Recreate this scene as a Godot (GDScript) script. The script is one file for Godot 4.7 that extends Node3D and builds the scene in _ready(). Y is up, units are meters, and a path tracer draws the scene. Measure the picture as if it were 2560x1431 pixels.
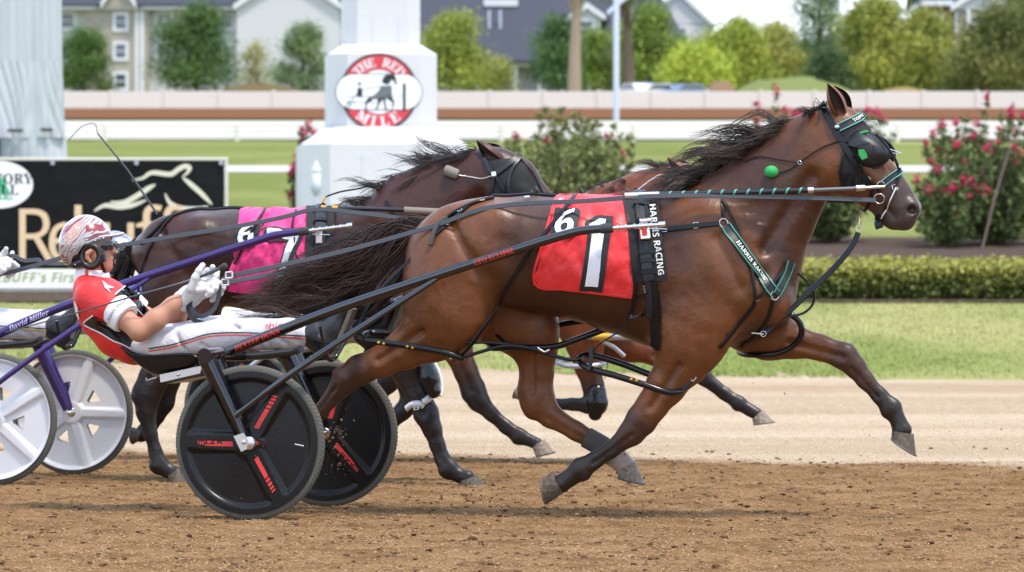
extends Node3D

# ---------------------------------------------------------------- lens of the photograph: 181.7 mm on a 24 mm high sensor
const F := 10832.0                      # focal length in photograph pixels (2560 wide)
const EYE := Vector3(0, 1.0, 19.1)
const YAW := 0.235                      # the race heads a little towards the camera
var M := {}                             # materials
var taken := {}
var rng := RandomNumberGenerator.new()

# ---------------------------------------------------------------- mesh collector
class Geo:
	var v := PackedVector3Array()
	var n := PackedVector3Array()
	var t := PackedVector2Array()
	var c := PackedColorArray()
	var ix := PackedInt32Array()
	var col := Color(1, 1, 1)
	func put(p: Vector3, nn: Vector3, u := Vector2.ZERO) -> int:
		v.append(p); n.append(nn); t.append(u); c.append(col)
		return v.size() - 1
	func face(pts: Array, uvs: Array = []) -> void:          # a flat convex face
		var nn: Vector3 = (pts[1] - pts[0]).cross(pts[2] - pts[0])
		if nn.length_squared() < 1e-16 and pts.size() > 3:
			nn = (pts[2] - pts[0]).cross(pts[3] - pts[0])
		nn = nn.normalized()
		var b := v.size()
		for i in pts.size():
			put(pts[i], nn, uvs[i] if uvs.size() else Vector2.ZERO)
		for i in range(1, pts.size() - 1):
			ix.append_array(PackedInt32Array([b, b + i, b + i + 1]))
	func grid(rows: Array, smooth := true, close_u := false) -> void:   # rows of points, smooth normals
		var b := v.size()
		var h := rows.size()
		var w: int = rows[0].size()
		for j in h:
			for i in w:
				var r: PackedVector3Array = rows[j]
				var il := (i - 1 + w) % w if close_u else maxi(i - 1, 0)
				var ir := (i + 1) % w if close_u else mini(i + 1, w - 1)
				var du: Vector3 = r[ir] - r[il]
				var dv: Vector3 = rows[mini(j + 1, h - 1)][i] - rows[maxi(j - 1, 0)][i]
				put(r[i], du.cross(dv).normalized(), Vector2(float(i) / maxi(1, w - 1), float(j) / maxi(1, h - 1)))
		for j in h - 1:
			for i in (w if close_u else w - 1):
				var a := b + j * w + i
				var a2 := b + j * w + (i + 1) % w
				ix.append_array(PackedInt32Array([a, a2, a + w, a2, a2 + w, a + w]))
	func tube(pts: Array, r, sides := 8, cap := true, squash := 1.0, up := Vector3.ZERO) -> void:   # r a number or a list
		var m := pts.size()
		if m < 2: return
		var rings := []
		var side := Vector3.ZERO
		for i in m:
			var d: Vector3 = (pts[mini(i + 1, m - 1)] - pts[maxi(i - 1, 0)]).normalized()
			if i == 0:
				side = up if up != Vector3.ZERO else (Vector3.UP if absf(d.y) < 0.9 else Vector3.RIGHT)
			side = (side - d * side.dot(d))
			side = side.normalized() if side.length() > 1e-6 else d.cross(Vector3(0.3, 0.5, 0.8)).normalized()
			var s2 := d.cross(side)
			var rr: float = r[i] if r is Array or r is PackedFloat32Array else r
			var ring := PackedVector3Array()
			for k in sides:
				var a := TAU * k / sides
				ring.append(pts[i] + side * (cos(a) * rr) + s2 * (sin(a) * rr * squash))
			rings.append(ring)
		var b := v.size()
		for i in m:
			var mid: Vector3 = pts[i]
			for k in sides:
				put(rings[i][k], (rings[i][k] - mid).normalized(), Vector2(float(k) / sides, float(i) / (m - 1)))
		for i in m - 1:
			for k in sides:
				var a0 := b + i * sides + k
				var a1 := b + i * sides + (k + 1) % sides
				ix.append_array(PackedInt32Array([a0, a1, a0 + sides, a1, a1 + sides, a0 + sides]))
		if cap:
			for e in [0, m - 1]:
				var nn: Vector3 = ((pts[0] - pts[1]) if e == 0 else (pts[m - 1] - pts[m - 2])).normalized()
				var cb := put(pts[e], nn)
				for k in sides:
					put(rings[e][k], nn)
				for k in sides:
					ix.append_array(PackedInt32Array([cb, cb + 1 + k, cb + 1 + (k + 1) % sides]))
	func ribbon(pts: Array, ns: Array, width, thick := 0.004) -> void:    # a strap: box section laid along points with normals
		var m := pts.size()
		if m < 2: return
		var rows := [PackedVector3Array(), PackedVector3Array(), PackedVector3Array(), PackedVector3Array()]
		for i in m:
			var d: Vector3 = (pts[mini(i + 1, m - 1)] - pts[maxi(i - 1, 0)]).normalized()
			var nn: Vector3 = ns[i]
			var s := d.cross(nn).normalized()
			nn = s.cross(d).normalized()
			var w: float = (width[i] if width is Array else width) * 0.5
			rows[0].append(pts[i] + s * w)
			rows[1].append(pts[i] + s * w * 0.86 + nn * thick)
			rows[2].append(pts[i] - s * w * 0.86 + nn * thick)
			rows[3].append(pts[i] - s * w)
		for k in 3:
			strip(rows[k], rows[k + 1])
		strip(rows[3], rows[0])
		face([rows[0][0], rows[1][0], rows[2][0], rows[3][0]])
		face([rows[0][m - 1], rows[1][m - 1], rows[2][m - 1], rows[3][m - 1]])
	func strip(a: PackedVector3Array, b2: PackedVector3Array) -> void:
		var b := v.size()
		for i in a.size():
			var d := a[mini(i + 1, a.size() - 1)] - a[maxi(i - 1, 0)]
			var nn := d.cross(b2[i] - a[i]).normalized()
			put(a[i], nn, Vector2(0, float(i) / a.size())); put(b2[i], nn, Vector2(1, float(i) / a.size()))
		for i in a.size() - 1:
			var k := b + i * 2
			ix.append_array(PackedInt32Array([k, k + 1, k + 2, k + 1, k + 3, k + 2]))
	func box(at: Transform3D, s: Vector3, bevel := 0.0) -> void:
		var h := s * 0.5
		var e := minf(bevel, minf(h.x, minf(h.y, h.z)) * 0.9)
		for ax in 3:
			for sg in [-1.0, 1.0]:
				var u := (ax + 1) % 3
				var w := (ax + 2) % 3
				var q := []
				for k in [[-1, -1], [1, -1], [1, 1], [-1, 1]]:
					var p := Vector3.ZERO
					p[ax] = h[ax] * sg; p[u] = (h[u] - e) * k[0]; p[w] = (h[w] - e) * k[1]
					q.append(at * p)
				face(q)
		if e > 0.0:
			for ax in 3:
				var u := (ax + 1) % 3
				var w := (ax + 2) % 3
				for k in [[-1, -1], [1, -1], [1, 1], [-1, 1]]:
					var q := []
					for j in [[-1, 0], [1, 0], [1, 1], [-1, 1]]:
						var p := Vector3.ZERO
						p[ax] = (h[ax] - e) * j[0]
						p[u] = (h[u] - (e if j[1] == 0 else 0.0)) * k[0]
						p[w] = (h[w] - (0.0 if j[1] == 0 else e)) * k[1]
						q.append(at * p)
					face(q)
			for sx in [-1, 1]:
				for sy in [-1, 1]:
					for sz in [-1, 1]:
						var g := Vector3(sx, sy, sz)
						face([at * (g * (h - Vector3(0, e, e))), at * (g * (h - Vector3(e, 0, e))), at * (g * (h - Vector3(e, e, 0)))])
	func lathe(profile: Array, at: Transform3D, sides := 24, smooth := true) -> void:   # profile of Vector2(radius, height) about y
		var m := profile.size()
		var b := v.size()
		for j in m:
			var d: Vector2 = (profile[mini(j + 1, m - 1)] - profile[maxi(j - 1, 0)])
			for k in sides + 1:
				var a := TAU * k / sides
				var p: Vector2 = profile[j]
				put(at * Vector3(cos(a) * p.x, p.y, sin(a) * p.x), (at.basis * Vector3(cos(a) * d.y, -d.x, sin(a) * d.y)).normalized(), Vector2(float(k) / sides, float(j) / (m - 1)))
		for j in m - 1:
			for k in sides:
				var a0 := b + j * (sides + 1) + k
				ix.append_array(PackedInt32Array([a0, a0 + 1, a0 + sides + 1, a0 + 1, a0 + sides + 2, a0 + sides + 1]))
	func ball(at: Transform3D, seg := 12) -> void:
		var prof := []
		for i in seg + 1:
			var a := -PI / 2 + PI * i / seg
			prof.append(Vector2(maxf(cos(a), 0.0001), sin(a)))
		lathe(prof, at, seg * 2)
	func poly(pts: PackedVector2Array, at: Transform3D, depth := 0.0) -> void:   # a flat outline in xy, with thickness towards -z
		var tri := Geometry2D.triangulate_polygon(pts)
		for z in ([0.0, -depth] if depth > 0.0 else [0.0]):
			var b := v.size()
			var nn := (at.basis * Vector3(0, 0, 1 if z == 0.0 else -1)).normalized()
			for p in pts:
				put(at * Vector3(p.x, p.y, z), nn, p)
			for i in tri:
				ix.append(b + i)
		if depth > 0.0:
			for i in pts.size():
				var p := pts[i]
				var q := pts[(i + 1) % pts.size()]
				face([at * Vector3(p.x, p.y, 0), at * Vector3(q.x, q.y, 0), at * Vector3(q.x, q.y, -depth), at * Vector3(p.x, p.y, -depth)])
	func mesh() -> ArrayMesh:
		for i in range(0, ix.size(), 3):
			var a := ix[i]; var b := ix[i + 1]; var d := ix[i + 2]
			if (v[b] - v[a]).cross(v[d] - v[a]).dot(n[a] + n[b] + n[d]) > 0.0:
				ix[i + 1] = d; ix[i + 2] = b
		var a := []
		a.resize(Mesh.ARRAY_MAX)
		a[Mesh.ARRAY_VERTEX] = v; a[Mesh.ARRAY_NORMAL] = n; a[Mesh.ARRAY_TEX_UV] = t; a[Mesh.ARRAY_COLOR] = c; a[Mesh.ARRAY_INDEX] = ix
		var m := ArrayMesh.new()
		if v.size(): m.add_surface_from_arrays(Mesh.PRIMITIVE_TRIANGLES, a)
		return m

# ---------------------------------------------------------------- an implicit body of tapered capsules, meshed with surface nets
class Flesh:
	var a := PackedVector3Array(); var b := PackedVector3Array()
	var ra := PackedFloat32Array(); var rb := PackedFloat32Array()
	var sa := PackedFloat32Array(); var sb := PackedFloat32Array()     # sideways stretch: in-plane radius over sideways radius
	var k := PackedFloat32Array()
	var ca := PackedColorArray(); var cb := PackedColorArray()
	var cut := PackedByteArray()
	var lo: Vector3; var cell := 0.01; var nx := 0; var ny := 0; var nz := 0
	var fld := PackedFloat32Array()
	func bone(p: Vector3, q: Vector3, r1: float, w1: float, r2: float, w2: float, c1: Color, c2: Color, blend := 0.02, carve := false) -> void:
		a.append(p); b.append(q); ra.append(r1); rb.append(r2); sa.append(r1 / w1); sb.append(r2 / w2)
		ca.append(c1); cb.append(c2); k.append(blend); cut.append(1 if carve else 0)
	func chain(st: Array, blend := 0.02, carve := false) -> void:      # stations: [point, radius, sideways radius, colour]
		if st.size() == 1:
			bone(st[0][0], st[0][0] + Vector3(0.001, 0, 0), st[0][1], st[0][2], st[0][1], st[0][2], st[0][3], st[0][3], blend, carve)
		for i in st.size() - 1:
			bone(st[i][0], st[i + 1][0], st[i][1], st[i][2], st[i + 1][1], st[i + 1][2], st[i][3], st[i + 1][3], blend, carve)
	func one(i: int, p: Vector3) -> float:
		var d := b[i] - a[i]
		var e := p - a[i]
		var tt := clampf((e.x * d.x + e.y * d.y + e.z * d.z) / (d.x * d.x + d.y * d.y + d.z * d.z), 0.0, 1.0)
		var s := sa[i] + (sb[i] - sa[i]) * tt
		e -= d * tt
		e.z *= s
		var l := e.length() - (ra[i] + (rb[i] - ra[i]) * tt)
		return l / s if s > 1.0 else l
	func eval(p: Vector3, list: PackedInt32Array) -> float:
		var d := 1.0
		for i in list:
			var x := one(i, p)
			var kk := k[i]
			if cut[i]:
				x = -x
				var h2 := maxf(kk - absf(d - x), 0.0)
				d = maxf(d, x) + h2 * h2 / (4.0 * kk)
			else:
				var h := maxf(kk - absf(d - x), 0.0)
				d = minf(d, x) - h * h / (4.0 * kk)
		return d
	func tone(p: Vector3, list: PackedInt32Array) -> Color:
		var sw := 0.0
		var cc := Color(0, 0, 0)
		for i in list:
			if cut[i]: continue
			var w := exp(-maxf(one(i, p) + 0.005, 0.0) * 90.0) + 1e-9
			var d := b[i] - a[i]
			var tt := clampf((p - a[i]).dot(d) / d.length_squared(), 0.0, 1.0)
			cc += ca[i].lerp(cb[i], tt) * w
			sw += w
		return Color(cc.r / sw, cc.g / sw, cc.b / sw)
	func build(g: Geo, size: float, keep = null) -> void:
		cell = size
		lo = Vector3(1e9, 1e9, 1e9)
		var hi := -lo
		var rm := PackedFloat32Array()
		for i in a.size():
			var r := maxf(maxf(ra[i], ra[i] / sa[i]), maxf(rb[i], rb[i] / sb[i]))
			rm.append(r)
			lo = lo.min(a[i] - Vector3.ONE * r).min(b[i] - Vector3.ONE * r)
			hi = hi.max(a[i] + Vector3.ONE * r).max(b[i] + Vector3.ONE * r)
		const N := 5
		lo -= Vector3.ONE * cell * 3.0
		var ext := hi - lo + Vector3.ONE * cell * 3.0
		var bx := int(ceil(ext.x / (cell * N))); var by := int(ceil(ext.y / (cell * N))); var bz := int(ceil(ext.z / (cell * N)))
		nx = bx * N + 1; ny = by * N + 1; nz = bz * N + 1
		fld.resize(nx * ny * nz); fld.fill(1.0)
		var blocks := []
		var rad := cell * N * 0.8661
		for kz in bz:
			for ky in by:
				for kx in bx:
					var mid := lo + Vector3(kx + 0.5, ky + 0.5, kz + 0.5) * (cell * N)
					var list := PackedInt32Array()
					for i in a.size():
						var q := Geometry3D.get_closest_point_to_segment(mid, a[i], b[i])
						if q.distance_to(mid) < rm[i] + rad + k[i] + 0.01: list.append(i)
					if list.is_empty(): continue
					var dm := eval(mid, list)
					if absf(dm) > rad * 1.6 + 0.012:
						if dm < 0.0:
							for z in range(kz * N, kz * N + N + 1):
								for y in range(ky * N, ky * N + N + 1):
									for x in range(kx * N, kx * N + N + 1):
										fld[(z * ny + y) * nx + x] = dm
						continue
					blocks.append([kx, ky, kz, list])
		for bl in blocks:
			var list: PackedInt32Array = bl[3]
			for z in range(bl[2] * N, bl[2] * N + N + 1):
				for y in range(bl[1] * N, bl[1] * N + N + 1):
					var row := (z * ny + y) * nx
					for x in range(bl[0] * N, bl[0] * N + N + 1):
						fld[row + x] = eval(lo + Vector3(x, y, z) * cell, list)
		var vert := {}
		var sx := 1; var sy := nx; var sz := nx * ny
		var corner := PackedInt32Array([0, sx, sy, sx + sy, sz, sz + sx, sz + sy, sz + sx + sy])
		var first := g.v.size()
		for bl in blocks:
			for z in range(bl[2] * N, bl[2] * N + N):
				for y in range(bl[1] * N, bl[1] * N + N):
					for x in range(bl[0] * N, bl[0] * N + N):
						var at := z * sz + y * sy + x
						var f0 := fld[at]; var f1 := fld[at + sx]; var f2 := fld[at + sy]; var f3 := fld[at + sx + sy]
						var f4 := fld[at + sz]; var f5 := fld[at + sz + sx]; var f6 := fld[at + sz + sy]; var f7 := fld[at + sz + sx + sy]
						var neg := int(f0 < 0.0) + int(f1 < 0.0) + int(f2 < 0.0) + int(f3 < 0.0) + int(f4 < 0.0) + int(f5 < 0.0) + int(f6 < 0.0) + int(f7 < 0.0)
						if neg == 0 or neg == 8: continue
						var s := Vector3.ZERO
						var m := 0
						if (f0 < 0.0) != (f1 < 0.0): s += Vector3(f0 / (f0 - f1), 0, 0); m += 1
						if (f2 < 0.0) != (f3 < 0.0): s += Vector3(f2 / (f2 - f3), 1, 0); m += 1
						if (f4 < 0.0) != (f5 < 0.0): s += Vector3(f4 / (f4 - f5), 0, 1); m += 1
						if (f6 < 0.0) != (f7 < 0.0): s += Vector3(f6 / (f6 - f7), 1, 1); m += 1
						if (f0 < 0.0) != (f2 < 0.0): s += Vector3(0, f0 / (f0 - f2), 0); m += 1
						if (f1 < 0.0) != (f3 < 0.0): s += Vector3(1, f1 / (f1 - f3), 0); m += 1
						if (f4 < 0.0) != (f6 < 0.0): s += Vector3(0, f4 / (f4 - f6), 1); m += 1
						if (f5 < 0.0) != (f7 < 0.0): s += Vector3(1, f5 / (f5 - f7), 1); m += 1
						if (f0 < 0.0) != (f4 < 0.0): s += Vector3(0, 0, f0 / (f0 - f4)); m += 1
						if (f1 < 0.0) != (f5 < 0.0): s += Vector3(1, 0, f1 / (f1 - f5)); m += 1
						if (f2 < 0.0) != (f6 < 0.0): s += Vector3(0, 1, f2 / (f2 - f6)); m += 1
						if (f3 < 0.0) != (f7 < 0.0): s += Vector3(1, 1, f3 / (f3 - f7)); m += 1
						var p := lo + (Vector3(x, y, z) + s / m) * cell
						if keep != null and not keep.call(p): continue
						var gr := Vector3(f1 + f3 + f5 + f7 - f0 - f2 - f4 - f6, f2 + f3 + f6 + f7 - f0 - f1 - f4 - f5, f4 + f5 + f6 + f7 - f0 - f1 - f2 - f3)
						g.col = tone(p, bl[3])
						vert[at] = g.put(p, gr.normalized())
		g.col = Color.WHITE
		for at in vert:
			var f0 := fld[at] < 0.0
			if f0 != (fld[at + sx] < 0.0): quad(g, vert, at, at - sy, at - sy - sz, at - sz)
			if f0 != (fld[at + sy] < 0.0): quad(g, vert, at, at - sx, at - sx - sz, at - sz)
			if f0 != (fld[at + sz] < 0.0): quad(g, vert, at, at - sx, at - sx - sy, at - sy)
		# normals from the faces, smoother than the cells' own
		var acc := PackedVector3Array(); acc.resize(g.v.size() - first)
		for i in range(0, g.ix.size(), 3):
			if g.ix[i] < first: continue
			var p0 := g.ix[i]; var p1 := g.ix[i + 1]; var p2 := g.ix[i + 2]
			var fn := (g.v[p1] - g.v[p0]).cross(g.v[p2] - g.v[p0])
			if fn.dot(g.n[p0]) < 0.0: fn = -fn
			acc[p0 - first] += fn; acc[p1 - first] += fn; acc[p2 - first] += fn
		for i in acc.size():
			if acc[i].length_squared() > 0.0: g.n[first + i] = acc[i].normalized()
	func build_into(o: Node3D, size: float, m: Material, add: Callable) -> void:
		var g := Geo.new()
		build(g, size)
		add.call("body", g, m, o)
	func quad(g: Geo, vert: Dictionary, p: int, q: int, r: int, s: int) -> void:
		if vert.has(q) and vert.has(r) and vert.has(s):
			g.ix.append_array(PackedInt32Array([vert[p], vert[q], vert[r], vert[p], vert[r], vert[s]]))
	func at(p: Vector3) -> float:                                      # field by interpolation
		var q := (p - lo) / cell
		var x := int(floor(q.x)); var y := int(floor(q.y)); var z := int(floor(q.z))
		if x < 0 or y < 0 or z < 0 or x >= nx - 1 or y >= ny - 1 or z >= nz - 1: return 1.0
		var i := (z * ny + y) * nx + x
		var fx := q.x - x; var fy := q.y - y; var fz := q.z - z
		var s := nx * ny
		return lerpf(lerpf(lerpf(fld[i], fld[i + 1], fx), lerpf(fld[i + nx], fld[i + nx + 1], fx), fy), lerpf(lerpf(fld[i + s], fld[i + s + 1], fx), lerpf(fld[i + s + nx], fld[i + s + nx + 1], fx), fy), fz)
	func slope(p: Vector3) -> Vector3:
		var e := cell * 1.2
		return Vector3(at(p + Vector3(e, 0, 0)) - at(p - Vector3(e, 0, 0)), at(p + Vector3(0, e, 0)) - at(p - Vector3(0, e, 0)), at(p + Vector3(0, 0, e)) - at(p - Vector3(0, 0, e))).normalized()
	func strike(from: Vector3, dir: Vector3, reach: float) -> Vector3:  # first skin met along a ray; INF when none
		var step := cell * 0.7
		var t0 := 0.0
		var before := 1.0
		while t0 < reach:
			var f := at(from + dir * t0)
			if f < 0.0:
				if t0 == 0.0: return from
				return from + dir * (t0 - step * f / (f - before))
			before = f
			t0 += step
		return Vector3.INF
	func leave(from: Vector3, dir: Vector3, reach: float) -> Vector3:   # where a ray from inside comes out
		var step := cell * 0.5
		var t0 := 0.0
		while t0 < reach and at(from + dir * t0) < 0.0: t0 += step
		return from + dir * t0

# ---------------------------------------------------------------- things
func numbered(called: String) -> String:
	taken[called] = taken.get(called, -1) + 1
	return called if taken[called] == 0 else "%s_%03d" % [called, taken[called]]

func tag(o: Node, label: String, category: String, group := "") -> Node:
	o.set_meta("label", label); o.set_meta("category", category)
	if group: o.set_meta("group", group)
	return o

func thing(called: String, label: String, category: String, at: Transform3D, group := "") -> Node3D:
	var o := Node3D.new()
	o.name = numbered(called)
	add_child(o)
	o.transform = at
	tag(o, label, category, group)
	return o

func part(called: String, g, m: Material, parent: Node, kind := "") -> MeshInstance3D:
	var o := MeshInstance3D.new()
	var n := {}
	o.name = called
	var count := 0
	while parent.has_node(NodePath(String(o.name))):
		count += 1
		o.name = "%s_%03d" % [called, count]
	o.mesh = g.mesh() if g is Geo else g
	o.material_override = m
	if kind: o.set_meta("kind", kind)
	parent.add_child(o)
	return o

func structure(called: String, g, m: Material) -> MeshInstance3D:
	var o := MeshInstance3D.new()
	o.name = numbered(called)
	o.mesh = g.mesh() if g is Geo else g
	o.material_override = m
	o.set_meta("kind", "structure")
	add_child(o)
	return o

func many(called: String, mesh: Mesh, m: Material, where: Array, tints: Array, parent: Node, kind := "stuff") -> MultiMeshInstance3D:
	var mm := MultiMesh.new()
	mm.transform_format = MultiMesh.TRANSFORM_3D
	mm.use_colors = tints.size() > 0
	mm.mesh = mesh
	mm.instance_count = where.size()
	for i in where.size():
		mm.set_instance_transform(i, where[i])
		if tints.size(): mm.set_instance_color(i, tints[i])
	var o := MultiMeshInstance3D.new()
	o.name = numbered(called) if parent == self else called
	o.multimesh = mm
	o.material_override = m
	if kind: o.set_meta("kind", kind)
	parent.add_child(o, true)
	return o

func B(px: float, py: float, d: float) -> Vector3:                      # a place seen at photograph pixel px, py, d metres off
	return Vector3((px - 1280.0) * d / F, EYE.y - (py - 715.5) * d / F, EYE.z - d)

func rise(d: float) -> float:                                           # height of the infield d metres from the camera
	return maxf(0.0, 0.0522 * d - 2.365)

func G(px: float, d: float) -> Vector3:
	return Vector3((px - 1280.0) * d / F, rise(d), EYE.z - d)

func frame(o: Vector3) -> Transform3D:                                  # local axes of one racer: x ahead, y up, z to its near side
	return Transform3D(Basis(Vector3.UP, -YAW), o)

func curve(pts: Array, per := 6) -> Array:                              # Catmull-Rom through points (Vector2 or Vector3)
	var out := []
	var m := pts.size()
	for i in m - 1:
		var p0 = pts[maxi(i - 1, 0)]; var p1 = pts[i]; var p2 = pts[i + 1]; var p3 = pts[mini(i + 2, m - 1)]
		for j in per:
			var s := float(j) / per
			out.append(0.5 * ((2.0 * p1) + (p2 - p0) * s + (2.0 * p0 - 5.0 * p1 + 4.0 * p2 - p3) * s * s + (3.0 * p1 - p0 - 3.0 * p2 + p3) * s * s * s))
	out.append(pts[m - 1])
	return out

func noise(f: float, seed_: int, octaves := 4) -> FastNoiseLite:
	var n := FastNoiseLite.new()
	n.seed = seed_
	n.frequency = f
	n.fractal_octaves = octaves
	return n

func ntex(size: int, f: float, seed_: int, lo := Color.BLACK, hi := Color.WHITE, mid = null, normal := 0.0) -> NoiseTexture2D:
	var t := NoiseTexture2D.new()
	t.width = size; t.height = size
	t.seamless = true
	t.noise = noise(f, seed_, 5)
	if normal > 0.0:
		t.as_normal_map = true
		t.bump_strength = normal
	else:
		var gr := Gradient.new()
		gr.set_color(0, lo); gr.set_color(1, hi)
		if mid != null: gr.add_point(0.5, mid)
		t.color_ramp = gr
	return t

func lin(r: float, g: float, b: float) -> Color:
	return Color(r, g, b).linear_to_srgb()

func mat(called: String, c: Color, rough := 0.6, metal := 0.0, spec := 0.5) -> StandardMaterial3D:   # c is a linear base colour
	var m := StandardMaterial3D.new()
	m.resource_name = called
	m.albedo_color = c.linear_to_srgb()
	m.roughness = rough
	m.metallic = metal
	m.metallic_specular = spec
	M[called] = m
	return m

func bumpy(m: StandardMaterial3D, tex: Texture2D, scale: float, strength := 1.0, world := false) -> StandardMaterial3D:
	m.uv1_triplanar = true
	m.uv1_world_triplanar = world
	m.uv1_scale = Vector3.ONE * scale
	m.normal_enabled = true
	m.normal_texture = tex
	m.normal_scale = strength
	return m

# flat lettering: triangles of a TextMesh scaled to a cap height, its middle at the origin
func letters(s: String, height: float, serif := false, bold := true, slant := 0.0) -> Array:
	var f := SystemFont.new()
	f.font_names = PackedStringArray(["Droid Serif" if serif else "Droid Sans"])
	f.font_weight = 700 if bold else 400
	var tm := TextMesh.new()
	tm.font = f
	tm.font_size = 64
	tm.pixel_size = 1.0 / 46.0
	tm.depth = 0.0
	tm.text = s
	tm.curve_step = 1.5
	var arr := tm.surface_get_arrays(0)
	var p: PackedVector3Array = arr[Mesh.ARRAY_VERTEX]
	var idx = arr[Mesh.ARRAY_INDEX]
	var tris := []
	var order: PackedInt32Array = idx if idx != null else PackedInt32Array(range(p.size()))
	var y0 := 1e9; var y1 := -1e9; var x0 := 1e9; var x1 := -1e9
	for q in p:
		x0 = minf(x0, q.x); x1 = maxf(x1, q.x); y0 = minf(y0, q.y); y1 = maxf(y1, q.y)
	for i in order:
		var q := Vector2(p[i].x - (x0 + x1) * 0.5, p[i].y - (y0 + y1) * 0.5) * height
		q.x += q.y * slant
		tris.append(q)
	return tris

# print flat triangles on a surface: map turns (x, y) into [point, normal]
func print_on(g: Geo, tris: Array, map: Callable, edge := 0.03) -> void:
	var i := 0
	while i + 2 < tris.size():
		bend(g, tris[i], tris[i + 1], tris[i + 2], map, edge, 0)
		i += 3

func bend(g: Geo, a: Vector2, b: Vector2, c: Vector2, map: Callable, edge: float, deep: int) -> void:
	var l := maxf(a.distance_to(b), maxf(b.distance_to(c), c.distance_to(a)))
	if l > edge and deep < 5:
		if a.distance_to(b) == l: bend(g, a, (a + b) / 2, c, map, edge, deep + 1); bend(g, (a + b) / 2, b, c, map, edge, deep + 1)
		elif b.distance_to(c) == l: bend(g, a, b, (b + c) / 2, map, edge, deep + 1); bend(g, a, (b + c) / 2, c, map, edge, deep + 1)
		else: bend(g, a, b, (a + c) / 2, map, edge, deep + 1); bend(g, (a + c) / 2, b, c, map, edge, deep + 1)
		return
	var k := g.v.size()
	for q in [a, b, c]:
		var r: Array = map.call(q)
		g.put(r[0], r[1])
	g.ix.append_array(PackedInt32Array([k, k + 1, k + 2]))

func outline(pts: PackedVector2Array) -> Array:                         # triangles of a flat outline
	var out := []
	for i in Geometry2D.triangulate_polygon(pts): out.append(pts[i])
	return out

func flat(at: Transform3D) -> Callable:
	return func(q: Vector2): return [at * Vector3(q.x, q.y, 0), at.basis.z.normalized()]
func _ready() -> void:
	rng.seed = 7
	# camera, sky, sun, exposure
	var cam := Camera3D.new()
	cam.name = "camera"
	cam.near = 0.5; cam.far = 2500.0
	var lens := CameraAttributesPhysical.new()
	lens.frustum_focal_length = 181.66
	lens.exposure_aperture = 7.6
	lens.frustum_focus_distance = 18.75
	lens.frustum_near = 0.5; lens.frustum_far = 2500.0
	add_child(cam)
	cam.attributes = lens
	cam.fov = 7.558
	cam.position = EYE
	cam.current = true
	var env := Environment.new()
	env.tonemap_mode = Environment.TONE_MAPPER_LINEAR
	env.tonemap_exposure = 1.4
	env.background_mode = Environment.BG_SKY
	var sm := ProceduralSkyMaterial.new()
	sm.sky_top_color = Color(0.62, 0.72, 0.86)
	sm.sky_horizon_color = Color(0.86, 0.90, 0.95)
	sm.sky_curve = 0.18
	sm.sky_energy_multiplier = 1.25
	sm.ground_bottom_color = Color(0.32, 0.27, 0.2)
	sm.ground_horizon_color = Color(0.62, 0.62, 0.58)
	sm.sun_angle_max = 18.0
	sm.sky_cover = cloud_cover()
	sm.sky_cover_modulate = Color(1, 1, 1, 0.5)
	env.sky = Sky.new()
	env.sky.sky_material = sm
	env.sdfgi_enabled = true; env.ssao_enabled = true; env.ssil_enabled = true
	var we := WorldEnvironment.new()
	we.name = "environment"
	we.environment = env
	add_child(we)
	var sun := DirectionalLight3D.new()
	sun.name = "sun"
	sun.light_color = Color(1.0, 0.955, 0.89)
	sun.light_energy = 1.0
	sun.light_angular_distance = 7.0
	sun.shadow_enabled = true
	add_child(sun)
	sun.look_at_from_position(Vector3(6, 22, 8), Vector3.ZERO)
	materials()
	# the setting
	track_and_lawn()
	infield()
	far_fences()
	far_buildings()
	far_trees()
	finish_post()
	banner()
	tent()
	bushes()
	# the race
	sulkies()
	horses()
	drivers()
	loose_dirt()

func cloud_cover() -> ImageTexture:
	var im := Image.create(512, 256, false, Image.FORMAT_RGBAF)
	var n := noise(0.9, 4, 5)
	for y in 256:
		var el := (0.5 - (y + 0.5) / 256.0) * PI
		for x in 512:
			var az := x / 512.0 * TAU
			var dir := Vector3(cos(az) * cos(el), sin(el), sin(az) * cos(el))
			var q := dir / (absf(dir.y) + 0.25)
			var s := clampf(n.get_noise_3d(q.x * 1.3, q.y, q.z * 1.3) * 1.6 + 0.55, 0.0, 1.0)
			im.set_pixel(x, y, Color(0.9, 0.91, 0.93, s * s * (3.0 - 2.0 * s)))
	return ImageTexture.create_from_image(im)

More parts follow.
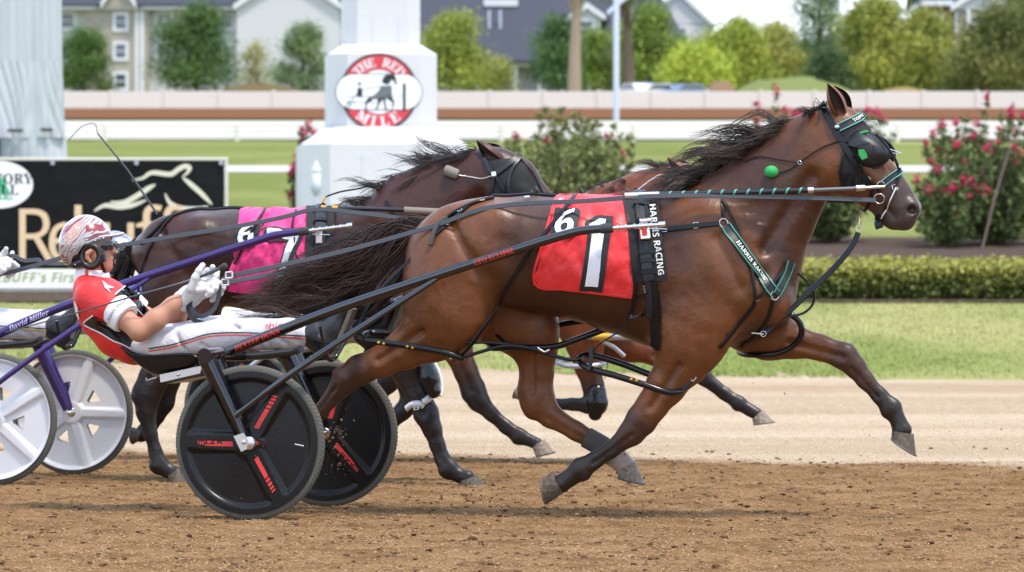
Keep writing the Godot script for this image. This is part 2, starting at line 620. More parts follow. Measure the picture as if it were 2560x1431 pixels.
func materials() -> void:
	var grain := ntex(512, 0.045, 11, Color.BLACK, Color.WHITE, null, 6.0)
	var fine := ntex(512, 0.12, 12, Color.BLACK, Color.WHITE, null, 5.0)
	var soft := ntex(512, 0.012, 13, Color.BLACK, Color.WHITE, null, 8.0)
	M.grain = grain; M.fine = fine; M.soft = soft
	var dirt := mat("dirt", Color(1, 1, 1), 1.0, 0.0, 0.0)
	dirt.vertex_color_use_as_albedo = true
	bumpy(dirt, grain, 3.1, 2.2, true)
	dirt.albedo_texture = ntex(1024, 0.09, 21, Color(0.52, 0.49, 0.46), Color(1.0, 1.0, 1.0), Color(0.93, 0.92, 0.91))
	var clod := mat("clod", Color(1, 1, 1), 1.0, 0.0, 0.0)
	clod.vertex_color_use_as_albedo = true
	var turf := mat("turf", Color(1, 1, 1), 1.0, 0.0, 0.0)
	turf.vertex_color_use_as_albedo = true
	bumpy(turf, grain, 0.9, 0.9, true)
	turf.albedo_texture = ntex(512, 0.04, 22, Color(0.72, 0.76, 0.62), Color(1, 1, 1))
	var blade := mat("blade", Color(1, 1, 1), 0.6, 0.0, 0.3)
	blade.vertex_color_use_as_albedo = true
	blade.backlight_enabled = true; blade.backlight = Color(0.4, 0.45, 0.25)
	var leaf := mat("leaf", Color(1, 1, 1), 0.55, 0.0, 0.35)
	leaf.vertex_color_use_as_albedo = true
	leaf.backlight_enabled = true; leaf.backlight = Color(0.35, 0.4, 0.2)
	mat("bark", Color(0.16, 0.12, 0.085), 0.95, 0.0, 0.2)
	bumpy(M.bark, grain, 2.0, 1.5)
	mat("pale_bark", Color(0.36, 0.27, 0.2), 0.95, 0.0, 0.2)
	bumpy(M.pale_bark, grain, 2.0, 1.5)
	mat("mulch", Color(0.085, 0.062, 0.052), 1.0, 0.0, 0.0)
	bumpy(M.mulch, grain, 2.5, 1.6, true)
	mat("petal", Color(1, 1, 1), 0.5, 0.0, 0.3)
	M.petal.vertex_color_use_as_albedo = true
	mat("white_paint", Color(0.60, 0.595, 0.61), 0.45)
	bumpy(M.white_paint, soft, 0.6, 0.12)
	mat("fence_white", Color(0.64, 0.595, 0.535), 0.6)
	mat("siding_white", Color(0.52, 0.51, 0.52), 0.7)
	mat("siding_beige", Color(0.34, 0.30, 0.245), 0.75)
	mat("trim", Color(0.62, 0.62, 0.64), 0.6)
	mat("shingle", Color(0.042, 0.047, 0.066), 0.85)
	bumpy(M.shingle, grain, 0.4, 1.2)
	mat("brick_red", Color(0.26, 0.12, 0.09), 0.9)
	mat("window_glass", Color(0.05, 0.06, 0.075), 0.08, 0.0, 0.8)
	mat("grey_pole", Color(0.5, 0.54, 0.62), 0.4, 0.2)
	mat("gravel", Color(0.44, 0.415, 0.385), 1.0, 0.0, 0.0)
	mat("fabric_white", Color(0.46, 0.485, 0.51), 0.75)
	M.fabric_white.backlight_enabled = true; M.fabric_white.backlight = Color(0.25, 0.27, 0.3)
	bumpy(M.fabric_white, fine, 3.0, 0.2)
	mat("dark_slot", Color(0.03, 0.03, 0.035), 0.7)
	mat("car_white", Color(0.72, 0.73, 0.76), 0.25); mat("car_blue", Color(0.16, 0.22, 0.36), 0.25); mat("car_dark", Color(0.03, 0.035, 0.045), 0.25)
	mat("rubber", Color(0.035, 0.035, 0.036), 0.8)
	mat("sign_red", Color(0.58, 0.045, 0.065), 0.4)
	mat("sign_white", Color(0.8, 0.8, 0.82), 0.4)
	mat("sign_green_black", Color(0.012, 0.022, 0.017), 0.45)
	mat("banner_black", Color(0.007, 0.007, 0.0075), 0.6, 0.0, 0.25)
	bumpy(M.banner_black, soft, 0.5, 0.35)
	mat("banner_cream", Color(0.62, 0.60, 0.46), 0.5)
	mat("banner_gold", Color(0.66, 0.48, 0.29), 0.5)
	mat("banner_lime", Color(0.30, 0.36, 0.05), 0.5)
	mat("banner_green", Color(0.06, 0.40, 0.20), 0.5)
	mat("lamp_glass", Color(0.75, 0.75, 0.72), 0.2)

func spaced(list: Array) -> PackedFloat32Array:                          # [start, step, end, step, end ...]
	var out := PackedFloat32Array([list[0]])
	var i := 1
	while i < list.size():
		var x: float = out[out.size() - 1]
		var m := maxi(1, int(round((list[i + 1] - x) / list[i])))
		for j in m: out.append(x + (list[i + 1] - x) * (j + 1) / m)
		i += 2
	return out

func edge_in(x: float) -> float: return 46.3 - 0.35 * clampf(x, -40, 30)
func edge_loose(x: float) -> float: return 25.3 - 0.4 * clampf(x, -12, 12)

func track_and_lawn() -> void:
	var n1 := noise(0.55, 31); var n2 := noise(5.0, 32, 4); var n3 := noise(0.16, 33); var n4 := noise(1.6, 34); var n5 := noise(22.0, 35, 3)
	var xs := spaced([-70.0, 6.0, -10.0, 0.4, -3.9, 0.016, 3.9, 0.4, 10.0, 6.0, 70.0])
	var ds := spaced([-6.0, 2.0, 12.0, 0.25, 14.6, 0.045, 27.0, 0.12, 34.0, 0.5, 48.0])
	var g := Geo.new()
	var w := xs.size(); var h := ds.size()
	var hs := PackedFloat32Array(); hs.resize(w * h)
	for j in h:
		for i in w:
			var x := xs[i]; var d := ds[j]
			var e := edge_loose(x) + n1.get_noise_2d(x * 1.3, d) * 0.7
			var loose := clampf((e - d) / 0.7 + 0.5, 0.0, 1.0)
			var rough := n2.get_noise_2d(x * 0.9, d * 2.0)
			var lump := n4.get_noise_2d(x * 1.4, d * 1.4)
			var y := rise(d) + loose * (0.011 * rough + 0.008 * lump + 0.008 * n5.get_noise_2d(x, d * 1.5) + 0.0035 * sin((d - 0.24 * x) * 21.0 + 3.0 * n1.get_noise_2d(x, d)) * clampf(0.6 + n4.get_noise_2d(x * 0.3, d * 0.5), 0.0, 1.0)) + (1.0 - loose) * 0.003 * rough
			var far := clampf((d - 27.0) / 6.0, 0.0, 1.0)
			y += 0.02 * lump * far * 0.5
			if d > edge_in(x) - 6.0: y += 0.05 * clampf((d - edge_in(x) + 6.0) / 3.0, 0.0, 1.0) * (0.6 + 0.4 * n1.get_noise_2d(x, d))
			hs[j * w + i] = y - 0.0
			var brown := Color(0.35, 0.218, 0.115).lerp(Color(0.17, 0.094, 0.045), clampf(0.42 + 0.8 * lump + rough * 0.6 + 0.55 * n5.get_noise_2d(x * 0.8, d * 1.2), 0.0, 1.0) * 0.9)
			var tan := Color(0.53, 0.41, 0.285).lerp(Color(0.635, 0.51, 0.375), clampf(0.5 + n3.get_noise_2d(x * 0.35, d * 2.2) * 1.6, 0.0, 1.0))
			var berm := clampf(1.0 - absf(d - (edge_in(x) - 4.2)) / 3.0, 0.0, 1.0)
			tan = tan * (0.93 + 0.09 * n3.get_noise_2d(x * 0.8 + 50.0, d * 14.0) + 0.08 * n5.get_noise_2d(x * 0.4, d))
			tan = tan.lerp(Color(0.44, 0.30, 0.20), berm * 0.6 * clampf(0.6 + n1.get_noise_2d(x, d * 2.0), 0.0, 1.0))
			g.col = tan.lerp(brown, loose)
			g.put(Vector3(x, y, EYE.z - d), Vector3.UP)
	for j in h:
		for i in w:
			var dx := hs[j * w + mini(i + 1, w - 1)] - hs[j * w + maxi(i - 1, 0)]
			var dz := hs[mini(j + 1, h - 1) * w + i] - hs[maxi(j - 1, 0) * w + i]
			var lx := xs[mini(i + 1, w - 1)] - xs[maxi(i - 1, 0)]
			var lz := ds[mini(j + 1, h - 1)] - ds[maxi(j - 1, 0)]
			g.n[j * w + i] = Vector3(-dx / lx, 1.0, dz / lz).normalized()
	for j in h - 1:
		for i in w - 1:
			var a := j * w + i
			if ds[j] > edge_in(xs[i]) + 2.0: continue
			g.ix.append_array(PackedInt32Array([a, a + 1, a + w, a + 1, a + w + 1, a + w]))
	structure("track", g, M.dirt)
	# clods of the loose track
	var lump_g := Geo.new()
	var ico := noise(1.4, 5, 2)
	var rows := []
	for j in 6:
		var ring := PackedVector3Array()
		for i in 7:
			var a := TAU * i / 7.0; var b := PI * j / 5.0
			var p := Vector3(cos(a) * sin(b), cos(b), sin(a) * sin(b))
			ring.append(p * (0.85 + 0.5 * ico.get_noise_3dv(p * 1.2)))
		rows.append(ring)
	lump_g.grid(rows, true, true)
	M.lump = lump_g.mesh()
	var where := []; var tints := []
	for i in 17000:
		var d := 14.3 + 12.6 * pow(rng.randf(), 1.1)
		var x := rng.randf_range(-0.16, 0.16) * d
		if d > edge_loose(x) + rng.randf_range(-0.3, 0.5) and rng.randf() < 0.93: continue
		if n4.get_noise_2d(x * 1.4, d * 1.4) < rng.randf_range(-0.5, 0.35): continue
		var s := 0.0016 + 0.0085 * pow(rng.randf(), 5.0)
		if rng.randf() < 0.006: s *= 1.8
		where.append(Transform3D(Basis.from_euler(Vector3(rng.randf() * 6, rng.randf() * 6, rng.randf() * 6)).scaled(Vector3(s * 1.9, s * 0.75, s * 1.9)), Vector3(x, s * 0.1 + 0.004, EYE.z - d)))
		var k := rng.randf()
		tints.append(Color(0.07, 0.039, 0.022).lerp(Color(0.24, 0.145, 0.085), k * k) if rng.randf() < 0.97 or s > 0.004 else Color(0.50, 0.41, 0.31))
	for i in 62000:                                                       # the grain of the surface itself, nearly its own colour
		var d := 14.3 + 30.0 * pow(rng.randf(), 1.7)
		var x := rng.randf_range(-0.15, 0.15) * d
		var loose := d < edge_loose(x) + rng.randf_range(-0.4, 0.4)
		if not loose and rng.randf() < 0.45: continue
		var s := rng.randf_range(0.0014, 0.0038) * (1.0 if loose else 1.25)
		where.append(Transform3D(Basis.from_euler(Vector3(rng.randf() * 6, rng.randf() * 6, rng.randf() * 6)).scaled(Vector3(s * 1.5, s, s * 1.5)), Vector3(x, rise(d) + s * 0.3 + 0.003, EYE.z - d)))
		tints.append(Color(0.21, 0.12, 0.06).lerp(Color(0.44, 0.29, 0.165), rng.randf()) if loose else Color(0.43, 0.32, 0.22).lerp(Color(0.70, 0.58, 0.44), rng.randf()))
	var cl := many("dirt_clods", M.lump, M.clod, where, tints, self)
	cl.set_meta("label", "dark crumbs and clods of loose soil strewn over the brown track")
	cl.set_meta("category", "soil")
	# lawn between the track and the hedge, and the infield behind
	g = Geo.new()
	xs = spaced([-260.0, 20.0, -40.0, 3.0, -9.0, 0.25, 9.0, 3.0, 40.0, 20.0, 260.0])
	ds = spaced([0.0, 1.0, 22.0, 4.0, 130.0])
	w = xs.size(); h = ds.size()
	for j in h:
		for i in w:
			var x := xs[i]
			var d := edge_in(x) + ds[j] + (n4.get_noise_2d(x * 0.6, 3.0) * 0.5 if j == 0 else 0.0)
			var dry := clampf(0.5 + n3.get_noise_2d(x * 0.9, d * 0.7) * 1.5 + n1.get_noise_2d(x, d) * 0.5, 0.0, 1.0)
			g.col = Color(0.25, 0.28, 0.10).lerp(Color(0.43, 0.40, 0.205), dry * 0.75)
			if d > 64.0: g.col = Color(0.20, 0.225, 0.085).lerp(Color(0.28, 0.285, 0.125), dry)
			g.put(Vector3(x, rise(d) + (0.03 if j == 0 else 0.055), EYE.z - d), Vector3(0, 1, 0.052).normalized())
	for j in h - 1:
		for i in w - 1:
			var a := j * w + i
			g.ix.append_array(PackedInt32Array([a, a + 1, a + w, a + 1, a + w + 1, a + w]))
	structure("lawn", g, M.turf)
	# blades on the near lawn
	var tuft := Geo.new()
	for i in 7:
		var a := rng.randf() * TAU
		var r := rng.randf() * 0.03
		var foot := Vector3(cos(a) * r, 0, sin(a) * r)
		var lean := Vector3(rng.randf_range(-0.03, 0.03), rng.randf_range(0.03, 0.062), rng.randf_range(-0.03, 0.03))
		var side := Vector3(cos(a + 1.3), 0, sin(a + 1.3)) * 0.0035
		var k := tuft.v.size()
		var nn := Vector3(0, 0.8, 0.6)
		tuft.put(foot - side, nn); tuft.put(foot + side, nn); tuft.put(foot + lean, nn)
		tuft.ix.append_array(PackedInt32Array([k, k + 1, k + 2]))
	where = []; tints = []
	for i in 52000:
		var x := rng.randf_range(-8.5, 8.5)
		var d := edge_in(x) + 0.02 + 15.0 * rng.randf()
		var s := rng.randf_range(0.7, 1.4) * (0.6 if d < edge_in(x) + 0.3 else 1.0)
		where.append(Transform3D(Basis(Vector3.UP, rng.randf() * TAU).scaled(Vector3.ONE * s), Vector3(x, rise(d) + 0.03, EYE.z - d)))
		var dry := clampf(0.5 + n3.get_noise_2d(x * 0.9, d * 0.7) * 1.5 + rng.randf_range(-0.45, 0.45), 0.0, 1.0)
		tints.append(Color(0.235, 0.285, 0.085).lerp(Color(0.51, 0.465, 0.24), dry * 0.85))
	var gr := many("grass", tuft.mesh(), M.blade, where, tints, self)
	gr.set_meta("label", "short dry and green grass of the verge beside the track")
	gr.set_meta("category", "grass")

func sheet(called: String, d0: float, d1: float, x0: float, x1: float, up: float, m: Material, tilt := 0.0) -> void:   # a strip of ground across the view
	var g := Geo.new()
	var rows := []
	for j in 5:
		var row := PackedVector3Array()
		for i in 25:
			var x := lerpf(x0, x1, i / 24.0)
			var d := lerpf(d0, d1, j / 4.0) + tilt * x
			row.append(Vector3(x, rise(d) + up, EYE.z - d))
		rows.append(row)
	g.grid(rows)
	structure(called, g, m)

func infield() -> void:
	mat("far_turf", Color(0.225, 0.245, 0.095), 1.0, 0.0, 0.0)
	mat("far_track", Color(0.155, 0.075, 0.042), 1.0, 0.0, 0.0)
	mat("outer_turf", Color(0.17, 0.20, 0.07), 1.0, 0.0, 0.0)
	sheet("flower_bed_soil", 62.4, 80.5, 0.4, 30.0, 0.075, M.mulch)
	sheet("hedge_soil", 58.9, 62.5, -20.0, 30.0, 0.08, M.mulch)
	sheet("far_lawn", 118.0, 1000.0, -420.0, 420.0, 0.02, M.far_turf)
	sheet("path", 127.0, 135.0, -140.0, 140.0, 0.08, M.gravel)
	sheet("gravel_road", 178.5, 232.0, -180.0, 180.0, 0.10, M.gravel)
	sheet("far_race_track", 240.0, 293.0, -220.0, 220.0, 0.12, M.far_track)
	sheet("outer_grass", 296.0, 700.0, -420.0, 420.0, 0.14, M.outer_turf)
	# clipped hedge
	var hedge := thing("hedge", "long low clipped box hedge with yellowish top running along the flower bed", "hedge", Transform3D())
	var core := Geo.new()
	var rows := []
	for k in 5:
		var row := PackedVector3Array()
		var pr: Array = [[59.55, 0.0], [59.5, 0.30], [59.75, 0.37], [62.4, 0.38], [62.5, 0.0]][k]
		for i in 41:
			var x := lerpf(0.5, 26.0, i / 40.0)
			row.append(Vector3(x, rise(pr[0]) + 0.05 + pr[1] + 0.02 * sin(i * 1.7 + k), EYE.z - pr[0]))
		rows.append(row)
	core.grid(rows)
	mat("hedge_core", Color(0.035, 0.045, 0.015), 1.0, 0.0, 0.0)
	part("branches", core, M.hedge_core, hedge)
	var clump := leaf_clump(10, 0.034, 0.06, 3)
	var where := []; var tints := []
	var nn := noise(0.9, 61); var n2 := noise(3.5, 62)
	for i in 23000:
		var x := 0.4 + 13.6 * rng.randf()
		if i > 20000: x = 14.0 + 12.0 * rng.randf()
		var p: Vector3
		var lit := 1.0
		if rng.randf() < 0.5:
			var hh := 0.42 * sqrt(rng.randf())
			var wob := n2.get_noise_2d(x, hh * 2.0)
			p = Vector3(x, rise(59.5) + 0.05 + hh, EYE.z - 59.46 + wob * 0.07)
			if hh < 0.10 and n2.get_noise_2d(x * 2.0, 9.0) > 0.0: continue
		else:
			var d := 59.5 + 3.0 * rng.randf()
			p = Vector3(x, rise(d) + 0.05 + 0.40 + 0.035 * n2.get_noise_2d(x * 1.5, d), EYE.z - d)
		where.append(Transform3D(Basis.from_euler(Vector3(rng.randf() * 6, rng.randf() * 6, rng.randf() * 6)).scaled(Vector3.ONE * rng.randf_range(0.7, 1.25)), p))
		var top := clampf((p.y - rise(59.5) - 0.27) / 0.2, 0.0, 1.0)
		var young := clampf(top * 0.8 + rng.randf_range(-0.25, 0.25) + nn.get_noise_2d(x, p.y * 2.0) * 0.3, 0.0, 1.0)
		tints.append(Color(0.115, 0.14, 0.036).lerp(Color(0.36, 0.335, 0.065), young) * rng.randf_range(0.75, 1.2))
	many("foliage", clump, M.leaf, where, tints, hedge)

func leaf_clump(count: int, size: float, spread: float, seed_: int) -> Mesh:
	var r := RandomNumberGenerator.new()
	r.seed = seed_
	var g := Geo.new()
	for i in count:
		var at := Vector3(r.randfn(), r.randfn(), r.randfn()) * spread * 0.6
		var bs := Basis.from_euler(Vector3(r.randf() * 6, r.randf() * 6, r.randf() * 6))
		var s := size * r.randf_range(0.7, 1.3)
		var nn := (bs.z * 0.6 + at.normalized() * 0.4 + Vector3(0, 0.3, 0)).normalized()
		var k := g.v.size()
		g.put(at - bs.x * s, nn); g.put(at + bs.y * s * 0.45, nn); g.put(at + bs.x * s, nn); g.put(at - bs.y * s * 0.45, nn)
		g.ix.append_array(PackedInt32Array([k, k + 1, k + 2, k, k + 2, k + 3]))
	return g.mesh()

func far_fences() -> void:
	# white rail on the inside of the far side
	var ls := "white rail fence"
	for f in [["inner_rail_fence", 177.0, 0.72, 5.4, 3, "low white rail fence in front of the pale gravel road", 0.16], ["outer_board_fence", 292.0, 1.28, 3.65, 0, "tall white board fence behind the far brown track", 0.24]]:
		var d: float = f[1]
		var o := thing(f[0], f[5], "fence", Transform3D(Basis(), Vector3(0, rise(d), EYE.z - d)))
		var half := d * 0.155
		var count := int(2.0 * half / f[3]) + 1
		var post := Geo.new()
		post.box(Transform3D(Basis(), Vector3(0, f[2] * 0.5, 0)), Vector3(f[6], f[2] + 0.1, 0.16), 0.02)
		var pm := post.mesh()
		for i in count:
			var p := part("post", pm, M.fence_white, o)
			p.position = Vector3(-half + i * f[3], 0.0, 0.05)
		var boards: Array = [[0.68, 0.11], [0.45, 0.10], [0.22, 0.10]] if f[4] == 3 else [[0.21, 0.405], [0.625, 0.405], [1.045, 0.41]]
		for i in count - 1:
			for bd in boards:
				var bg := Geo.new()
				bg.box(Transform3D(Basis(), Vector3.ZERO), Vector3(f[3] - 0.03, bd[1], 0.05))
				var b := part("board", bg, M.fence_white, o)
				b.position = Vector3(-half + (i + 0.5) * f[3], bd[0] + 0.012 * sin(i * 2.3), 0.0)
	# a person in red far off beside the post, a pale light pole
	var pole := thing("light_pole", "tall pale grey light pole with an angled arm standing in the infield", "light pole", Transform3D(Basis(), G(1541, 236)))
	var pg := Geo.new()
	pg.tube([Vector3.ZERO, Vector3(0, 8.5, 0)], 0.16, 10)
	part("pole", pg, M.grey_pole, pole)
	pg = Geo.new()
	pg.tube([Vector3(-0.45, 5.9, 0), Vector3(0.2, 6.5, 0), Vector3(0.9, 7.05, 0)], 0.13, 8)
	part("arm", pg, M.grey_pole, pole)
	pg = Geo.new()
	pg.box(Transform3D(Basis(), Vector3(1.0, 7.1, 0)), Vector3(0.6, 0.14, 0.3), 0.03)
	part("lamp_head", pg, M.grey_pole, pole)

func wall_box(o: Node3D, called: String, x0: float, x1: float, y0: float, y1: float, z0: float, z1: float, m: Material) -> void:
	var g := Geo.new()
	g.box(Transform3D(Basis(), Vector3((x0 + x1) / 2, (y0 + y1) / 2, (z0 + z1) / 2)), Vector3(x1 - x0, y1 - y0, z1 - z0))
	part(called, g, m, o)

func window_at(o: Node3D, x: float, y: float, z: float, w: float, h: float) -> void:   # frame proud of the wall, glass set in it, a bar across
	var g := Geo.new()
	for s in [-1, 1]:
		g.box(Transform3D(Basis(), Vector3(s * (w / 2 + 0.14), 0, 0)), Vector3(0.28, h + 0.56, 0.14))
		g.box(Transform3D(Basis(), Vector3(0, s * (h / 2 + 0.14), 0)), Vector3(w, 0.28, 0.14))
	g.box(Transform3D(Basis(), Vector3(0, 0, 0)), Vector3(w, 0.09, 0.11))
	var fr := part("window", g, M.trim, o)
	fr.position = Vector3(x, y, z + 0.071)
	g = Geo.new()
	g.box(Transform3D(), Vector3(w, h, 0.05))
	part("pane", g, M.window_glass, fr).position.z = -0.03

func gable_roof(o: Node3D, x0: float, x1: float, ye: float, yr: float, z0: float, z1: float, along_x := true, m: Material = null) -> void:
	var g := Geo.new()
	var t := 0.18
	if along_x:
		var zm := (z0 + z1) / 2
		for s in [[z0 + 0.5, zm], [z1 - 0.5, zm]]:
			g.face([Vector3(x0 - 0.4, ye, s[0]), Vector3(x1 + 0.4, ye, s[0]), Vector3(x1 + 0.4, yr, s[1]), Vector3(x0 - 0.4, yr, s[1])])
			g.face([Vector3(x0 - 0.4, ye - t, s[0]), Vector3(x1 + 0.4, ye - t, s[0]), Vector3(x1 + 0.4, ye, s[0]), Vector3(x0 - 0.4, ye, s[0])])
		for x in [x0, x1]:
			g.face([Vector3(x, ye, z0), Vector3(x, ye, z1), Vector3(x, yr - 0.1, zm)])
	else:
		var xm := (x0 + x1) / 2
		for s in [x0 - 0.4, x1 + 0.4]:
			g.face([Vector3(s, ye, z1 + 0.4), Vector3(s, ye, z0), Vector3(xm, yr, z0), Vector3(xm, yr, z1 + 0.4)])
			g.face([Vector3(s, ye - t, z1 + 0.4), Vector3(s, ye - t, z0), Vector3(s, ye, z0), Vector3(s, ye, z1 + 0.4)])
	part("roof", g, m if m else M.shingle, o)

func gable_front(o: Node3D, x0: float, x1: float, ye: float, yr: float, z: float, m: Material) -> void:   # wall in the gable and the white boards along its slopes
	var xm := (x0 + x1) / 2
	var g := Geo.new()
	g.poly(PackedVector2Array([Vector2(x0, ye), Vector2(x1, ye), Vector2(xm, yr - 0.05)]), Transform3D(Basis(), Vector3(0, 0, z)), 0.3)
	part("gable", g, m, o)
	for s in [x0, x1]:
		g = Geo.new()
		var out: float = (s - xm) * 0.06
		g.poly(PackedVector2Array([Vector2(s + out, ye - 0.2), Vector2(s + out, ye + 0.35), Vector2(xm, yr + 0.38), Vector2(xm, yr - 0.22)]), Transform3D(Basis(), Vector3(0, 0, z + 0.46)), 0.4)
		part("barge_board", g, M.trim, o)

func far_buildings() -> void:
	# metres from pixels at the front wall, 400 m away: 27.08 px per metre
	var d := 400.0
	var k := d / F
	var o := thing("apartment_building", "long three storey apartment block with beige and white siding under dark slate roofs", "building", Transform3D(Basis(), Vector3(0, rise(d), EYE.z - d)))
	var X := func(px: float) -> float: return (px - 1280.0) * k
	var Y := func(py: float) -> float: return EYE.y - (py - 715.5) * k - rise(d)
	var base: float = -1.0
	var eave: float = Y.call(24.0)
	wall_box(o, "wall", X.call(-260), X.call(214), base, eave, -14.0, -1.0, M.siding_white)
	wall_box(o, "wall", X.call(214), X.call(370), base, eave, -14.0, 0.0, M.siding_beige)
	wall_box(o, "wall", X.call(370), X.call(592), base, eave, -14.0, -1.2, M.siding_white)
	wall_box(o, "wall", X.call(592), X.call(850), base, Y.call(22.0), -14.0, 0.6, M.siding_white)
	wall_box(o, "wall", X.call(850), X.call(1000), base, Y.call(40.0), -14.0, -2.0, M.siding_beige)
	for c in [337.0, 350.0]:
		wall_box(o, "corner_board", X.call(c), X.call(c + 9), base, eave - 0.1, 0.0, 0.14, M.trim)
	wall_box(o, "fascia", X.call(-260), X.call(592), eave, Y.call(12.0), -0.9, 0.55, M.trim)
	gable_roof(o, X.call(-260), X.call(592), Y.call(12.0), Y.call(-190.0), -15.0, 1.2)
	gable_roof(o, X.call(592), X.call(850), Y.call(22.0), Y.call(-70.0), -14.0, 0.6, false)
	gable_front(o, X.call(592), X.call(850), Y.call(22.0), Y.call(-70.0), 0.6, M.siding_white)
	gable_front(o, X.call(256), X.call(340), Y.call(18.0), Y.call(-48.0), 0.75, M.siding_beige)
	gable_roof(o, X.call(256), X.call(340), Y.call(18.0), Y.call(-48.0), -6.0, 0.75, false)
	gable_roof(o, X.call(850), X.call(1000), Y.call(40.0), Y.call(-120.0), -15.0, -1.0)
	for w in [[301, 55, 0.0], [301, 128, 0.0], [301, 203, 0.0], [165, 50, -1.0], [407, 50, -1.2], [407, 125, -1.2], [563, 50, -1.2], [520, 125, -1.2], [60, 50, -1.0], [868, 72, -2.0], [868, 150, -2.0]]:
		window_at(o, X.call(w[0]), Y.call(w[1]), w[2], 0.9 if w[0] == 301 else 1.15, 1.25)
	# the house with the great dark roof
	d = 420.0
	var k2 := d / F
	o = thing("clubhouse", "low white house under a huge dark grey hipped roof with a small white dormer", "building", Transform3D(Basis(), Vector3(0, rise(d), EYE.z - d)))
	var X2 := func(px: float) -> float: return (px - 1280.0) * k2
	var Y2 := func(py: float) -> float: return EYE.y - (py - 715.5) * k2 - rise(d)
	var ev: float = Y2.call(152.0)
	wall_box(o, "wall", X2.call(1030), X2.call(1720), -1.0, ev, -16.0, -2.5, M.siding_white)
	wall_box(o, "porch_beam", X2.call(1180), X2.call(1500), ev - 0.55, ev - 0.02, -0.5, 0.2, M.trim)
	for px in [1190.0, 1238.0, 1285.0, 1345.0, 1400.0, 1470.0]:
		wall_box(o, "porch_column", X2.call(px), X2.call(px + 9), -1.0, ev - 0.56, -0.4, 0.1, M.trim)
	var g := Geo.new()
	var e := [Vector3(X2.call(960), ev, 0.9), Vector3(X2.call(1745), ev, 0.9), Vector3(X2.call(1745), ev, -20), Vector3(X2.call(960), ev, -20)]
	var top := [Vector3(X2.call(1060), Y2.call(-60), -9.0), Vector3(X2.call(1640), Y2.call(-60), -9.0)]
	g.face([e[0], e[1], top[1], top[0]]); g.face([e[2], e[3], top[0], top[1]]); g.face([e[1], e[2], top[1]]); g.face([e[3], e[0], top[0]])
	for i in 4: g.face([e[i], e[(i + 1) % 4], e[(i + 1) % 4] - Vector3(0, 0.25, 0), e[i] - Vector3(0, 0.25, 0)])
	part("roof", g, M.shingle, o)
	for q in [[1208, 1295, -12, 6]]:
		wall_box(o, "skylight", X2.call(q[0]), X2.call(q[1]), Y2.call(q[3]), Y2.call(q[2]), -6.4, -5.6, M.trim)
	for px in [1222.0, 1250.0]:
		g = Geo.new()
		g.tube([Vector3(X2.call(px), Y2.call(75), -3.2), Vector3(X2.call(px), Y2.call(20), -3.2)], 0.14, 8)
		part("vent_pipe", g, M.grey_pole, o)
	wall_box(o, "dormer_wall", X2.call(1432), X2.call(1502), Y2.call(118), Y2.call(44), -6.0, -1.0, M.siding_white)
	gable_front(o, X2.call(1424), X2.call(1512), Y2.call(46), Y2.call(14), -1.0, M.siding_white)
	gable_roof(o, X2.call(1424), X2.call(1512), Y2.call(46), Y2.call(14), -7.0, -1.0, false)
	wall_box(o, "dormer_eave", X2.call(1372), X2.call(1424), Y2.call(52), Y2.call(44), -1.4, -0.6, M.trim)
	window_at(o, X2.call(1466), Y2.call(70), -1.0, 1.2, 1.4)
	# white gabled house beside it
	d = 440.0
	var k3 := d / F
	o = thing("white_house", "white gabled house partly hidden by the yellow green trees", "building", Transform3D(Basis(), Vector3(0, rise(d), EYE.z - d)))
	var X3 := func(px: float) -> float: return (px - 1280.0) * k3
	var Y3 := func(py: float) -> float: return EYE.y - (py - 715.5) * k3 - rise(d)
	wall_box(o, "wall", X3.call(1610), X3.call(1778), -1.0, Y3.call(60), -14.0, 0.0, M.siding_white)
	gable_front(o, X3.call(1610), X3.call(1778), Y3.call(62), Y3.call(-22), 0.0, M.siding_white)
	gable_roof(o, X3.call(1610), X3.call(1778), Y3.call(60), Y3.call(-22), -14.0, 0.0, false)
	window_at(o, X3.call(1700), Y3.call(90), 0.0, 1.2, 1.5)
	# brick and beige house at the right
	d = 390.0
	var k4 := d / F
	o = thing("brick_house", "beige house with a red brick front and white columns behind trees at right", "building", Transform3D(Basis(), Vector3(0, rise(d), EYE.z - d)))
	var X4 := func(px: float) -> float: return (px - 1280.0) * k4
	var Y4 := func(py: float) -> float: return EYE.y - (py - 715.5) * k4 - rise(d)
	wall_box(o, "brick_wall", X4.call(2306), X4.call(2388), Y4.call(240), Y4.call(14), -12.0, -0.6, M.brick_red)
	wall_box(o, "wall", X4.call(2388), X4.call(2460), -1.0, Y4.call(26), -12.0, 0.0, M.siding_beige)
	wall_box(o, "wall", X4.call(2460), X4.call(2720), -1.0, Y4.call(22), -12.0, -1.2, M.siding_white)
	wall_box(o, "fascia", X4.call(2302), X4.call(2384), Y4.call(14), Y4.call(1), -12.0, 0.0, M.trim)
	wall_box(o, "corner_board", X4.call(2388), X4.call(2394), -1.0, Y4.call(27), 0.0, 0.12, M.trim)
	for c in [2416.0, 2455.0]:
		wall_box(o, "column", X4.call(c), X4.call(c + 9), -1.0, Y4.call(25), 0.12, 0.5, M.trim)
	window_at(o, X4.call(2343), Y4.call(62), -0.6, 0.9, 1.4)
	window_at(o, X4.call(2437), Y4.call(60), 0.0, 0.6, 1.3)
	gable_front(o, X4.call(2380), X4.call(2520), Y4.call(24), Y4.call(-24), 0.2, M.siding_white)
	gable_roof(o, X4.call(2380), X4.call(2520), Y4.call(24), Y4.call(-24), -12.0, 0.2, false)
	gable_roof(o, X4.call(2306), X4.call(2720), Y4.call(8), Y4.call(-160), -13.0, 0.4)
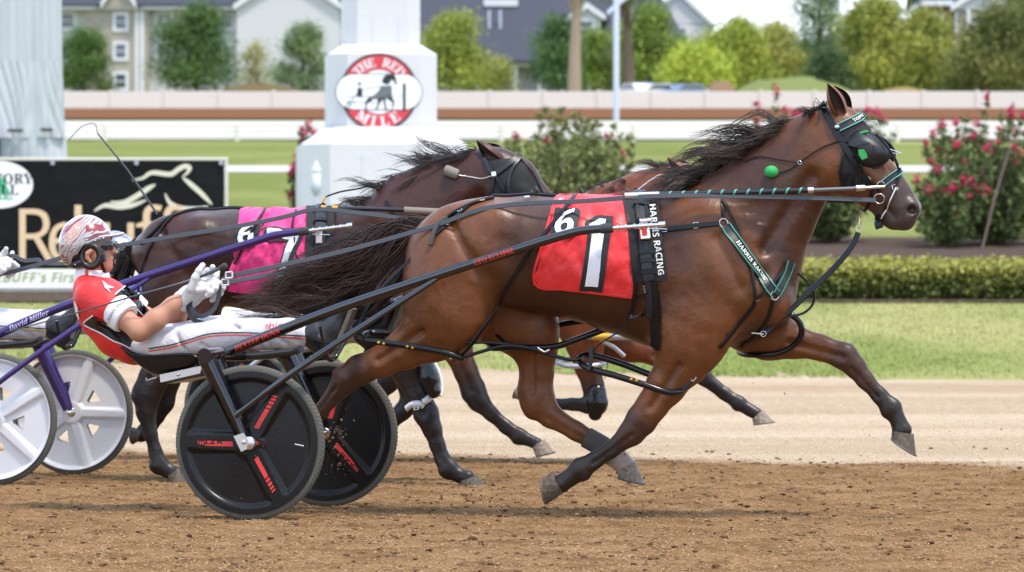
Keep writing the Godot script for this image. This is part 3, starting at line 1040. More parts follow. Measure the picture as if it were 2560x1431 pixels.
	# parked cars between the trunks
	for c in [[1592, 322.0, "car_white", 2.1, "pale blurred car parked left of the dark tree trunk"], [1648, 318.0, "car_white", 0.25, "white car parked below the yellow green trees nearest the dark car"], [1690, 320.0, "car_dark", 1.0, "dark car parked between two pale cars far beyond the fence"], [1722, 316.0, "car_blue", 0.4, "bluish car parked at the right end of the row"], [1612, 338.0, "car_blue", 0.0, "blue grey car half hidden behind the parked pale car"]]:
		parked_car(c[0], c[1], M[c[2]], c[3], c[4])

func parked_car(px: float, d: float, m: Material, turn: float, label: String) -> void:
	var at := G(px, d)
	at.y += 0.16
	var o := thing("parked_car", label, "car", Transform3D(Basis(Vector3.UP, turn), at), "cars parked beyond the far fence")
	var prof := PackedVector2Array()
	for q in [[-2.2, 0.3], [-2.25, 0.75], [-1.95, 0.92], [-1.3, 0.98], [-0.75, 1.42], [0.55, 1.45], [1.15, 1.0], [2.0, 0.86], [2.25, 0.6], [2.2, 0.3]]: prof.append(Vector2(q[0], q[1]))
	var g := Geo.new()
	g.poly(prof, Transform3D(Basis(), Vector3(0, 0, 0.86)), 1.72)
	part("body", g, m, o)
	var glass := PackedVector2Array()
	for q in [[-1.15, 1.0], [-0.7, 1.36], [0.5, 1.38], [1.0, 1.0]]: glass.append(Vector2(q[0], q[1]))
	for z in [0.87, -0.865]:
		g = Geo.new()
		g.poly(glass, Transform3D(Basis(), Vector3(0, 0, z)), 0.005)
		part("side_window", g, M.window_glass, o)
	for x in [-1.4, 1.4]:
		for z in [-0.75, 0.75]:
			g = Geo.new()
			g.lathe([Vector2(0.001, -0.1), Vector2(0.3, -0.1), Vector2(0.33, -0.06), Vector2(0.33, 0.06), Vector2(0.3, 0.1), Vector2(0.001, 0.1)], Transform3D(Basis(Vector3.RIGHT, PI / 2), Vector3(x, 0.33, z)), 14)
			part("wheel", g, M.rubber, o)

func tree(called: String, label: String, px: float, d: float, top: float, wide: float, low: float, tint: Color, tint2: Color, clumps: int, seed_: int, thin := 0.0, bark: Material = null, lean := 0.0, group := "trees beyond the far fence", bole := 0.22) -> void:
	var r := RandomNumberGenerator.new()
	r.seed = seed_
	var foot := G(px, d)
	var o := thing(called, label, "tree", Transform3D(Basis(), foot), group)
	var k := d / F
	var ht := (B(px, top, d).y - foot.y)
	var lo := maxf(B(px, minf(low + 22.0, 226.0) if low > 100.0 else low, d).y - foot.y, 0.2)
	var half := wide * k * 0.56
	var tr := Geo.new()
	var bend := Vector3(lean, 0, 0)
	var pts := []; var rad := []
	for i in 7:
		var s := i / 6.0
		pts.append(Vector3(r.randfn() * 0.06, 0, r.randfn() * 0.06) * s + Vector3(0, ht * 0.88 * s - 0.2, 0) + bend * s * s)
		rad.append(maxf(bole * (1.0 - s * 0.85), 0.03) * ht / 8.0)
	tr.tube(pts, rad, 8)
	var lobes := []
	var count := 13 + r.randi() % 5
	for i in count:
		var a := TAU * i / count * 2.4 + r.randf() * 0.7
		var h := lerpf(lo, ht, clampf((i + 0.6) / count + r.randf_range(-0.06, 0.06), 0.08, 0.95))
		var f := (h - lo) / maxf(ht - lo, 0.1)
		var reach := half * (1.1 - 0.85 * f * f) * r.randf_range(0.3, 0.8)
		var c := Vector3(cos(a) * reach, h, sin(a) * reach) + bend * f
		var size := half * r.randf_range(0.34, 0.60) * (1.05 - 0.30 * f)
		c.y = minf(c.y, ht - size * 0.7)
		lobes.append([c, size, r.randf_range(0.78, 1.18)])
		var from: Vector3 = Vector3(0, h * 0.62, 0) + bend * f
		tr.tube([from, from.lerp(c, 0.5) + Vector3(0, 0.15, 0), c], [0.05 * ht / 8.0 * 1.6, 0.035 * ht / 8.0 * 1.4, 0.012], 5)
	part("trunk", tr, bark if bark else M.bark, o)
	var where := []; var tints := []
	for i in int(clumps * 1.7):
		var lb: Array = lobes[r.randi() % count]
		var v := Vector3(r.randfn(), r.randfn(), r.randfn()).normalized() * pow(r.randf(), 0.45)
		if r.randf() < 0.12: v *= 1.3
		var p: Vector3 = lb[0] + v * Vector3(lb[1] * 1.1, lb[1] * 0.8, lb[1] * 1.1)
		if thin > 0.0 and r.randf() < thin and v.length() < 0.75: continue
		var s := r.randf_range(0.6, 1.25) * (0.38 + half * 0.09)
		where.append(Transform3D(Basis.from_euler(Vector3(r.randf() * 6, r.randf() * 6, r.randf() * 6)).scaled(Vector3.ONE * s), p))
		tints.append(tint.lerp(tint2, clampf(r.randf() * 0.75 + (lb[2] - 0.85) * 0.9, 0.0, 1.0)) * r.randf_range(1.1, 1.75) * (1.28 if tint2.r > 0.2 else 1.05))
	many("crown", M.tree_clump, M.leaf, where, tints, o)

func far_trees() -> void:
	M.tree_clump = leaf_clump(20, 0.20, 1.0, 8)
	var dk := Color(0.045, 0.085, 0.028); var md := Color(0.085, 0.13, 0.035); var yl := Color(0.24, 0.25, 0.035); var lm := Color(0.19, 0.25, 0.04)
	var list := [
		["dense dark green tree against the beige wall, nearest the white tent", 205, 372, 78, 132, 205, Color(0.05, 0.10, 0.02), md, 520, 0.0],
		["large dark green tree in the middle of the white apartment wall", 490, 368, 22, 190, 190, dk, md, 760, 0.25],
		["thin yellowish young tree right of the large dark tree", 640, 372, 112, 95, 215, Color(0.16, 0.17, 0.06), Color(0.28, 0.25, 0.08), 130, 0.5],
		["grey green tree just left of the white pylon", 757, 366, 66, 130, 205, Color(0.08, 0.13, 0.055), Color(0.15, 0.19, 0.075), 420, 0.2],
		["yellow tinged tree just right of the white pylon", 1125, 366, 42, 165, 190, Color(0.10, 0.13, 0.03), yl, 620, 0.1],
		["low yellow green shrub tree in front of the white porch", 1235, 372, 150, 105, 215, Color(0.14, 0.16, 0.05), Color(0.24, 0.24, 0.06), 240, 0.35],
		["dark green conical tree left of the tall bare trunk", 1395, 362, 50, 120, 200, dk, Color(0.09, 0.15, 0.05), 560, 0.1],
		["bright green tree behind the tall bare trunk", 1482, 370, 84, 120, 200, md, lm, 420, 0.15],
		["green tree with yellow edges right of the grey light pole", 1622, 368, 24, 170, 175, md, lm, 620, 0.2],
		["bright lime tree low in front of the parked cars", 1735, 350, 122, 160, 190, lm, Color(0.32, 0.33, 0.04), 520, 0.1],
		["yellow green tree with flat top under the open sky", 1835, 358, 62, 190, 185, Color(0.13, 0.17, 0.03), yl, 760, 0.1],
		["golden green tree right of the flat topped tree", 1935, 366, 66, 150, 195, Color(0.16, 0.18, 0.045), Color(0.30, 0.27, 0.06), 520, 0.15],
		["sparse tree with sky showing through its branches", 2050, 372, -60, 190, 150, Color(0.07, 0.12, 0.045), Color(0.13, 0.18, 0.07), 420, 0.5],
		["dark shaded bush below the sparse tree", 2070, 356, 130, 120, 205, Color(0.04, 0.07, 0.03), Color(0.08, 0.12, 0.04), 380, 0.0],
		["broad tree with golden top behind the horse's head", 2185, 360, 2, 220, 190, Color(0.08, 0.12, 0.03), Color(0.27, 0.25, 0.04), 950, 0.05],
		["second golden topped tree, left of the brick house", 2300, 364, 40, 180, 195, Color(0.09, 0.13, 0.03), Color(0.25, 0.24, 0.045), 720, 0.05],
		["darkest olive tree at the right edge of the view", 2500, 350, 20, 230, 190, Color(0.05, 0.07, 0.022), Color(0.17, 0.16, 0.04), 950, 0.0],
		["tall olive tree cut by the right edge of the frame", 2580, 356, -90, 170, 150, Color(0.06, 0.08, 0.025), Color(0.19, 0.18, 0.045), 620, 0.05],
		["small olive bush left of the darkest olive tree", 2425, 356, 118, 110, 210, Color(0.06, 0.085, 0.028), Color(0.15, 0.15, 0.04), 360, 0.0],
	]
	for i in list.size():
		var q: Array = list[i]
		tree("broadleaf_tree", q[0], q[1], q[2], q[3], q[4], q[5], q[6], q[7], q[8], 100 + i, q[9])
	for i in 9:                                                           # the farther row that closes the gaps
		var q: Array = [[1600, 96, 170], [1690, 112, 170], [1775, 104, 160], [1880, 118, 170], [1990, 112, 180], [2120, 84, 190], [2245, 92, 180], [2370, 112, 170], [2460, 104, 180]][i]
		tree("broadleaf_tree", "%s tree of the farther row, %s" % [["yellow green", "pale green", "dull green"][i % 3], ["behind the grey light pole", "behind the bright lime tree", "left of the flat topped tree", "between flat topped and golden trees", "under the sparse tree", "left of the broad golden topped tree", "between the two golden topped trees", "in front of the brick house", "beside the darkest olive tree"][i]], q[0], 392, q[1], q[2], 200, [Color(0.11, 0.14, 0.035), Color(0.10, 0.15, 0.05), Color(0.08, 0.11, 0.035)][i % 3], [Color(0.24, 0.24, 0.05), Color(0.18, 0.22, 0.07), Color(0.16, 0.18, 0.05)][i % 3], 420, 200 + i, 0.1)
	tree("bare_tree", "tall bare pale trunk rising in front of the dark roof", 1436, 340, -260, 120, -30, md, lm, 160, 301, 0.3, M.pale_bark, 0.5, "", 0.3)
	tree("dark_trunk_tree", "dark leaning trunk with a high crown right of the light pole", 1574, 342, -230, 200, 0, md, lm, 330, 302, 0.2, M.bark, -0.9, "", 0.27)
	# low mounds and scrub in front of the trees
	for q in [[1985, 330.0, 196, 330, Color(0.16, 0.19, 0.07), "grassy_mound"], [1800, 334.0, 206, 100, Color(0.20, 0.13, 0.08), "earth_mound"], [2260, 334.0, 220, 150, Color(0.24, 0.18, 0.08), "dry_mound"], [655, 345.0, 212, 260, Color(0.13, 0.10, 0.05), "earth_bank"]]:
		var g := Geo.new()
		var d: float = q[1]
		var c := G(q[0], d)
		var hh: float = B(q[0], q[2], d).y - c.y
		var hw: float = q[3] * d / F * 0.5
		var nn := noise(0.25, int(q[0]))
		var rows := []
		for j in 13:
			var row := PackedVector3Array()
			for i in 33:
				var u := lerpf(-1, 1, i / 32.0); var v := lerpf(-1, 1, j / 12.0)
				var f := pow(maxf(0.0, 1.0 - u * u), 0.5) * maxf(0.0, 1.0 - v * v)
				row.append(c + Vector3(u * hw, f * hh * (1.0 + 0.25 * nn.get_noise_2d(u * hw, v * 6.0)) - 0.3 * (1.0 - f) + 0.1, v * 6.0))
			rows.append(row)
		g.grid(rows)
		var m := mat(q[5], q[4], 1.0, 0.0, 0.0)
		bumpy(m, M.grain, 0.6, 1.5)
		structure(q[5], g, m)
func octagon(hw: float, ch: float, y: float) -> PackedVector3Array:      # square with cut corners
	var out := PackedVector3Array()
	for q in [[-hw + ch, hw], [hw - ch, hw], [hw, hw - ch], [hw, -hw + ch], [hw - ch, -hw], [-hw + ch, -hw], [-hw, -hw + ch], [-hw, hw - ch]]:
		out.append(Vector3(q[0], y, q[1]))
	return out

func prism(g: Geo, lower: PackedVector3Array, upper: PackedVector3Array) -> void:
	for i in lower.size():
		var j := (i + 1) % lower.size()
		g.face([lower[i], lower[j], upper[j], upper[i]])

func finish_post() -> void:
	var d := 71.5
	var k := d / F
	var base := G(951, d)
	var tf := Transform3D(Basis(Vector3.UP, 0.09), base)
	var o := thing("finish_post", "tall white stepped octagonal finish post with a round red and white sign", "monument", tf)
	var Y := func(py: float) -> float: return EYE.y - (py - 715.5) * k - base.y
	var w0 := 206.0 * k; var w1 := 135.0 * k; var w2 := 95.0 * k
	var g := Geo.new()
	prism(g, octagon(w0, w0 * 0.34, -0.2), octagon(w0, w0 * 0.34, Y.call(366)))
	prism(g, octagon(w0, w0 * 0.34, Y.call(366)), octagon(w1 * 1.02, w1 * 0.34, Y.call(322)))
	part("lower_tier", g, M.white_paint, o)
	g = Geo.new()
	prism(g, octagon(w1, w1 * 0.34, Y.call(324)), octagon(w1, w1 * 0.34, Y.call(141)))
	prism(g, octagon(w1, w1 * 0.34, Y.call(141)), octagon(w2 * 1.02, w2 * 0.34, Y.call(116)))
	part("middle_tier", g, M.white_paint, o)
	g = Geo.new()
	prism(g, octagon(w2, w2 * 0.34, Y.call(118)), octagon(w2, w2 * 0.34, Y.call(-260)))
	g.face(Array(octagon(w2, w2 * 0.34, Y.call(-260))))
	part("upper_column", g, M.white_paint, o)
	for q in [[w0, Y.call(392)], [w1, Y.call(200)], [w2, Y.call(50)]]:          # sheet seams
		for s in [-0.28, 0.4]:
			g = Geo.new()
			g.box(Transform3D(Basis(), Vector3(s * q[0], q[1] - 0.30, q[0] + 0.001)), Vector3(0.012, 0.62, 0.008), 0.002)
			part("sheet_seam", g, M.grey_pole, o)
	# the sign on the middle tier
	var cx := (936.0 - 951.0) * k + 0.02
	var cy: float = Y.call(236)
	var sg := Transform3D(Basis(), Vector3(cx, cy, w1 + 0.004))
	var R := 92.0 * k
	var face := func(z: float) -> Transform3D: return sg * Transform3D(Basis(), Vector3(0, 0, z))
	var ringp := func(r: float, a0: float, a1: float, r2: float) -> PackedVector2Array:
		var out := PackedVector2Array()
		for i in 41:
			var a := lerpf(a0, a1, i / 40.0)
			out.append(Vector2(cos(a), sin(a)) * r)
		for i in 41:
			var a := lerpf(a1, a0, i / 40.0)
			out.append(Vector2(cos(a), sin(a)) * r2)
		return out
	var pill := func(hw: float, hh: float) -> PackedVector2Array:
		var out := PackedVector2Array()
		for i in 25:
			var a := -PI / 2 + PI * i / 24.0
			out.append(Vector2(hw - hh + cos(a) * hh, sin(a) * hh))
		for i in 25:
			var a := PI / 2 + PI * i / 24.0
			out.append(Vector2(-hw + hh + cos(a) * hh, sin(a) * hh))
		return out
	g = Geo.new()
	g.poly(ringp.call(R * 1.045, 0.0, TAU, R * 0.98), face.call(0.010), 0.012)
	var sign_ := part("sign", g, M.sign_green_black, o)
	g = Geo.new()
	var a := asin(0.43)
	g.poly(ringp.call(R, a, PI - a, R * 0.60), face.call(0.010), 0.010)
	g.poly(ringp.call(R, PI + a, TAU - a, R * 0.60), face.call(0.010), 0.010)
	part("red_band", g, M.sign_red, sign_)
	g = Geo.new()
	g.poly(pill.call(R * 1.17, R * 0.49), face.call(0.013), 0.012)
	part("outline", g, M.sign_green_black, sign_)
	g = Geo.new()
	g.poly(pill.call(R * 1.145, R * 0.465), face.call(0.017), 0.012)
	for s in [[a + 0.02, PI - a - 0.02], [PI + a + 0.02, TAU - a - 0.02]]:
		var half := PackedVector2Array()
		for i in 31:
			var t: float = lerpf(s[0], s[1], i / 30.0)
			half.append(Vector2(cos(t), sin(t)) * R * 0.585)
		g.poly(half, face.call(0.008), 0.006)
	part("field", g, M.sign_white, sign_)
	g = Geo.new()
	var word := "THE RED"
	for i in word.length():
		if word[i] == " ": continue
		var t := PI / 2 + 0.80 - i * 1.60 / (word.length() - 1)
		print_on(g, letters(word[i], R * 0.235, true), flat(face.call(0.0115) * Transform3D(Basis(Vector3.BACK, t - PI / 2), Vector3(cos(t), sin(t), 0) * R * 0.80)), 9.0)
	word = "MILE"
	for i in word.length():
		var t := -PI / 2 - 0.56 + i * 1.12 / (word.length() - 1)
		print_on(g, letters(word[i], R * 0.27, true), flat(face.call(0.0115) * Transform3D(Basis(Vector3.BACK, t + PI / 2), Vector3(cos(t), sin(t), 0) * R * 0.80)), 9.0)
	part("lettering", g, M.sign_white, sign_)
	# trotter, cart and driver, and the post
	g = Geo.new()
	var S := func(list: Array) -> PackedVector2Array:
		var out := PackedVector2Array()
		for q in list: out.append(Vector2((q[0] - 612.0) / 228.0, -(q[1] - 622.0) / 228.0) * R)
		return out
	var fz: Transform3D = face.call(0.021)
	for j in 6:                                                                   # striped body
		var y := 588.0 + j * 14.0
		g.poly(S.call([[632 - absf(j - 2.0) * 4 - j * 13, y], [690 + j * 0.5, y - 5], [690 + j * 0.5, y + 5], [628 - absf(j - 2.0) * 4 - j * 13, y + 9]]), fz, 0.003)
	g.poly(S.call([[628, 560], [640, 528], [668, 512], [700, 508], [714, 530], [722, 572], [712, 580], [702, 552], [688, 548], [676, 572], [650, 576]]), fz, 0.003)
	g.poly(S.call([[550, 655], [580, 662], [560, 682], [540, 690], [534, 736], [526, 736], [528, 684]]), fz, 0.003)
	g.poly(S.call([[600, 660], [634, 664], [620, 690], [596, 734], [586, 734], [606, 690]]), fz, 0.003)
	g.poly(S.call([[634, 664], [652, 662], [652, 690], [664, 736], [654, 736], [642, 700]]), fz, 0.003)
	g.poly(S.call([[660, 662], [690, 656], [708, 680], [700, 720], [690, 716], [696, 690], [680, 676]]), fz, 0.003)
	for sgn in [[768.0, 652.0, 10.0, 80.0]]:
		g.poly(S.call([[758, 570], [776, 570], [776, 736], [758, 736]]), fz, 0.003)
	g.poly(S.call([[482, 600], [500, 592], [512, 620], [508, 645], [520, 652], [490, 656], [474, 640]]), fz, 0.003)
	for c in [[492.0, 573.0, 10.0], [424.0, 706.0, 26.0], [424.0, 706.0, 20.0]]:
		var ring := PackedVector2Array()
		var pts := []
		for i in 20: pts.append([c[0] + cos(TAU * i / 20) * c[2] * (0.55 if c[2] > 12 else 1.0), c[1] + sin(TAU * i / 20) * c[2]])
		if c[2] > 12.0:
			for i in 20:
				var q0: Array = pts[i]; var q1: Array = pts[(i + 1) % 20]
				g.poly(S.call([q0, q1, [lerpf(q1[0], c[0], 0.14), lerpf(q1[1], c[1], 0.14)], [lerpf(q0[0], c[0], 0.14), lerpf(q0[1], c[1], 0.14)]]), fz, 0.003)
		else:
			g.poly(S.call(pts), fz, 0.003)
	for q in [[395, 652, 760, 649, 3.0], [424, 690, 476, 640, 4.0], [440, 684, 600, 688, 3.5], [500, 612, 630, 585, 3.0], [410, 594, 470, 597, 2.0], [424, 706, 470, 684, 3.0]]:
		var v0 := Vector2(q[0], q[1]); var v1 := Vector2(q[2], q[3])
		var nn: Vector2 = (v1 - v0).orthogonal().normalized() * q[4] * 0.5
		g.poly(S.call([[v0.x + nn.x, v0.y + nn.y], [v1.x + nn.x, v1.y + nn.y], [v1.x - nn.x, v1.y - nn.y], [v0.x - nn.x, v0.y - nn.y]]), fz, 0.003)
	part("trotter_emblem", g, M.sign_green_black, sign_)
	# lantern in front of it
	d = 67.0
	o = thing("garden_lantern", "small pale lantern on a post in front of the white finish post", "lantern", Transform3D(Basis(), G(790, d)))
	var up := func(py: float) -> float: return EYE.y - (py - 715.5) * d / F - rise(d)
	g = Geo.new()
	g.tube([Vector3(0, 0, 0), Vector3(0, up.call(490), 0)], 0.035, 10)
	part("post", g, M.grey_pole, o)
	g = Geo.new()
	g.lathe([Vector2(0.03, up.call(492)), Vector2(0.07, up.call(480)), Vector2(0.085, up.call(468)), Vector2(0.08, up.call(460))], Transform3D(), 16)
	part("collar", g, M.grey_pole, o)
	g = Geo.new()
	g.lathe([Vector2(0.07, up.call(460)), Vector2(0.075, up.call(438)), Vector2(0.06, up.call(428))], Transform3D(), 16)
	part("glass", g, M.lamp_glass, o)
	g = Geo.new()
	g.lathe([Vector2(0.085, up.call(428)), Vector2(0.06, up.call(418)), Vector2(0.03, up.call(410)), Vector2(0.015, up.call(403)), Vector2(0.001, up.call(402))], Transform3D(), 16)
	part("cap", g, M.grey_pole, o)

func banner() -> void:
	var d := 61.5
	var k := d / F
	var base := G(0, d)
	base.x = 0.0
	var o := thing("banner", "black sponsor banner with tan lettering and a white horse outline on a white frame", "banner", Transform3D(Basis(), base))
	var X := func(px: float) -> float: return (px - 1280.0) * k
	var Y := func(py: float) -> float: return EYE.y - (py - 715.5) * k - base.y
	var x0: float = X.call(-420); var x1: float = X.call(560)
	var y0: float = Y.call(672); var y1: float = Y.call(402)
	var wave := func(x: float, y: float) -> float:
		return 0.012 * sin(x * 3.1 + y * 2.0) + 0.02 * sin((x - x1) * 5.0 + (y - y1) * 7.0) * exp(-Vector2(x - x1, y - y1).length() * 2.2)
	var g := Geo.new()
	var rows := []
	for j in 13:
		var row := PackedVector3Array()
		for i in 61:
			var x := lerpf(x0, x1, i / 60.0); var y := lerpf(y0, y1, j / 12.0)
			row.append(Vector3(x, y, wave.call(x, y)))
		rows.append(row)
	g.grid(rows)
	var cloth := part("sheet", g, M.banner_black, o)
	var on := func(z: float) -> Callable:
		return func(q: Vector2): return [Vector3(q.x, q.y, wave.call(q.x, q.y) + z), Vector3(0, 0, 1)]
	var place := func(tris: Array, px: float, py: float) -> Array:
		var out := []
		for t in tris: out.append(t + Vector2(X.call(px), Y.call(py)))
		return out
	var hc := 130.0 * k
	for q in [["R", 90, 587, 1.0], ["e", 160, 606, 0.70], ["b", 228, 587, 1.06], ["u", 296, 606, 0.70], ["f", 372, 584, 1.04], ["f", 424, 584, 1.04]]:
		g = Geo.new()
		print_on(g, place.call(letters(q[0], hc * q[3] * (1.0 if q[0] != "e" and q[0] != "u" else 1.43), false, false), q[1], q[2]), on.call(0.006), 0.3)
		part("letter", g, M.banner_gold, cloth)
	g = Geo.new()
	var oval := PackedVector2Array(); var inner := PackedVector2Array()
	for i in 48:
		var a := TAU * i / 48.0
		oval.append(Vector2(X.call(-2) + cos(a) * 84 * k, Y.call(462) + sin(a) * 59 * k))
		inner.append(Vector2(X.call(-2) + cos(a) * 80 * k, Y.call(462) + sin(a) * 55 * k))
	print_on(g, outline(oval), on.call(0.006), 0.3)
	var badge := part("badge", g, M.sign_white, cloth)
	g = Geo.new()
	print_on(g, place.call(letters("VICTORY", 25 * k, true), 2, 447), on.call(0.011), 0.3)
	print_on(g, place.call(letters("HILL", 25 * k, true, true), 2, 475), on.call(0.011), 0.3)
	part("badge_lettering", g, M.banner_black, cloth)
	g = Geo.new()
	print_on(g, [Vector2(X.call(-30), Y.call(500)), Vector2(X.call(34), Y.call(500)), Vector2(X.call(2), Y.call(438))], on.call(0.0085), 0.3)
	part("badge_hill", g, M.banner_green, cloth)
	g = Geo.new()
	print_on(g, place.call(letters("F A R M", 12 * k, true), 0, 492), on.call(0.012), 0.3)
	part("badge_caption", g, M.sign_white, cloth)
	# the running horse outline: tapering strokes
	var V := func(list: Array) -> Array:
		var out := []
		for q in list: out.append(Vector2(X.call(q[0]), Y.call(q[1])))
		return out
	for st in [[[[330, 450], [355, 446], [380, 432], [425, 436], [445, 424], [462, 416], [474, 420], [468, 432], [456, 442]], 15.0], [[[456, 444], [478, 462], [505, 486], [530, 512]], 15.0], [[[275, 505], [310, 506], [345, 488], [372, 470], [388, 462]], 16.0], [[[235, 528], [262, 514], [300, 518], [335, 512], [366, 500]], 15.0], [[[412, 484], [425, 508], [452, 520], [490, 522], [520, 516]], 14.0]]:
		g = Geo.new()
		var line: Array = curve(V.call(st[0]), 6)
		var up := PackedVector2Array(); var dn := []
		for i in line.size():
			var dir: Vector2 = (line[mini(i + 1, line.size() - 1)] - line[maxi(i - 1, 0)]).normalized()
			var s: float = i / float(line.size() - 1)
			var w: float = st[1] * k * 0.40 * clampf(sin(PI * (0.06 + 0.88 * s)) * 1.15, 0.15, 1.0)
			up.append(line[i] + dir.orthogonal() * w)
			dn.append(line[i] - dir.orthogonal() * w)
		for i in line.size() - 1:
			print_on(g, [up[i], up[i + 1], dn[i], up[i + 1], dn[i + 1], dn[i]], on.call(0.006), 0.3)
		part("horse_outline", g, M.banner_cream, cloth)
	# white strip under it with lime lettering
	g = Geo.new()
	g.box(Transform3D(Basis(), Vector3((x0 + x1) / 2, (Y.call(674) + Y.call(722)) / 2, 0.0)), Vector3(x1 - x0, Y.call(674) - Y.call(722), 0.02), 0.004)
	var strip := part("caption_strip", g, M.sign_white, o)
	g = Geo.new()
	print_on(g, place.call(letters("REBUFF's First Crop", 25 * k, false, true, 0.22), 128, 697), flat(Transform3D(Basis(), Vector3(0, 0, 0.014))), 9.0)
	part("caption_lettering", g, M.banner_lime, strip)
	for b in [["top_rail", x0, x1 + 0.05, Y.call(401), Y.call(394)], ["bottom_rail", x0, x1 + 0.05, Y.call(734), Y.call(724)], ["end_post", x1 + 0.005, x1 + 0.05, -0.05, Y.call(402)], ["post", X.call(180), X.call(188), -0.05, Y.call(735)]]:
		g = Geo.new()
		g.box(Transform3D(Basis(), Vector3((b[1] + b[2]) / 2, (b[3] + b[4]) / 2, -0.05)), Vector3(b[2] - b[1], absf(b[4] - b[3]), 0.06), 0.006)
		part(b[0], g, M.fence_white, o)
	for px in [-60.0, 131.0, 341.0, 553.0]:
		g = Geo.new()
		g.lathe([Vector2(0.012, 0.0), Vector2(0.03, 0.0), Vector2(0.03, 0.006), Vector2(0.012, 0.006)], Transform3D(Basis(Vector3.RIGHT, PI / 2), Vector3(X.call(px), Y.call(408), 0.03)), 14)
		part("eyelet", g, M.grey_pole, o)

func tent() -> void:
	var d := 78.0
	var k := d / F
	var base := G(0, d)
	var o := thing("fabric_tower", "tall tower wrapped in pleated white fabric behind the banner", "tower", Transform3D(Basis(), Vector3(0, base.y, base.z)))
	var X := func(px: float) -> float: return (px - 1280.0) * k
	var Y := func(py: float) -> float: return EYE.y - (py - 715.5) * k - base.y
	for seg in [["upper_sheet", 152, -220, -160, -160, 150, 146], ["lower_sheet", 345, 151, -160, -160, 158, 151], ["hem", 640, 340, -150, -160, 172, 160]]:
		var g := Geo.new()
		var rows := []
		for j in 15:
			var s := j / 14.0
			var row := PackedVector3Array()
			var l: float = lerpf(X.call(seg[3]), X.call(seg[4]), s)
			var r: float = lerpf(X.call(seg[5]), X.call(seg[6]), s)
			for i in 141:
				var u := i / 140.0 * 3.0
				var p: Vector2
				if u < 1.0: p = Vector2(l, -0.7 * (1.0 - u))
				elif u < 2.0: p = Vector2(lerpf(l, r, u - 1.0), 0.0)
				else: p = Vector2(r - 0.06 * (u - 2.0), -0.7 * (u - 2.0))
				var slant := (1.0 - s) * 0.16 if seg[0] == "lower_sheet" else 0.0
				var q := u * 1.0 + slant * sin(u * 7.0)
				var f := 0.016 * sin(q * 95.0) + 0.03 * sin(q * 23.0 + 2.5 * (1.0 - s)) * (1.0 - s * 0.6) + 0.012 * sin(q * 151.0 + s * 3.0)
				if seg[0] == "hem": f += 0.05 * sin(u * 9.0 + s * 5.0)
				row.append(Vector3(p.x + (0.02 if u > 2.0 else 0.0), lerpf(Y.call(seg[1]), Y.call(seg[2]), s) + (0.05 * sin(u * 14.0) * (1.0 - s) if seg[0] == "hem" else 0.0), p.y + f + (0.05 if seg[0] == "lower_sheet" else 0.0)))
			rows.append(row)
		g.grid(rows)
		part(seg[0], g, M.fabric_white, o)
	for q in [[20, 58, 327], [102, 133, 325]]:
		var g := Geo.new()
		g.box(Transform3D(Basis(), Vector3((X.call(q[0]) + X.call(q[1])) / 2, Y.call(q[2]), 0.13)), Vector3((q[1] - q[0]) * k, 7 * k, 0.03), 0.004)
		part("strap_slot", g, M.dark_slot, o)
	var g2 := Geo.new()
	g2.box(Transform3D(Basis(), Vector3(X.call(-160), Y.call(380), 0.35)), Vector3(330 * k, 70 * k, 0.3), 0.03)
	part("equipment_box", g2, M.dark_slot, o)

func bush(label: String, px: float, d: float, top: float, wide: float, stems: int, flowers: int, seed_: int, tint: Color, tint2: Color, leaves: int) -> void:
	var r := RandomNumberGenerator.new()
	r.seed = seed_
	var foot := G(px, d)
	foot.y += 0.06
	var o := thing("flowering_bush", label, "bush", Transform3D(Basis(), foot), "red flowering bushes in the bed")
	var ht := B(px, top, d).y - foot.y
	var half := wide * d / F * 0.5
	var st := Geo.new()
	var where := []; var tints := []; var fw := []; var ft := []
	leaves = int(leaves * 1.5)
	for i in stems:
		var a := r.randf() * TAU
		var reach := half * sqrt(r.randf())
		var tip := Vector3(cos(a) * reach, ht * (1.0 - 0.3 * (reach / half) ** 2) * r.randf_range(0.42, 1.0), sin(a) * reach)
		var mid := tip * Vector3(0.72, 0.5, 0.72) + Vector3(r.randfn() * 0.08, ht * 0.02, r.randfn() * 0.08)
		var line := curve([Vector3(cos(a) * 0.06, -0.05, sin(a) * 0.06), mid, tip], 6)
		st.tube(line, [0.014, 0.013, 0.012, 0.011, 0.010, 0.009, 0.008, 0.007, 0.006, 0.005, 0.004, 0.003, 0.002], 5)
		for j in leaves / stems:
			var s := pow(r.randf(), 0.75)
			var p: Vector3 = line[int(s * 12)] + Vector3(r.randfn(), r.randfn() * 0.8, r.randfn()) * (0.035 + 0.10 * (1.0 - s) * (1.0 - s))
			if p.y < 0.12: continue
			where.append(Transform3D(Basis.from_euler(Vector3(r.randf() * 6, r.randf() * 6, r.randf() * 6)).scaled(Vector3.ONE * r.randf_range(0.6, 1.2)), p))
			tints.append(tint.lerp(tint2, clampf(r.randf() * 0.7 + s * 0.4 - 0.1, 0, 1)) * r.randf_range(0.75, 1.25))
		if i < flowers:
			for j in 9:
				fw.append(Transform3D(Basis.from_euler(Vector3(r.randf() * 6, r.randf() * 6, r.randf() * 6)).scaled(Vector3.ONE * r.randf_range(0.7, 1.25)), tip + Vector3(r.randfn(), r.randfn() * 1.3, r.randfn()) * 0.028))
				ft.append(Color(0.52, 0.03, 0.075).lerp(Color(0.62, 0.06, 0.17), r.randf()) * r.randf_range(0.75, 1.2))
	part("stems", st, M.bark, o)
	many("foliage", M.bush_clump, M.leaf, where, tints, o)
	if fw.size(): many("flowers", M.flower_clump, M.petal, fw, ft, o)

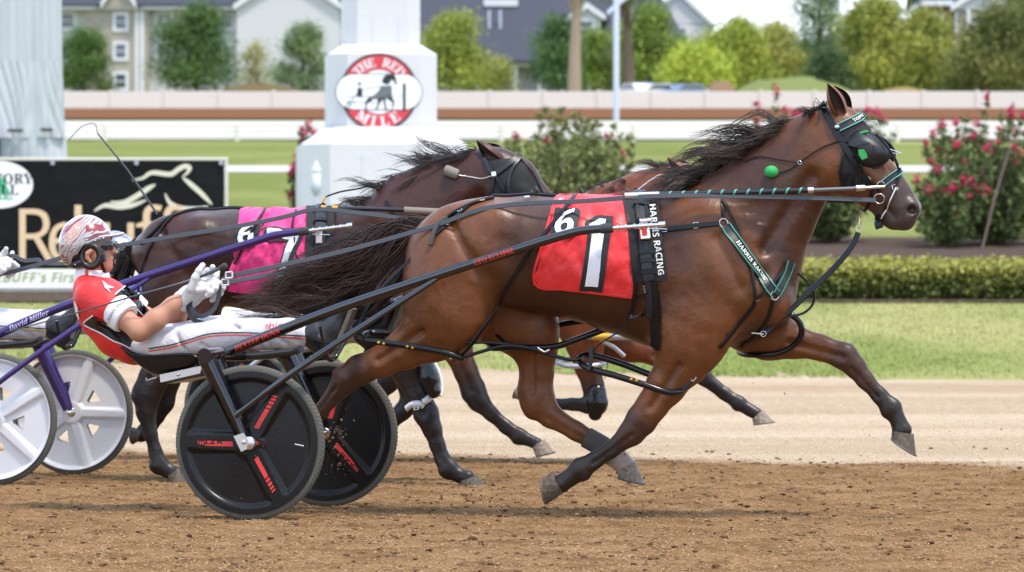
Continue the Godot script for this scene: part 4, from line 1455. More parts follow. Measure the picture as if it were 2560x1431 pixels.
func bushes() -> void:
	M.bush_clump = leaf_clump(8, 0.034, 0.055, 14)
	M.flower_clump = leaf_clump(9, 0.028, 0.032, 15)
	var a := Color(0.07, 0.115, 0.035); var b := Color(0.20, 0.25, 0.085)
	bush("wide flowering bush between the white post and the leading horse's mane", 1415, 77.0, 245, 370, 110, 10, 41, Color(0.11, 0.14, 0.045), Color(0.30, 0.32, 0.12), 4600)
	bush("red flowering bush partly hidden behind the leading horse's head", 2080, 78.0, 205, 330, 74, 54, 42, a, b, 2400)
	bush("red flowering bush seen above the leading horse's mane, left of its ears", 1945, 79.0, 215, 190, 46, 42, 46, a, b, 1300)
	bush("tall bush full of red blossom at the right edge", 2490, 77.0, 228, 400, 95, 70, 43, a, b, 4200)
	bush("dark reddish bush peeping out left of the white post", 785, 80.0, 275, 130, 26, 26, 44, Color(0.06, 0.07, 0.03), Color(0.12, 0.11, 0.05), 700)
	bush("low bush in front of the right hand blossoming bush", 2370, 76.0, 400, 200, 34, 14, 45, a, b, 1300)
	# stake leaning by the right hand bush
	var g := Geo.new()
	var d := 75.5
	var foot := G(2452, d)
	g.tube([Vector3(0, -0.05, 0), B(2486, 500, d) - foot, B(2524, 372, d) - foot], [0.022, 0.02, 0.016], 7)
	var o := MeshInstance3D.new()
	o.name = numbered("garden_stake")
	o.mesh = g.mesh()
	o.material_override = mat("stake", Color(0.2, 0.13, 0.115), 0.9)
	add_child(o)
	o.position = foot
	tag(o, "slanting bare brown stem standing before the red blossoming bush at right", "stake")
# ---------------------------------------------------------------- racers: local axes x ahead, y up, z towards their near side
var org := Vector3.ZERO
const O1 := Vector3(-0.98, 0, 0)
const O2 := Vector3(-2.467, 0, -3.3)
const O3 := Vector3(-1.375, 0, -5.7)

func ray(px: float, py: float) -> Array:                                 # eye and direction of a photograph pixel in the racer's axes
	var bs := Basis(Vector3.UP, -YAW)
	return [bs.inverse() * (EYE - org), bs.inverse() * Vector3((px - 1280.0) / F, -(py - 715.5) / F, -1.0).normalized()]

func L(px: float, py: float, w := 0.0) -> Vector3:                       # the place at that pixel w metres to the near side of the racer's middle
	var r := ray(px, py)
	var from: Vector3 = r[0]
	var dir: Vector3 = r[1]
	return from + dir * ((w - from.z) / dir.z)

func LL(list: Array, w := 0.0, per := 0) -> Array:                       # [[px, py] or [px, py, w], ...]
	var out := []
	for q in list: out.append(L(q[0], q[1], q[2] if q.size() > 2 else w))
	return curve(out, per) if per else out

func race_materials() -> void:
	mat("carbon", Color(0.003, 0.003, 0.004), 0.16, 0.0, 0.6)
	mat("tube_black", Color(0.003, 0.0035, 0.005), 0.13, 0.0, 0.8)
	mat("wheel_black", Color(0.0045, 0.005, 0.0065), 0.30, 0.0, 0.38)
	M.wheel_black.albedo_color = Color.WHITE
	M.wheel_black.albedo_texture = ntex(512, 0.05, 53, Color(0.055, 0.058, 0.066), Color(0.17, 0.14, 0.12), Color(0.06, 0.062, 0.07))
	M.wheel_black.uv1_triplanar = true; M.wheel_black.uv1_scale = Vector3.ONE * 3.0
	mat("wheel_white", Color(0.62, 0.62, 0.64), 0.35)
	mat("tyre", Color(0.10, 0.097, 0.082), 0.85)
	bumpy(M.tyre, M.fine, 9.0, 1.2)
	mat("purple", Color(0.035, 0.016, 0.12), 0.22, 0.25, 0.6)
	mat("shaft_silver", Color(0.42, 0.43, 0.47), 0.3, 0.4)
	mat("gold_band", Color(0.62, 0.36, 0.04), 0.35, 0.3)
	mat("chrome", Color(0.72, 0.71, 0.69), 0.16, 1.0)
	mat("steel", Color(0.55, 0.54, 0.53), 0.32, 0.9)
	mat("decal_red", Color(0.62, 0.035, 0.03), 0.4)
	mat("decal_lilac", Color(0.55, 0.5, 0.75), 0.4)
	mat("seat_black", Color(0.006, 0.0065, 0.008), 0.2, 0.0, 0.45)
	mat("gunmetal", Color(0.05, 0.05, 0.05), 0.3, 0.6)

func rad3(r: float, phi: float, white: bool) -> float:                   # raised relief of a wheel's side
	var n := 5 if white else 3
	var off := 0.3 if white else 0.02
	var step := TAU / n
	var a := fposmod(phi - (PI - off) + step * 0.5, step) - step * 0.5
	var across := absf(r * sin(a))
	var spoke := 1.0 - smoothstep(0.018 if white else 0.034, 0.034 if white else 0.047, across + 0.03 * maxf(0.0, 0.09 - r))
	var rim := smoothstep(0.262, 0.278, r) if not white else smoothstep(0.285, 0.30, r)
	var hub := 1.0 - smoothstep(0.055, 0.075, r)
	return maxf(maxf(spoke * (0.85 if white else 1.0), rim), hub)

func wheel_side(r: float, phi: float, white: bool) -> float:
	return 0.010 + 0.011 * (1.0 - r / 0.32) + (0.019 if white else 0.013) * rad3(r, phi, white)

func add_wheel(o: Node3D, at: Vector3, white: bool, turn: float) -> Node3D:
	var tyre := Geo.new()
	var prof := []
	for i in 13:
		var a := PI * i / 12.0
		prof.append(Vector2(0.310 + sin(a) * 0.022, -cos(a) * 0.0175))
	prof.push_front(Vector2(0.302, -0.0165)); prof.push_back(Vector2(0.302, 0.0165))
	tyre.lathe(prof, Transform3D(Basis(Vector3.RIGHT, PI / 2), Vector3.ZERO), 96)
	for i in 110:                                                          # tread ribs
		for s in [-1, 1]:
			var a := TAU * i / 110.0
			var pts := []
			for j in 4:
				var b := 0.18 + j * 0.34
				var rr := 0.3105 + cos(b) * 0.0222
				var aa := a + j * 0.012
				pts.append(Vector3(cos(aa) * rr, sin(aa) * rr, s * sin(b) * 0.0177))
			tyre.tube(pts, 0.0016, 3, false)
	var w := part("wheel", tyre, M.tyre, o)
	w.position = at
	w.rotation.z = turn
	var g := Geo.new()
	for s in [-1.0, 1.0]:
		var rows := []
		var rr := [0.002]
		for i in 46: rr.append(0.03 + 0.276 * i / 45.0)
		for r in rr:
			var row := PackedVector3Array()
			for i in 180:
				var phi := TAU * i / 180.0
				row.append(Vector3(cos(phi) * r, sin(phi) * r, s * wheel_side(r, phi if s > 0 else PI - phi, white)))
			rows.append(row)
		var first := g.ix.size()
		g.grid(rows, true, true)
		if white:
			var keep := g.ix.slice(0, first)
			for i in range(first, g.ix.size(), 3):
				var c := (g.v[g.ix[i]] + g.v[g.ix[i + 1]] + g.v[g.ix[i + 2]]) / 3.0
				var r := Vector2(c.x, c.y).length()
				var a := fposmod(atan2(c.y, c.x if s > 0 else -c.x) - (PI - 0.3), TAU / 5.0) - TAU / 10.0
				var inside := r > 0.105 and r < 0.165 and absf(r * sin(a)) < 0.036 * (r - 0.09) / 0.075
				if not inside: keep.append_array(g.ix.slice(i, i + 3))
			g.ix = keep
	g.lathe([Vector2(0.306, -0.014), Vector2(0.306, 0.014)], Transform3D(Basis(Vector3.RIGHT, PI / 2), Vector3.ZERO), 96)
	var disc := part("disc", g, M.wheel_white if white else M.wheel_black, w)
	g = Geo.new()
	for s in [1.0, -1.0]:
		g.lathe([Vector2(0.001, 0.045), Vector2(0.012, 0.045), Vector2(0.024, 0.040), Vector2(0.027, 0.034), Vector2(0.027, 0.02)], Transform3D(Basis(Vector3.RIGHT, s * PI / 2), Vector3.ZERO), 20)
	part("hub", g, M.chrome, w)
	if not white:
		var letters_g := Geo.new()
		var on := func(q: Vector2): return [Vector3(q.x, q.y, wheel_side(q.length(), q.angle(), false) + 0.0012), Vector3(0, 0, 1)]
		var on2 := func(q: Vector2): return [Vector3(q.x, q.y, wheel_side(q.length(), q.angle(), false) + 0.0026), Vector3(0, 0, 1)]
		for s in 3:
			var dirx := Vector2.from_angle(PI - 0.02 + s * TAU / 3.0)
			var diry := dirx.orthogonal()
			if s == 0:
				for q in [[0.065, 0.192, -0.017, 0.004], [0.197, 0.203, -0.013, 0.002], [0.208, 0.214, -0.013, 0.002], [0.219, 0.223, -0.013, 0.002], [-0.068, -0.03, -0.015, 0.015]]:
					g = Geo.new()
					print_on(g, outline(PackedVector2Array([dirx * q[0] + diry * q[2], dirx * q[1] + diry * q[2], dirx * (q[1] + 0.004) + diry * q[3], dirx * (q[0] + 0.004) + diry * q[3]])), on, 0.05)
					part("red_decal", g, M.decal_red, w)
				for q in [["LZR", -0.150], ["3", 0.055]]:
					var tl := []
					for t in letters(q[0], 0.024, false, true, 0.2): tl.append(Vector2(t.x * 1.5 + q[1], t.y + (0.0065 if q[0] == "LZR" else 0.0)))
					print_on(letters_g, tl, on2, 0.05)
			else:
				for q in [[0.070, 0.165], [0.171, 0.184], [0.190, 0.203], [0.209, 0.219], [0.225, 0.232]]:
					g = Geo.new()
					print_on(g, outline(PackedVector2Array([dirx * q[0] + diry * -0.011, dirx * q[1] + diry * -0.011, dirx * (q[1] + 0.006) + diry * 0.009, dirx * (q[0] + 0.006) + diry * 0.009])), on, 0.05)
					part("red_decal", g, M.decal_red, w)
		part("decal_lettering", letters_g, M.wheel_black, w)
		g = Geo.new()
		g.tube([Vector3(0.205, -0.004, 0.018), Vector3(0.245, -0.012, 0.020)], 0.004, 8)
		part("valve", g, M.chrome, w)
	return w

func tube_text(line: Array, start: float, word: String, height: float, r: float, slant: float, serif: bool) -> Geo:
	# lettering on the near side of a tube; start in metres along it
	var g := Geo.new()
	var tris := letters(word, height, serif, true, slant)
	var wide := 0.0
	for t in tris: wide = maxf(wide, absf(t.x))
	var map := func(q: Vector2):
		var s := start + wide + q.x
		var i := 0
		while i < line.size() - 2 and s > line[i].distance_to(line[i + 1]):
			s -= line[i].distance_to(line[i + 1])
			i += 1
		var d: Vector3 = (line[i + 1] - line[i]).normalized()
		var c: Vector3 = line[i] + d * s
		var up := Vector3(-d.y, d.x, 0).normalized()
		var a := q.y / r - 0.05
		var n := up * sin(a) + Vector3.BACK * cos(a)
		return [c + n * (r + 0.0012), n]
	print_on(g, tris, map, 0.012)
	return g

func sulky(o_: Vector3, label: String, white: bool, tube: Material, shaft: Array, word: Array, turns: Array, banded := false) -> Node3D:
	var o := thing("race_sulky", label, "sulky", frame(o_), "racing sulkies behind the horses")
	org = o_
	var line := LL(shaft, 0.36, 4)
	var far := []
	for p in line: far.append(p * Vector3(1, 1, -1))
	org = O1
	for s in [1, -1]:
		var pts: Array = line if s == 1 else far
		var g := Geo.new()
		var r := []
		for i in pts.size(): r.append(0.0235 - 0.005 * i / (pts.size() - 1.0))
		g.tube(pts, r, 14)
		var sh := part("shaft", g, tube, o)
		var m := pts.size()
		var d: Vector3 = (pts[m - 1] - pts[m - 2]).normalized()
		g = Geo.new()
		g.tube([pts[m - 1] - d * 0.02, pts[m - 1], pts[m - 1] + d * 0.035], [0.019, 0.023, 0.019], 12)
		part("collar", g, M.rubber, sh)
		g = Geo.new()
		g.tube([pts[m - 1] + d * 0.03, pts[m - 1] + d * 0.245, pts[m - 1] + d * 0.25], [0.0085, 0.0085, 0.006], 10)
		for j in 5: g.tube([pts[m - 1] + d * (0.055 + j * 0.036), pts[m - 1] + d * (0.062 + j * 0.036)], 0.0125, 10)
		g.tube([pts[m - 1] + d * 0.235, pts[m - 1] + d * 0.265], 0.0135, 12)
		part("shaft_tip", g, M.chrome, sh)
		if banded:
			for b in [0.35, 0.52, 0.7]:
				var i := int(b * (m - 1))
				g = Geo.new()
				g.tube([pts[i], pts[i].lerp(pts[i + 1], 0.8)], 0.0245, 12)
				part("gold_band", g, M.gold_band, sh)
		# fork: outer and inner legs over the wheel, joined above it
		var z: float = 0.6 * s
		for q in [0.052, -0.052]:
			g = Geo.new()
			var top := L(524, 893, 0.6) * Vector3(1, 1, 0) + Vector3(0, 0, z + q)
			var low := Vector3(0.0, 0.335, z + q * 1.0)
			var arm := [top + Vector3(-0.012, 0.03, 0), top, top.lerp(low, 0.4), top.lerp(low, 0.78), low + Vector3(-0.012, 0.012, 0)]
			g.tube(arm, [0.022, 0.040, 0.038, 0.036, 0.028], 14, true, 0.40, Vector3.RIGHT)
			part("fork_leg", g, M.carbon if tube != M.purple else tube, o)
		g = Geo.new()
		var tp := L(524, 890, 0.6) * Vector3(1, 1, 0)
		g.tube([tp + Vector3(0, 0, z + 0.075), tp + Vector3(0, 0.004, z - 0.12)], 0.034, 12)
		part("fork_crown", g, M.carbon if tube != M.purple else tube, o)
		g = Geo.new()
		g.poly(PackedVector2Array([Vector2(-0.052, 0.03), Vector2(-0.008, 0.045), Vector2(0.012, 0.015), Vector2(0.008, -0.024), Vector2(-0.018, -0.036)]), Transform3D(Basis(), Vector3(0.002, 0.33, z + s * 0.079)), 0.007)
		g.lathe([Vector2(0.001, 0.0), Vector2(0.026, 0.0), Vector2(0.03, -0.012), Vector2(0.03, -0.03)], Transform3D(Basis(Vector3.RIGHT, s * PI / 2), Vector3(0.012, 0.33, z + s * 0.076)), 20)
		g.lathe([Vector2(0.001, 0.010), Vector2(0.009, 0.010), Vector2(0.010, 0.006), Vector2(0.010, 0.0)], Transform3D(Basis(Vector3.RIGHT, s * PI / 2), Vector3(-0.004, 0.335, z + s * 0.079)), 10)
		part("axle_plate", g, M.steel, o)
		g = Geo.new()
		var b0 := L(588, 1040, 0.668) * Vector3(1, 1, s)
		var b1: Vector3 = line[0].lerp(line[0], 0.0)
		var near_i := 0
		for i in line.size():
			if absf(line[i].x - L(1075, 700, 0.36).x) < absf(line[near_i].x - L(1075, 700, 0.36).x): near_i = i
		b1 = line[near_i] * Vector3(1, 1, s) - Vector3(0, 0.012, 0)
		var bm := L(772, 904, 0.652) * Vector3(1, 1, s)
		g.tube(curve([b0, bm, b1], 4), [0.0135, 0.0138, 0.0142, 0.0146, 0.015, 0.0145, 0.0138, 0.0125, 0.011], 10)
		part("brace", g, tube, o)
		var w := add_wheel(o, Vector3(0, 0.33, z), white, turns[0 if s == 1 else 1])
		if s == -1: pass
	if word.size():
		for q in word:
			part("lettering", tube_text(line, q[1], q[0], q[2], 0.0235, q[3], q[4]), M[q[5]], o)
	# cross frame, seat and what carries it
	var g := Geo.new()
	var c0 := L(524, 892, 0.6) * Vector3(1, 1, 0)
	g.tube([c0 + Vector3(0, 0, 0.55), c0 + Vector3(0.02, -0.004, 0.2), c0 + Vector3(0.02, -0.004, -0.2), c0 + Vector3(0, 0, -0.55)], 0.022, 12)
	part("arch_tube", g, M.carbon if tube != M.purple else tube, o)
	for s in [1, -1]:
		g = Geo.new()
		g.tube([line[0] * Vector3(1, 1, s) + Vector3(-0.10, 0.0, -0.12 * s), line[0] * Vector3(1, 1, s), line[1] * Vector3(1, 1, s)], 0.021, 12)
		g.tube(LL([[535, 893, 0.16 * s], [640, 890, 0.2 * s], [730, 880, 0.24 * s], [752, 872, 0.3 * s]]), 0.0165, 10)
		part("seat_rail", g, M.gunmetal, o)
	var rows := []
	var prof := curve([L(340, 866), L(352, 886), L(378, 908), L(410, 912), L(450, 902), L(505, 893), L(520, 897)], 4)
	var side := curve([L(336, 868), L(345, 872), L(365, 885), L(400, 889), L(450, 887), L(505, 885), L(522, 892)], 4)
	for i in prof.size():
		var row := PackedVector3Array()
		for j in 17:
			var u := lerpf(-1, 1, j / 16.0)
			var lift := pow(absf(u), 5.0)
			row.append(prof[i].lerp(side[i], lift) + Vector3(0, 0, u * 0.185))
		rows.append(row)
	g = Geo.new()
	g.grid(rows)
	var under := []
	var low := curve([L(340, 872), L(350, 896), L(385, 930), L(415, 946), L(455, 938), L(505, 925), L(522, 903)], 4)
	for i in prof.size():
		var row := PackedVector3Array()
		for j in 17:
			var a := PI * j / 16.0
			row.append(Vector3(low[i].x, 0, 0) + Vector3(0, lerpf(side[i].y, low[i].y, pow(sin(a), 0.45)), -cos(a) * 0.19))
		under.append(row)
	g.grid(under)
	part("seat", g, M.seat_black, o)
	g = Geo.new()
	var rim := []
	for i in side.size(): rim.append(side[i] + Vector3(0, 0, 0.188))
	g.tube(rim, 0.006, 8)
	var rim2 := []
	for p in rim: rim2.append(p * Vector3(1, 1, -1))
	g.tube(rim2, 0.006, 8)
	part("seat_rim", g, M.seat_black, o)
	var p0 := L(397, 948, 0.19); var p1 := L(496, 925, 0.19)
	for s in [1, -1]:
		g = Geo.new()
		g.poly(PackedVector2Array([Vector2(p0.x, p0.y - 0.016), Vector2(p1.x, p1.y - 0.016), Vector2(p1.x + 0.01, p1.y + 0.018), Vector2(p0.x - 0.004, p0.y + 0.018)]), Transform3D(Basis(), Vector3(0, 0, 0.17 * s)), 0.012)
		g.lathe([Vector2(0.001, 0.008), Vector2(0.006, 0.007), Vector2(0.007, 0.0)], Transform3D(Basis(Vector3.RIGHT, s * PI / 2), p0.lerp(p1, 0.45) * Vector3(1, 1, 0) + Vector3(0, 0, s * 0.171)), 10)
		part("seat_bracket", g, M.steel, o)
	g = Geo.new()
	g.tube(LL([[392, 944, 0.16], [366, 952, 0.14], [366, 946, 0.10]]), 0.004, 6)
	part("seat_hook", g, M.steel, o)
	g = Geo.new()
	g.box(Transform3D(Basis(Vector3.BACK, 0.22), L(482, 942, 0)), Vector3(0.16, 0.026, 0.30), 0.004)
	g.box(Transform3D(Basis(Vector3.BACK, 0.2), L(505, 918, 0)), Vector3(0.05, 0.06, 0.30), 0.004)
	part("seat_carrier", g, M.carbon, o)
	for s in [1, -1]:
		g = Geo.new()
		var f := L(838, 880, 0.2) * Vector3(1, 1, 0) + Vector3(0, 0, 0.30 * s)
		g.tube(curve([Vector3(f.x - 0.02, f.y + 0.11, 0.36 * s), f + Vector3(0, -0.02, 0.03 * s), f + Vector3(0.01, -0.025, -0.06 * s), Vector3(f.x + 0.05, f.y + 0.06, 0.2 * s)], 4), 0.009, 8)
		part("foot_rest", g, M.carbon, o)
	return o

const SHAFT1 := [[570, 880], [672, 838], [860, 766], [1095, 688], [1330, 612], [1410, 588], [1455, 577], [1512, 572]]
const SHAFT2 := [[-30, 850], [60, 806], [183, 757], [330, 703], [520, 641], [640, 603], [690, 588], [755, 579]]
const SHAFT3 := [[545, 905], [680, 875], [860, 838], [1010, 795], [1130, 755], [1180, 740], [1200, 735], [1222, 732]]

func sulkies() -> void:
	race_materials()
	sulky(O1, "black sulky with black three spoke wheels and red decals, nearest the camera", false, M.tube_black, SHAFT1, [["DEXTER DUNN", 0.035, 0.021, 0.35, true, "decal_red"], ["UFO ECLIPSE", 1.17, 0.020, 0.0, true, "decal_red"]], [0.0, 2.3])
	sulky(O2, "purple sulky with white disc wheels, second from the camera", true, M.purple, SHAFT2, [["David Miller", 0.13, 0.026, 0.35, true, "decal_lilac"]], [0.2, 0.9])
	sulky(O3, "silver and gold shafted sulky farthest from the camera behind the black one", false, M.shaft_silver, SHAFT3, [], [0.5, 1.4], true)
# ---------------------------------------------------------------- horses
var ppm := 570.0                                                          # photograph pixels per metre where the racer is
var hb: Flesh                                                             # the body that straps are being laid on
var shift := Vector3.ZERO
var crease := 0.0                                                         # folds of the cloth that is being laid on
var creases := noise(5.5, 77, 3)

func st(list: Array, pal: Array) -> Array:                                # [px, py, w, radius px, sideways radius m, palette index]
	var out := []
	for q in list: out.append([L(q[0], q[1], q[2]) + shift, q[3] / ppm, q[4], pal[q[5]]])
	return out

const TORSO := [[1100, 625, 0, 76, 0.15, 0], [1160, 630, 0, 112, 0.215, 0], [1230, 624, 0, 131, 0.255, 0], [1330, 632, 0, 142, 0.275, 6], [1450, 647, 0, 152, 0.288, 6], [1560, 663, 0, 170, 0.278, 6], [1660, 678, 0, 188, 0.250, 6], [1760, 692, 0, 184, 0.225, 6], [1850, 706, 0, 142, 0.20, 6], [1905, 728, 0, 84, 0.165, 6]]
const NECK1 := [[1790, 625, 0, 160, 0.19, 6], [1865, 563, 0, 148, 0.150, 6], [1945, 462, 0, 108, 0.105, 6], [2022, 382, 0, 88, 0.083, 6]]
const HEAD1 := [[2090, 338, 0, 66, 0.076, 0], [2114, 398, 0, 90, 0.094, 0], [2186, 456, 0, 62, 0.066, 0], [2222, 489, 0, 51, 0.053, 3], [2253, 521, 0, 46, 0.050, 3]]
const NECK2 := [[975, 610, 0, 128, 0.18, 0], [1045, 545, 0, 112, 0.15, 0], [1135, 480, 0, 82, 0.105, 0], [1215, 445, 0, 70, 0.085, 0]]
const HEAD2 := [[1240, 432, 0, 54, 0.076, 0], [1276, 466, 0, 76, 0.094, 0], [1332, 512, 0, 52, 0.066, 0], [1370, 550, 0, 43, 0.053, 3], [1400, 580, 0, 38, 0.048, 3]]

const LEGS1 := {
	"near_hind": [[1120, 645, 0.09, 98, 0.14, 0], [1128, 705, 0.12, 116, 0.135, 0], [1120, 778, 0.135, 98, 0.115, 0], [1075, 832, 0.13, 74, 0.082, 0], [1015, 872, 0.125, 50, 0.058, 0], [955, 903, 0.12, 38, 0.044, 0], [898, 926, 0.12, 37, 0.040, 1], [864, 950, 0.12, 32, 0.037, 1], [846, 975, 0.12, 24, 0.030, 1], [800, 1030, 0.12, 18, 0.023, 1], [745, 1105, 0.12, 17, 0.022, 2], [718, 1140, 0.12, 23, 0.030, 2], [690, 1165, 0.12, 17, 0.024, 2], [668, 1185, 0.12, 22, 0.035, 2]],
	"far_hind": [[1190, 690, -0.1, 100, 0.13, 0], [1262, 775, -0.125, 92, 0.11, 0], [1325, 830, -0.13, 66, 0.075, 0], [1340, 880, -0.13, 50, 0.056, 0], [1342, 930, -0.13, 42, 0.046, 0], [1338, 975, -0.13, 43, 0.042, 0], [1345, 1005, -0.13, 43, 0.040, 0], [1376, 1040, -0.13, 29, 0.032, 0], [1440, 1078, -0.13, 23, 0.026, 0], [1490, 1107, -0.13, 24, 0.026, 1], [1528, 1131, -0.13, 28, 0.032, 1], [1550, 1152, -0.13, 24, 0.028, 4], [1566, 1168, -0.13, 26, 0.036, 4]],
	"near_fore": [[1800, 700, 0.135, 90, 0.085, 0], [1745, 800, 0.145, 84, 0.078, 0], [1722, 862, 0.14, 72, 0.068, 0], [1703, 908, 0.135, 58, 0.058, 0], [1665, 965, 0.13, 48, 0.050, 0], [1630, 1015, 0.13, 38, 0.042, 0], [1604, 1050, 0.13, 37, 0.041, 1], [1580, 1082, 0.13, 31, 0.036, 1], [1526, 1127, 0.13, 19, 0.024, 2], [1485, 1153, 0.13, 20, 0.024, 2], [1452, 1174, 0.13, 27, 0.031, 2], [1425, 1195, 0.13, 20, 0.025, 2], [1402, 1210, 0.13, 24, 0.034, 2]],
	"far_fore": [[1850, 745, -0.08, 95, 0.085, 0], [1888, 815, -0.11, 62, 0.066, 0], [1925, 842, -0.115, 47, 0.055, 0], [1985, 855, -0.12, 40, 0.047, 0], [2050, 869, -0.12, 31, 0.038, 0], [2112, 891, -0.12, 32, 0.039, 1], [2138, 918, -0.12, 26, 0.031, 1], [2163, 950, -0.12, 21, 0.025, 1], [2200, 990, -0.12, 19, 0.024, 2], [2229, 1022, -0.12, 25, 0.031, 2], [2245, 1050, -0.12, 18, 0.025, 2], [2255, 1075, -0.12, 25, 0.034, 2]],
}
const HOOF1 := {"near_hind": [[690, 1195], [655, 1165], [655, 1225], [610, 1200], 0.12], "far_hind": [[1543, 1178], [1588, 1155], [1541, 1194], [1612, 1211], -0.13], "near_fore": [[1380, 1176], [1410, 1232], [1358, 1190], [1366, 1263], 0.13], "far_fore": [[2227, 1076], [2285, 1086], [2226, 1096], [2291, 1140], -0.12]}
const LEGS2 := {
	"near_hind": [[440, 660, 0.09, 88, 0.14, 0], [455, 720, 0.12, 96, 0.135, 0], [462, 785, 0.135, 82, 0.11, 0], [440, 845, 0.13, 60, 0.08, 0], [408, 900, 0.13, 44, 0.055, 0], [384, 945, 0.13, 38, 0.044, 1], [366, 985, 0.13, 37, 0.040, 2], [364, 1030, 0.13, 25, 0.033, 2], [376, 1085, 0.13, 17, 0.024, 2], [388, 1130, 0.13, 17, 0.023, 2], [398, 1163, 0.13, 24, 0.031, 2], [424, 1180, 0.13, 17, 0.025, 2], [440, 1186, 0.13, 20, 0.034, 2]],
	"far_hind": [[440, 700, -0.1, 95, 0.13, 0], [450, 800, -0.12, 80, 0.11, 0], [430, 880, -0.12, 52, 0.07, 0], [415, 945, -0.12, 38, 0.045, 1], [404, 1005, -0.12, 32, 0.038, 2], [392, 1040, -0.12, 20, 0.027, 2], [376, 1066, -0.12, 18, 0.025, 2], [362, 1080, -0.12, 21, 0.03, 2], [352, 1088, -0.12, 19, 0.033, 2]],
	"near_fore": [[965, 700, 0.13, 88, 0.085, 0], [985, 800, 0.14, 76, 0.075, 0], [1000, 866, 0.14, 56, 0.06, 0], [1020, 925, 0.13, 40, 0.05, 1], [1048, 990, 0.13, 30, 0.042, 2], [1066, 1036, 0.13, 31, 0.042, 2], [1080, 1072, 0.13, 24, 0.034, 2], [1094, 1115, 0.13, 19, 0.025, 2], [1106, 1148, 0.13, 19, 0.025, 2], [1122, 1174, 0.13, 24, 0.031, 2], [1148, 1190, 0.13, 17, 0.025, 2], [1168, 1196, 0.13, 21, 0.034, 2]],
	"far_fore": [[1000, 740, -0.1, 80, 0.08, 0], [1010, 850, -0.12, 52, 0.06, 0], [1030, 940, -0.12, 36, 0.045, 1], [1032, 1000, -0.12, 30, 0.04, 2], [1005, 1030, -0.12, 22, 0.03, 2], [975, 1060, -0.12, 18, 0.024, 2], [952, 1084, -0.12, 22, 0.03, 2], [938, 1104, -0.12, 19, 0.033, 2]],
}
const HOOF2 := {"near_hind": [[418, 1194], [452, 1172], [424, 1206], [476, 1208], 0.13], "far_hind": [[362, 1070], [348, 1104], [332, 1068], [332, 1110], -0.12], "near_fore": [[1147, 1206], [1197, 1188], [1150, 1221], [1217, 1222], 0.13], "far_fore": [[925, 1092], [952, 1118], [905, 1112], [930, 1136], -0.12]}
const LEGS3 := {
	"near_hind": [[1075, 690, 0.09, 85, 0.14, 0], [1098, 760, 0.12, 82, 0.13, 0], [1122, 820, 0.13, 60, 0.09, 0], [1143, 875, 0.13, 37, 0.055, 0], [1165, 930, 0.13, 30, 0.045, 1], [1183, 975, 0.13, 31, 0.040, 2], [1196, 1002, 0.13, 27, 0.036, 2], [1228, 1035, 0.13, 18, 0.026, 2], [1265, 1068, 0.13, 17, 0.024, 2], [1299, 1092, 0.13, 20, 0.030, 2], [1325, 1102, 0.13, 14, 0.024, 2], [1342, 1110, 0.13, 16, 0.033, 2]],
	"far_hind": [[1060, 700, -0.1, 85, 0.13, 0], [1060, 790, -0.12, 74, 0.11, 0], [1035, 860, -0.12, 48, 0.07, 0], [1000, 920, -0.12, 32, 0.045, 1], [970, 955, -0.12, 28, 0.038, 2], [940, 1000, -0.12, 16, 0.025, 2], [915, 1035, -0.12, 19, 0.03, 2], [900, 1055, -0.12, 16, 0.033, 2]],
	"near_fore": [[1450, 680, 0.12, 75, 0.085, 0], [1455, 780, 0.13, 62, 0.07, 0], [1462, 850, 0.13, 42, 0.055, 0], [1470, 915, 0.12, 34, 0.048, 0], [1484, 970, 0.12, 27, 0.04, 1], [1492, 1012, 0.12, 26, 0.04, 2], [1470, 1014, 0.12, 20, 0.032, 2], [1430, 1011, 0.12, 15, 0.023, 2], [1380, 1012, 0.12, 15, 0.023, 2], [1338, 1000, 0.12, 18, 0.030, 2], [1315, 990, 0.12, 15, 0.032, 2]],
	"far_fore": [[1470, 740, -0.08, 75, 0.08, 0], [1510, 835, -0.11, 48, 0.06, 0], [1565, 864, -0.12, 34, 0.048, 0], [1640, 888, -0.12, 27, 0.042, 0], [1725, 924, -0.12, 27, 0.039, 2], [1760, 944, -0.12, 20, 0.03, 2], [1812, 985, -0.12, 16, 0.024, 2], [1848, 1009, -0.12, 18, 0.03, 2], [1875, 1026, -0.12, 15, 0.025, 2], [1893, 1036, -0.12, 16, 0.033, 2]],
}
const HOOF3 := {"near_hind": [[1330, 1121], [1360, 1100], [1338, 1144], [1388, 1131], 0.13], "far_hind": [[908, 1068], [888, 1046], [884, 1078], [866, 1052], -0.12], "near_fore": [[1322, 976], [1308, 1004], [1298, 966], [1284, 996], 0.12], "far_fore": [[1880, 1052], [1908, 1026], [1882, 1063], [1937, 1056], -0.12]}

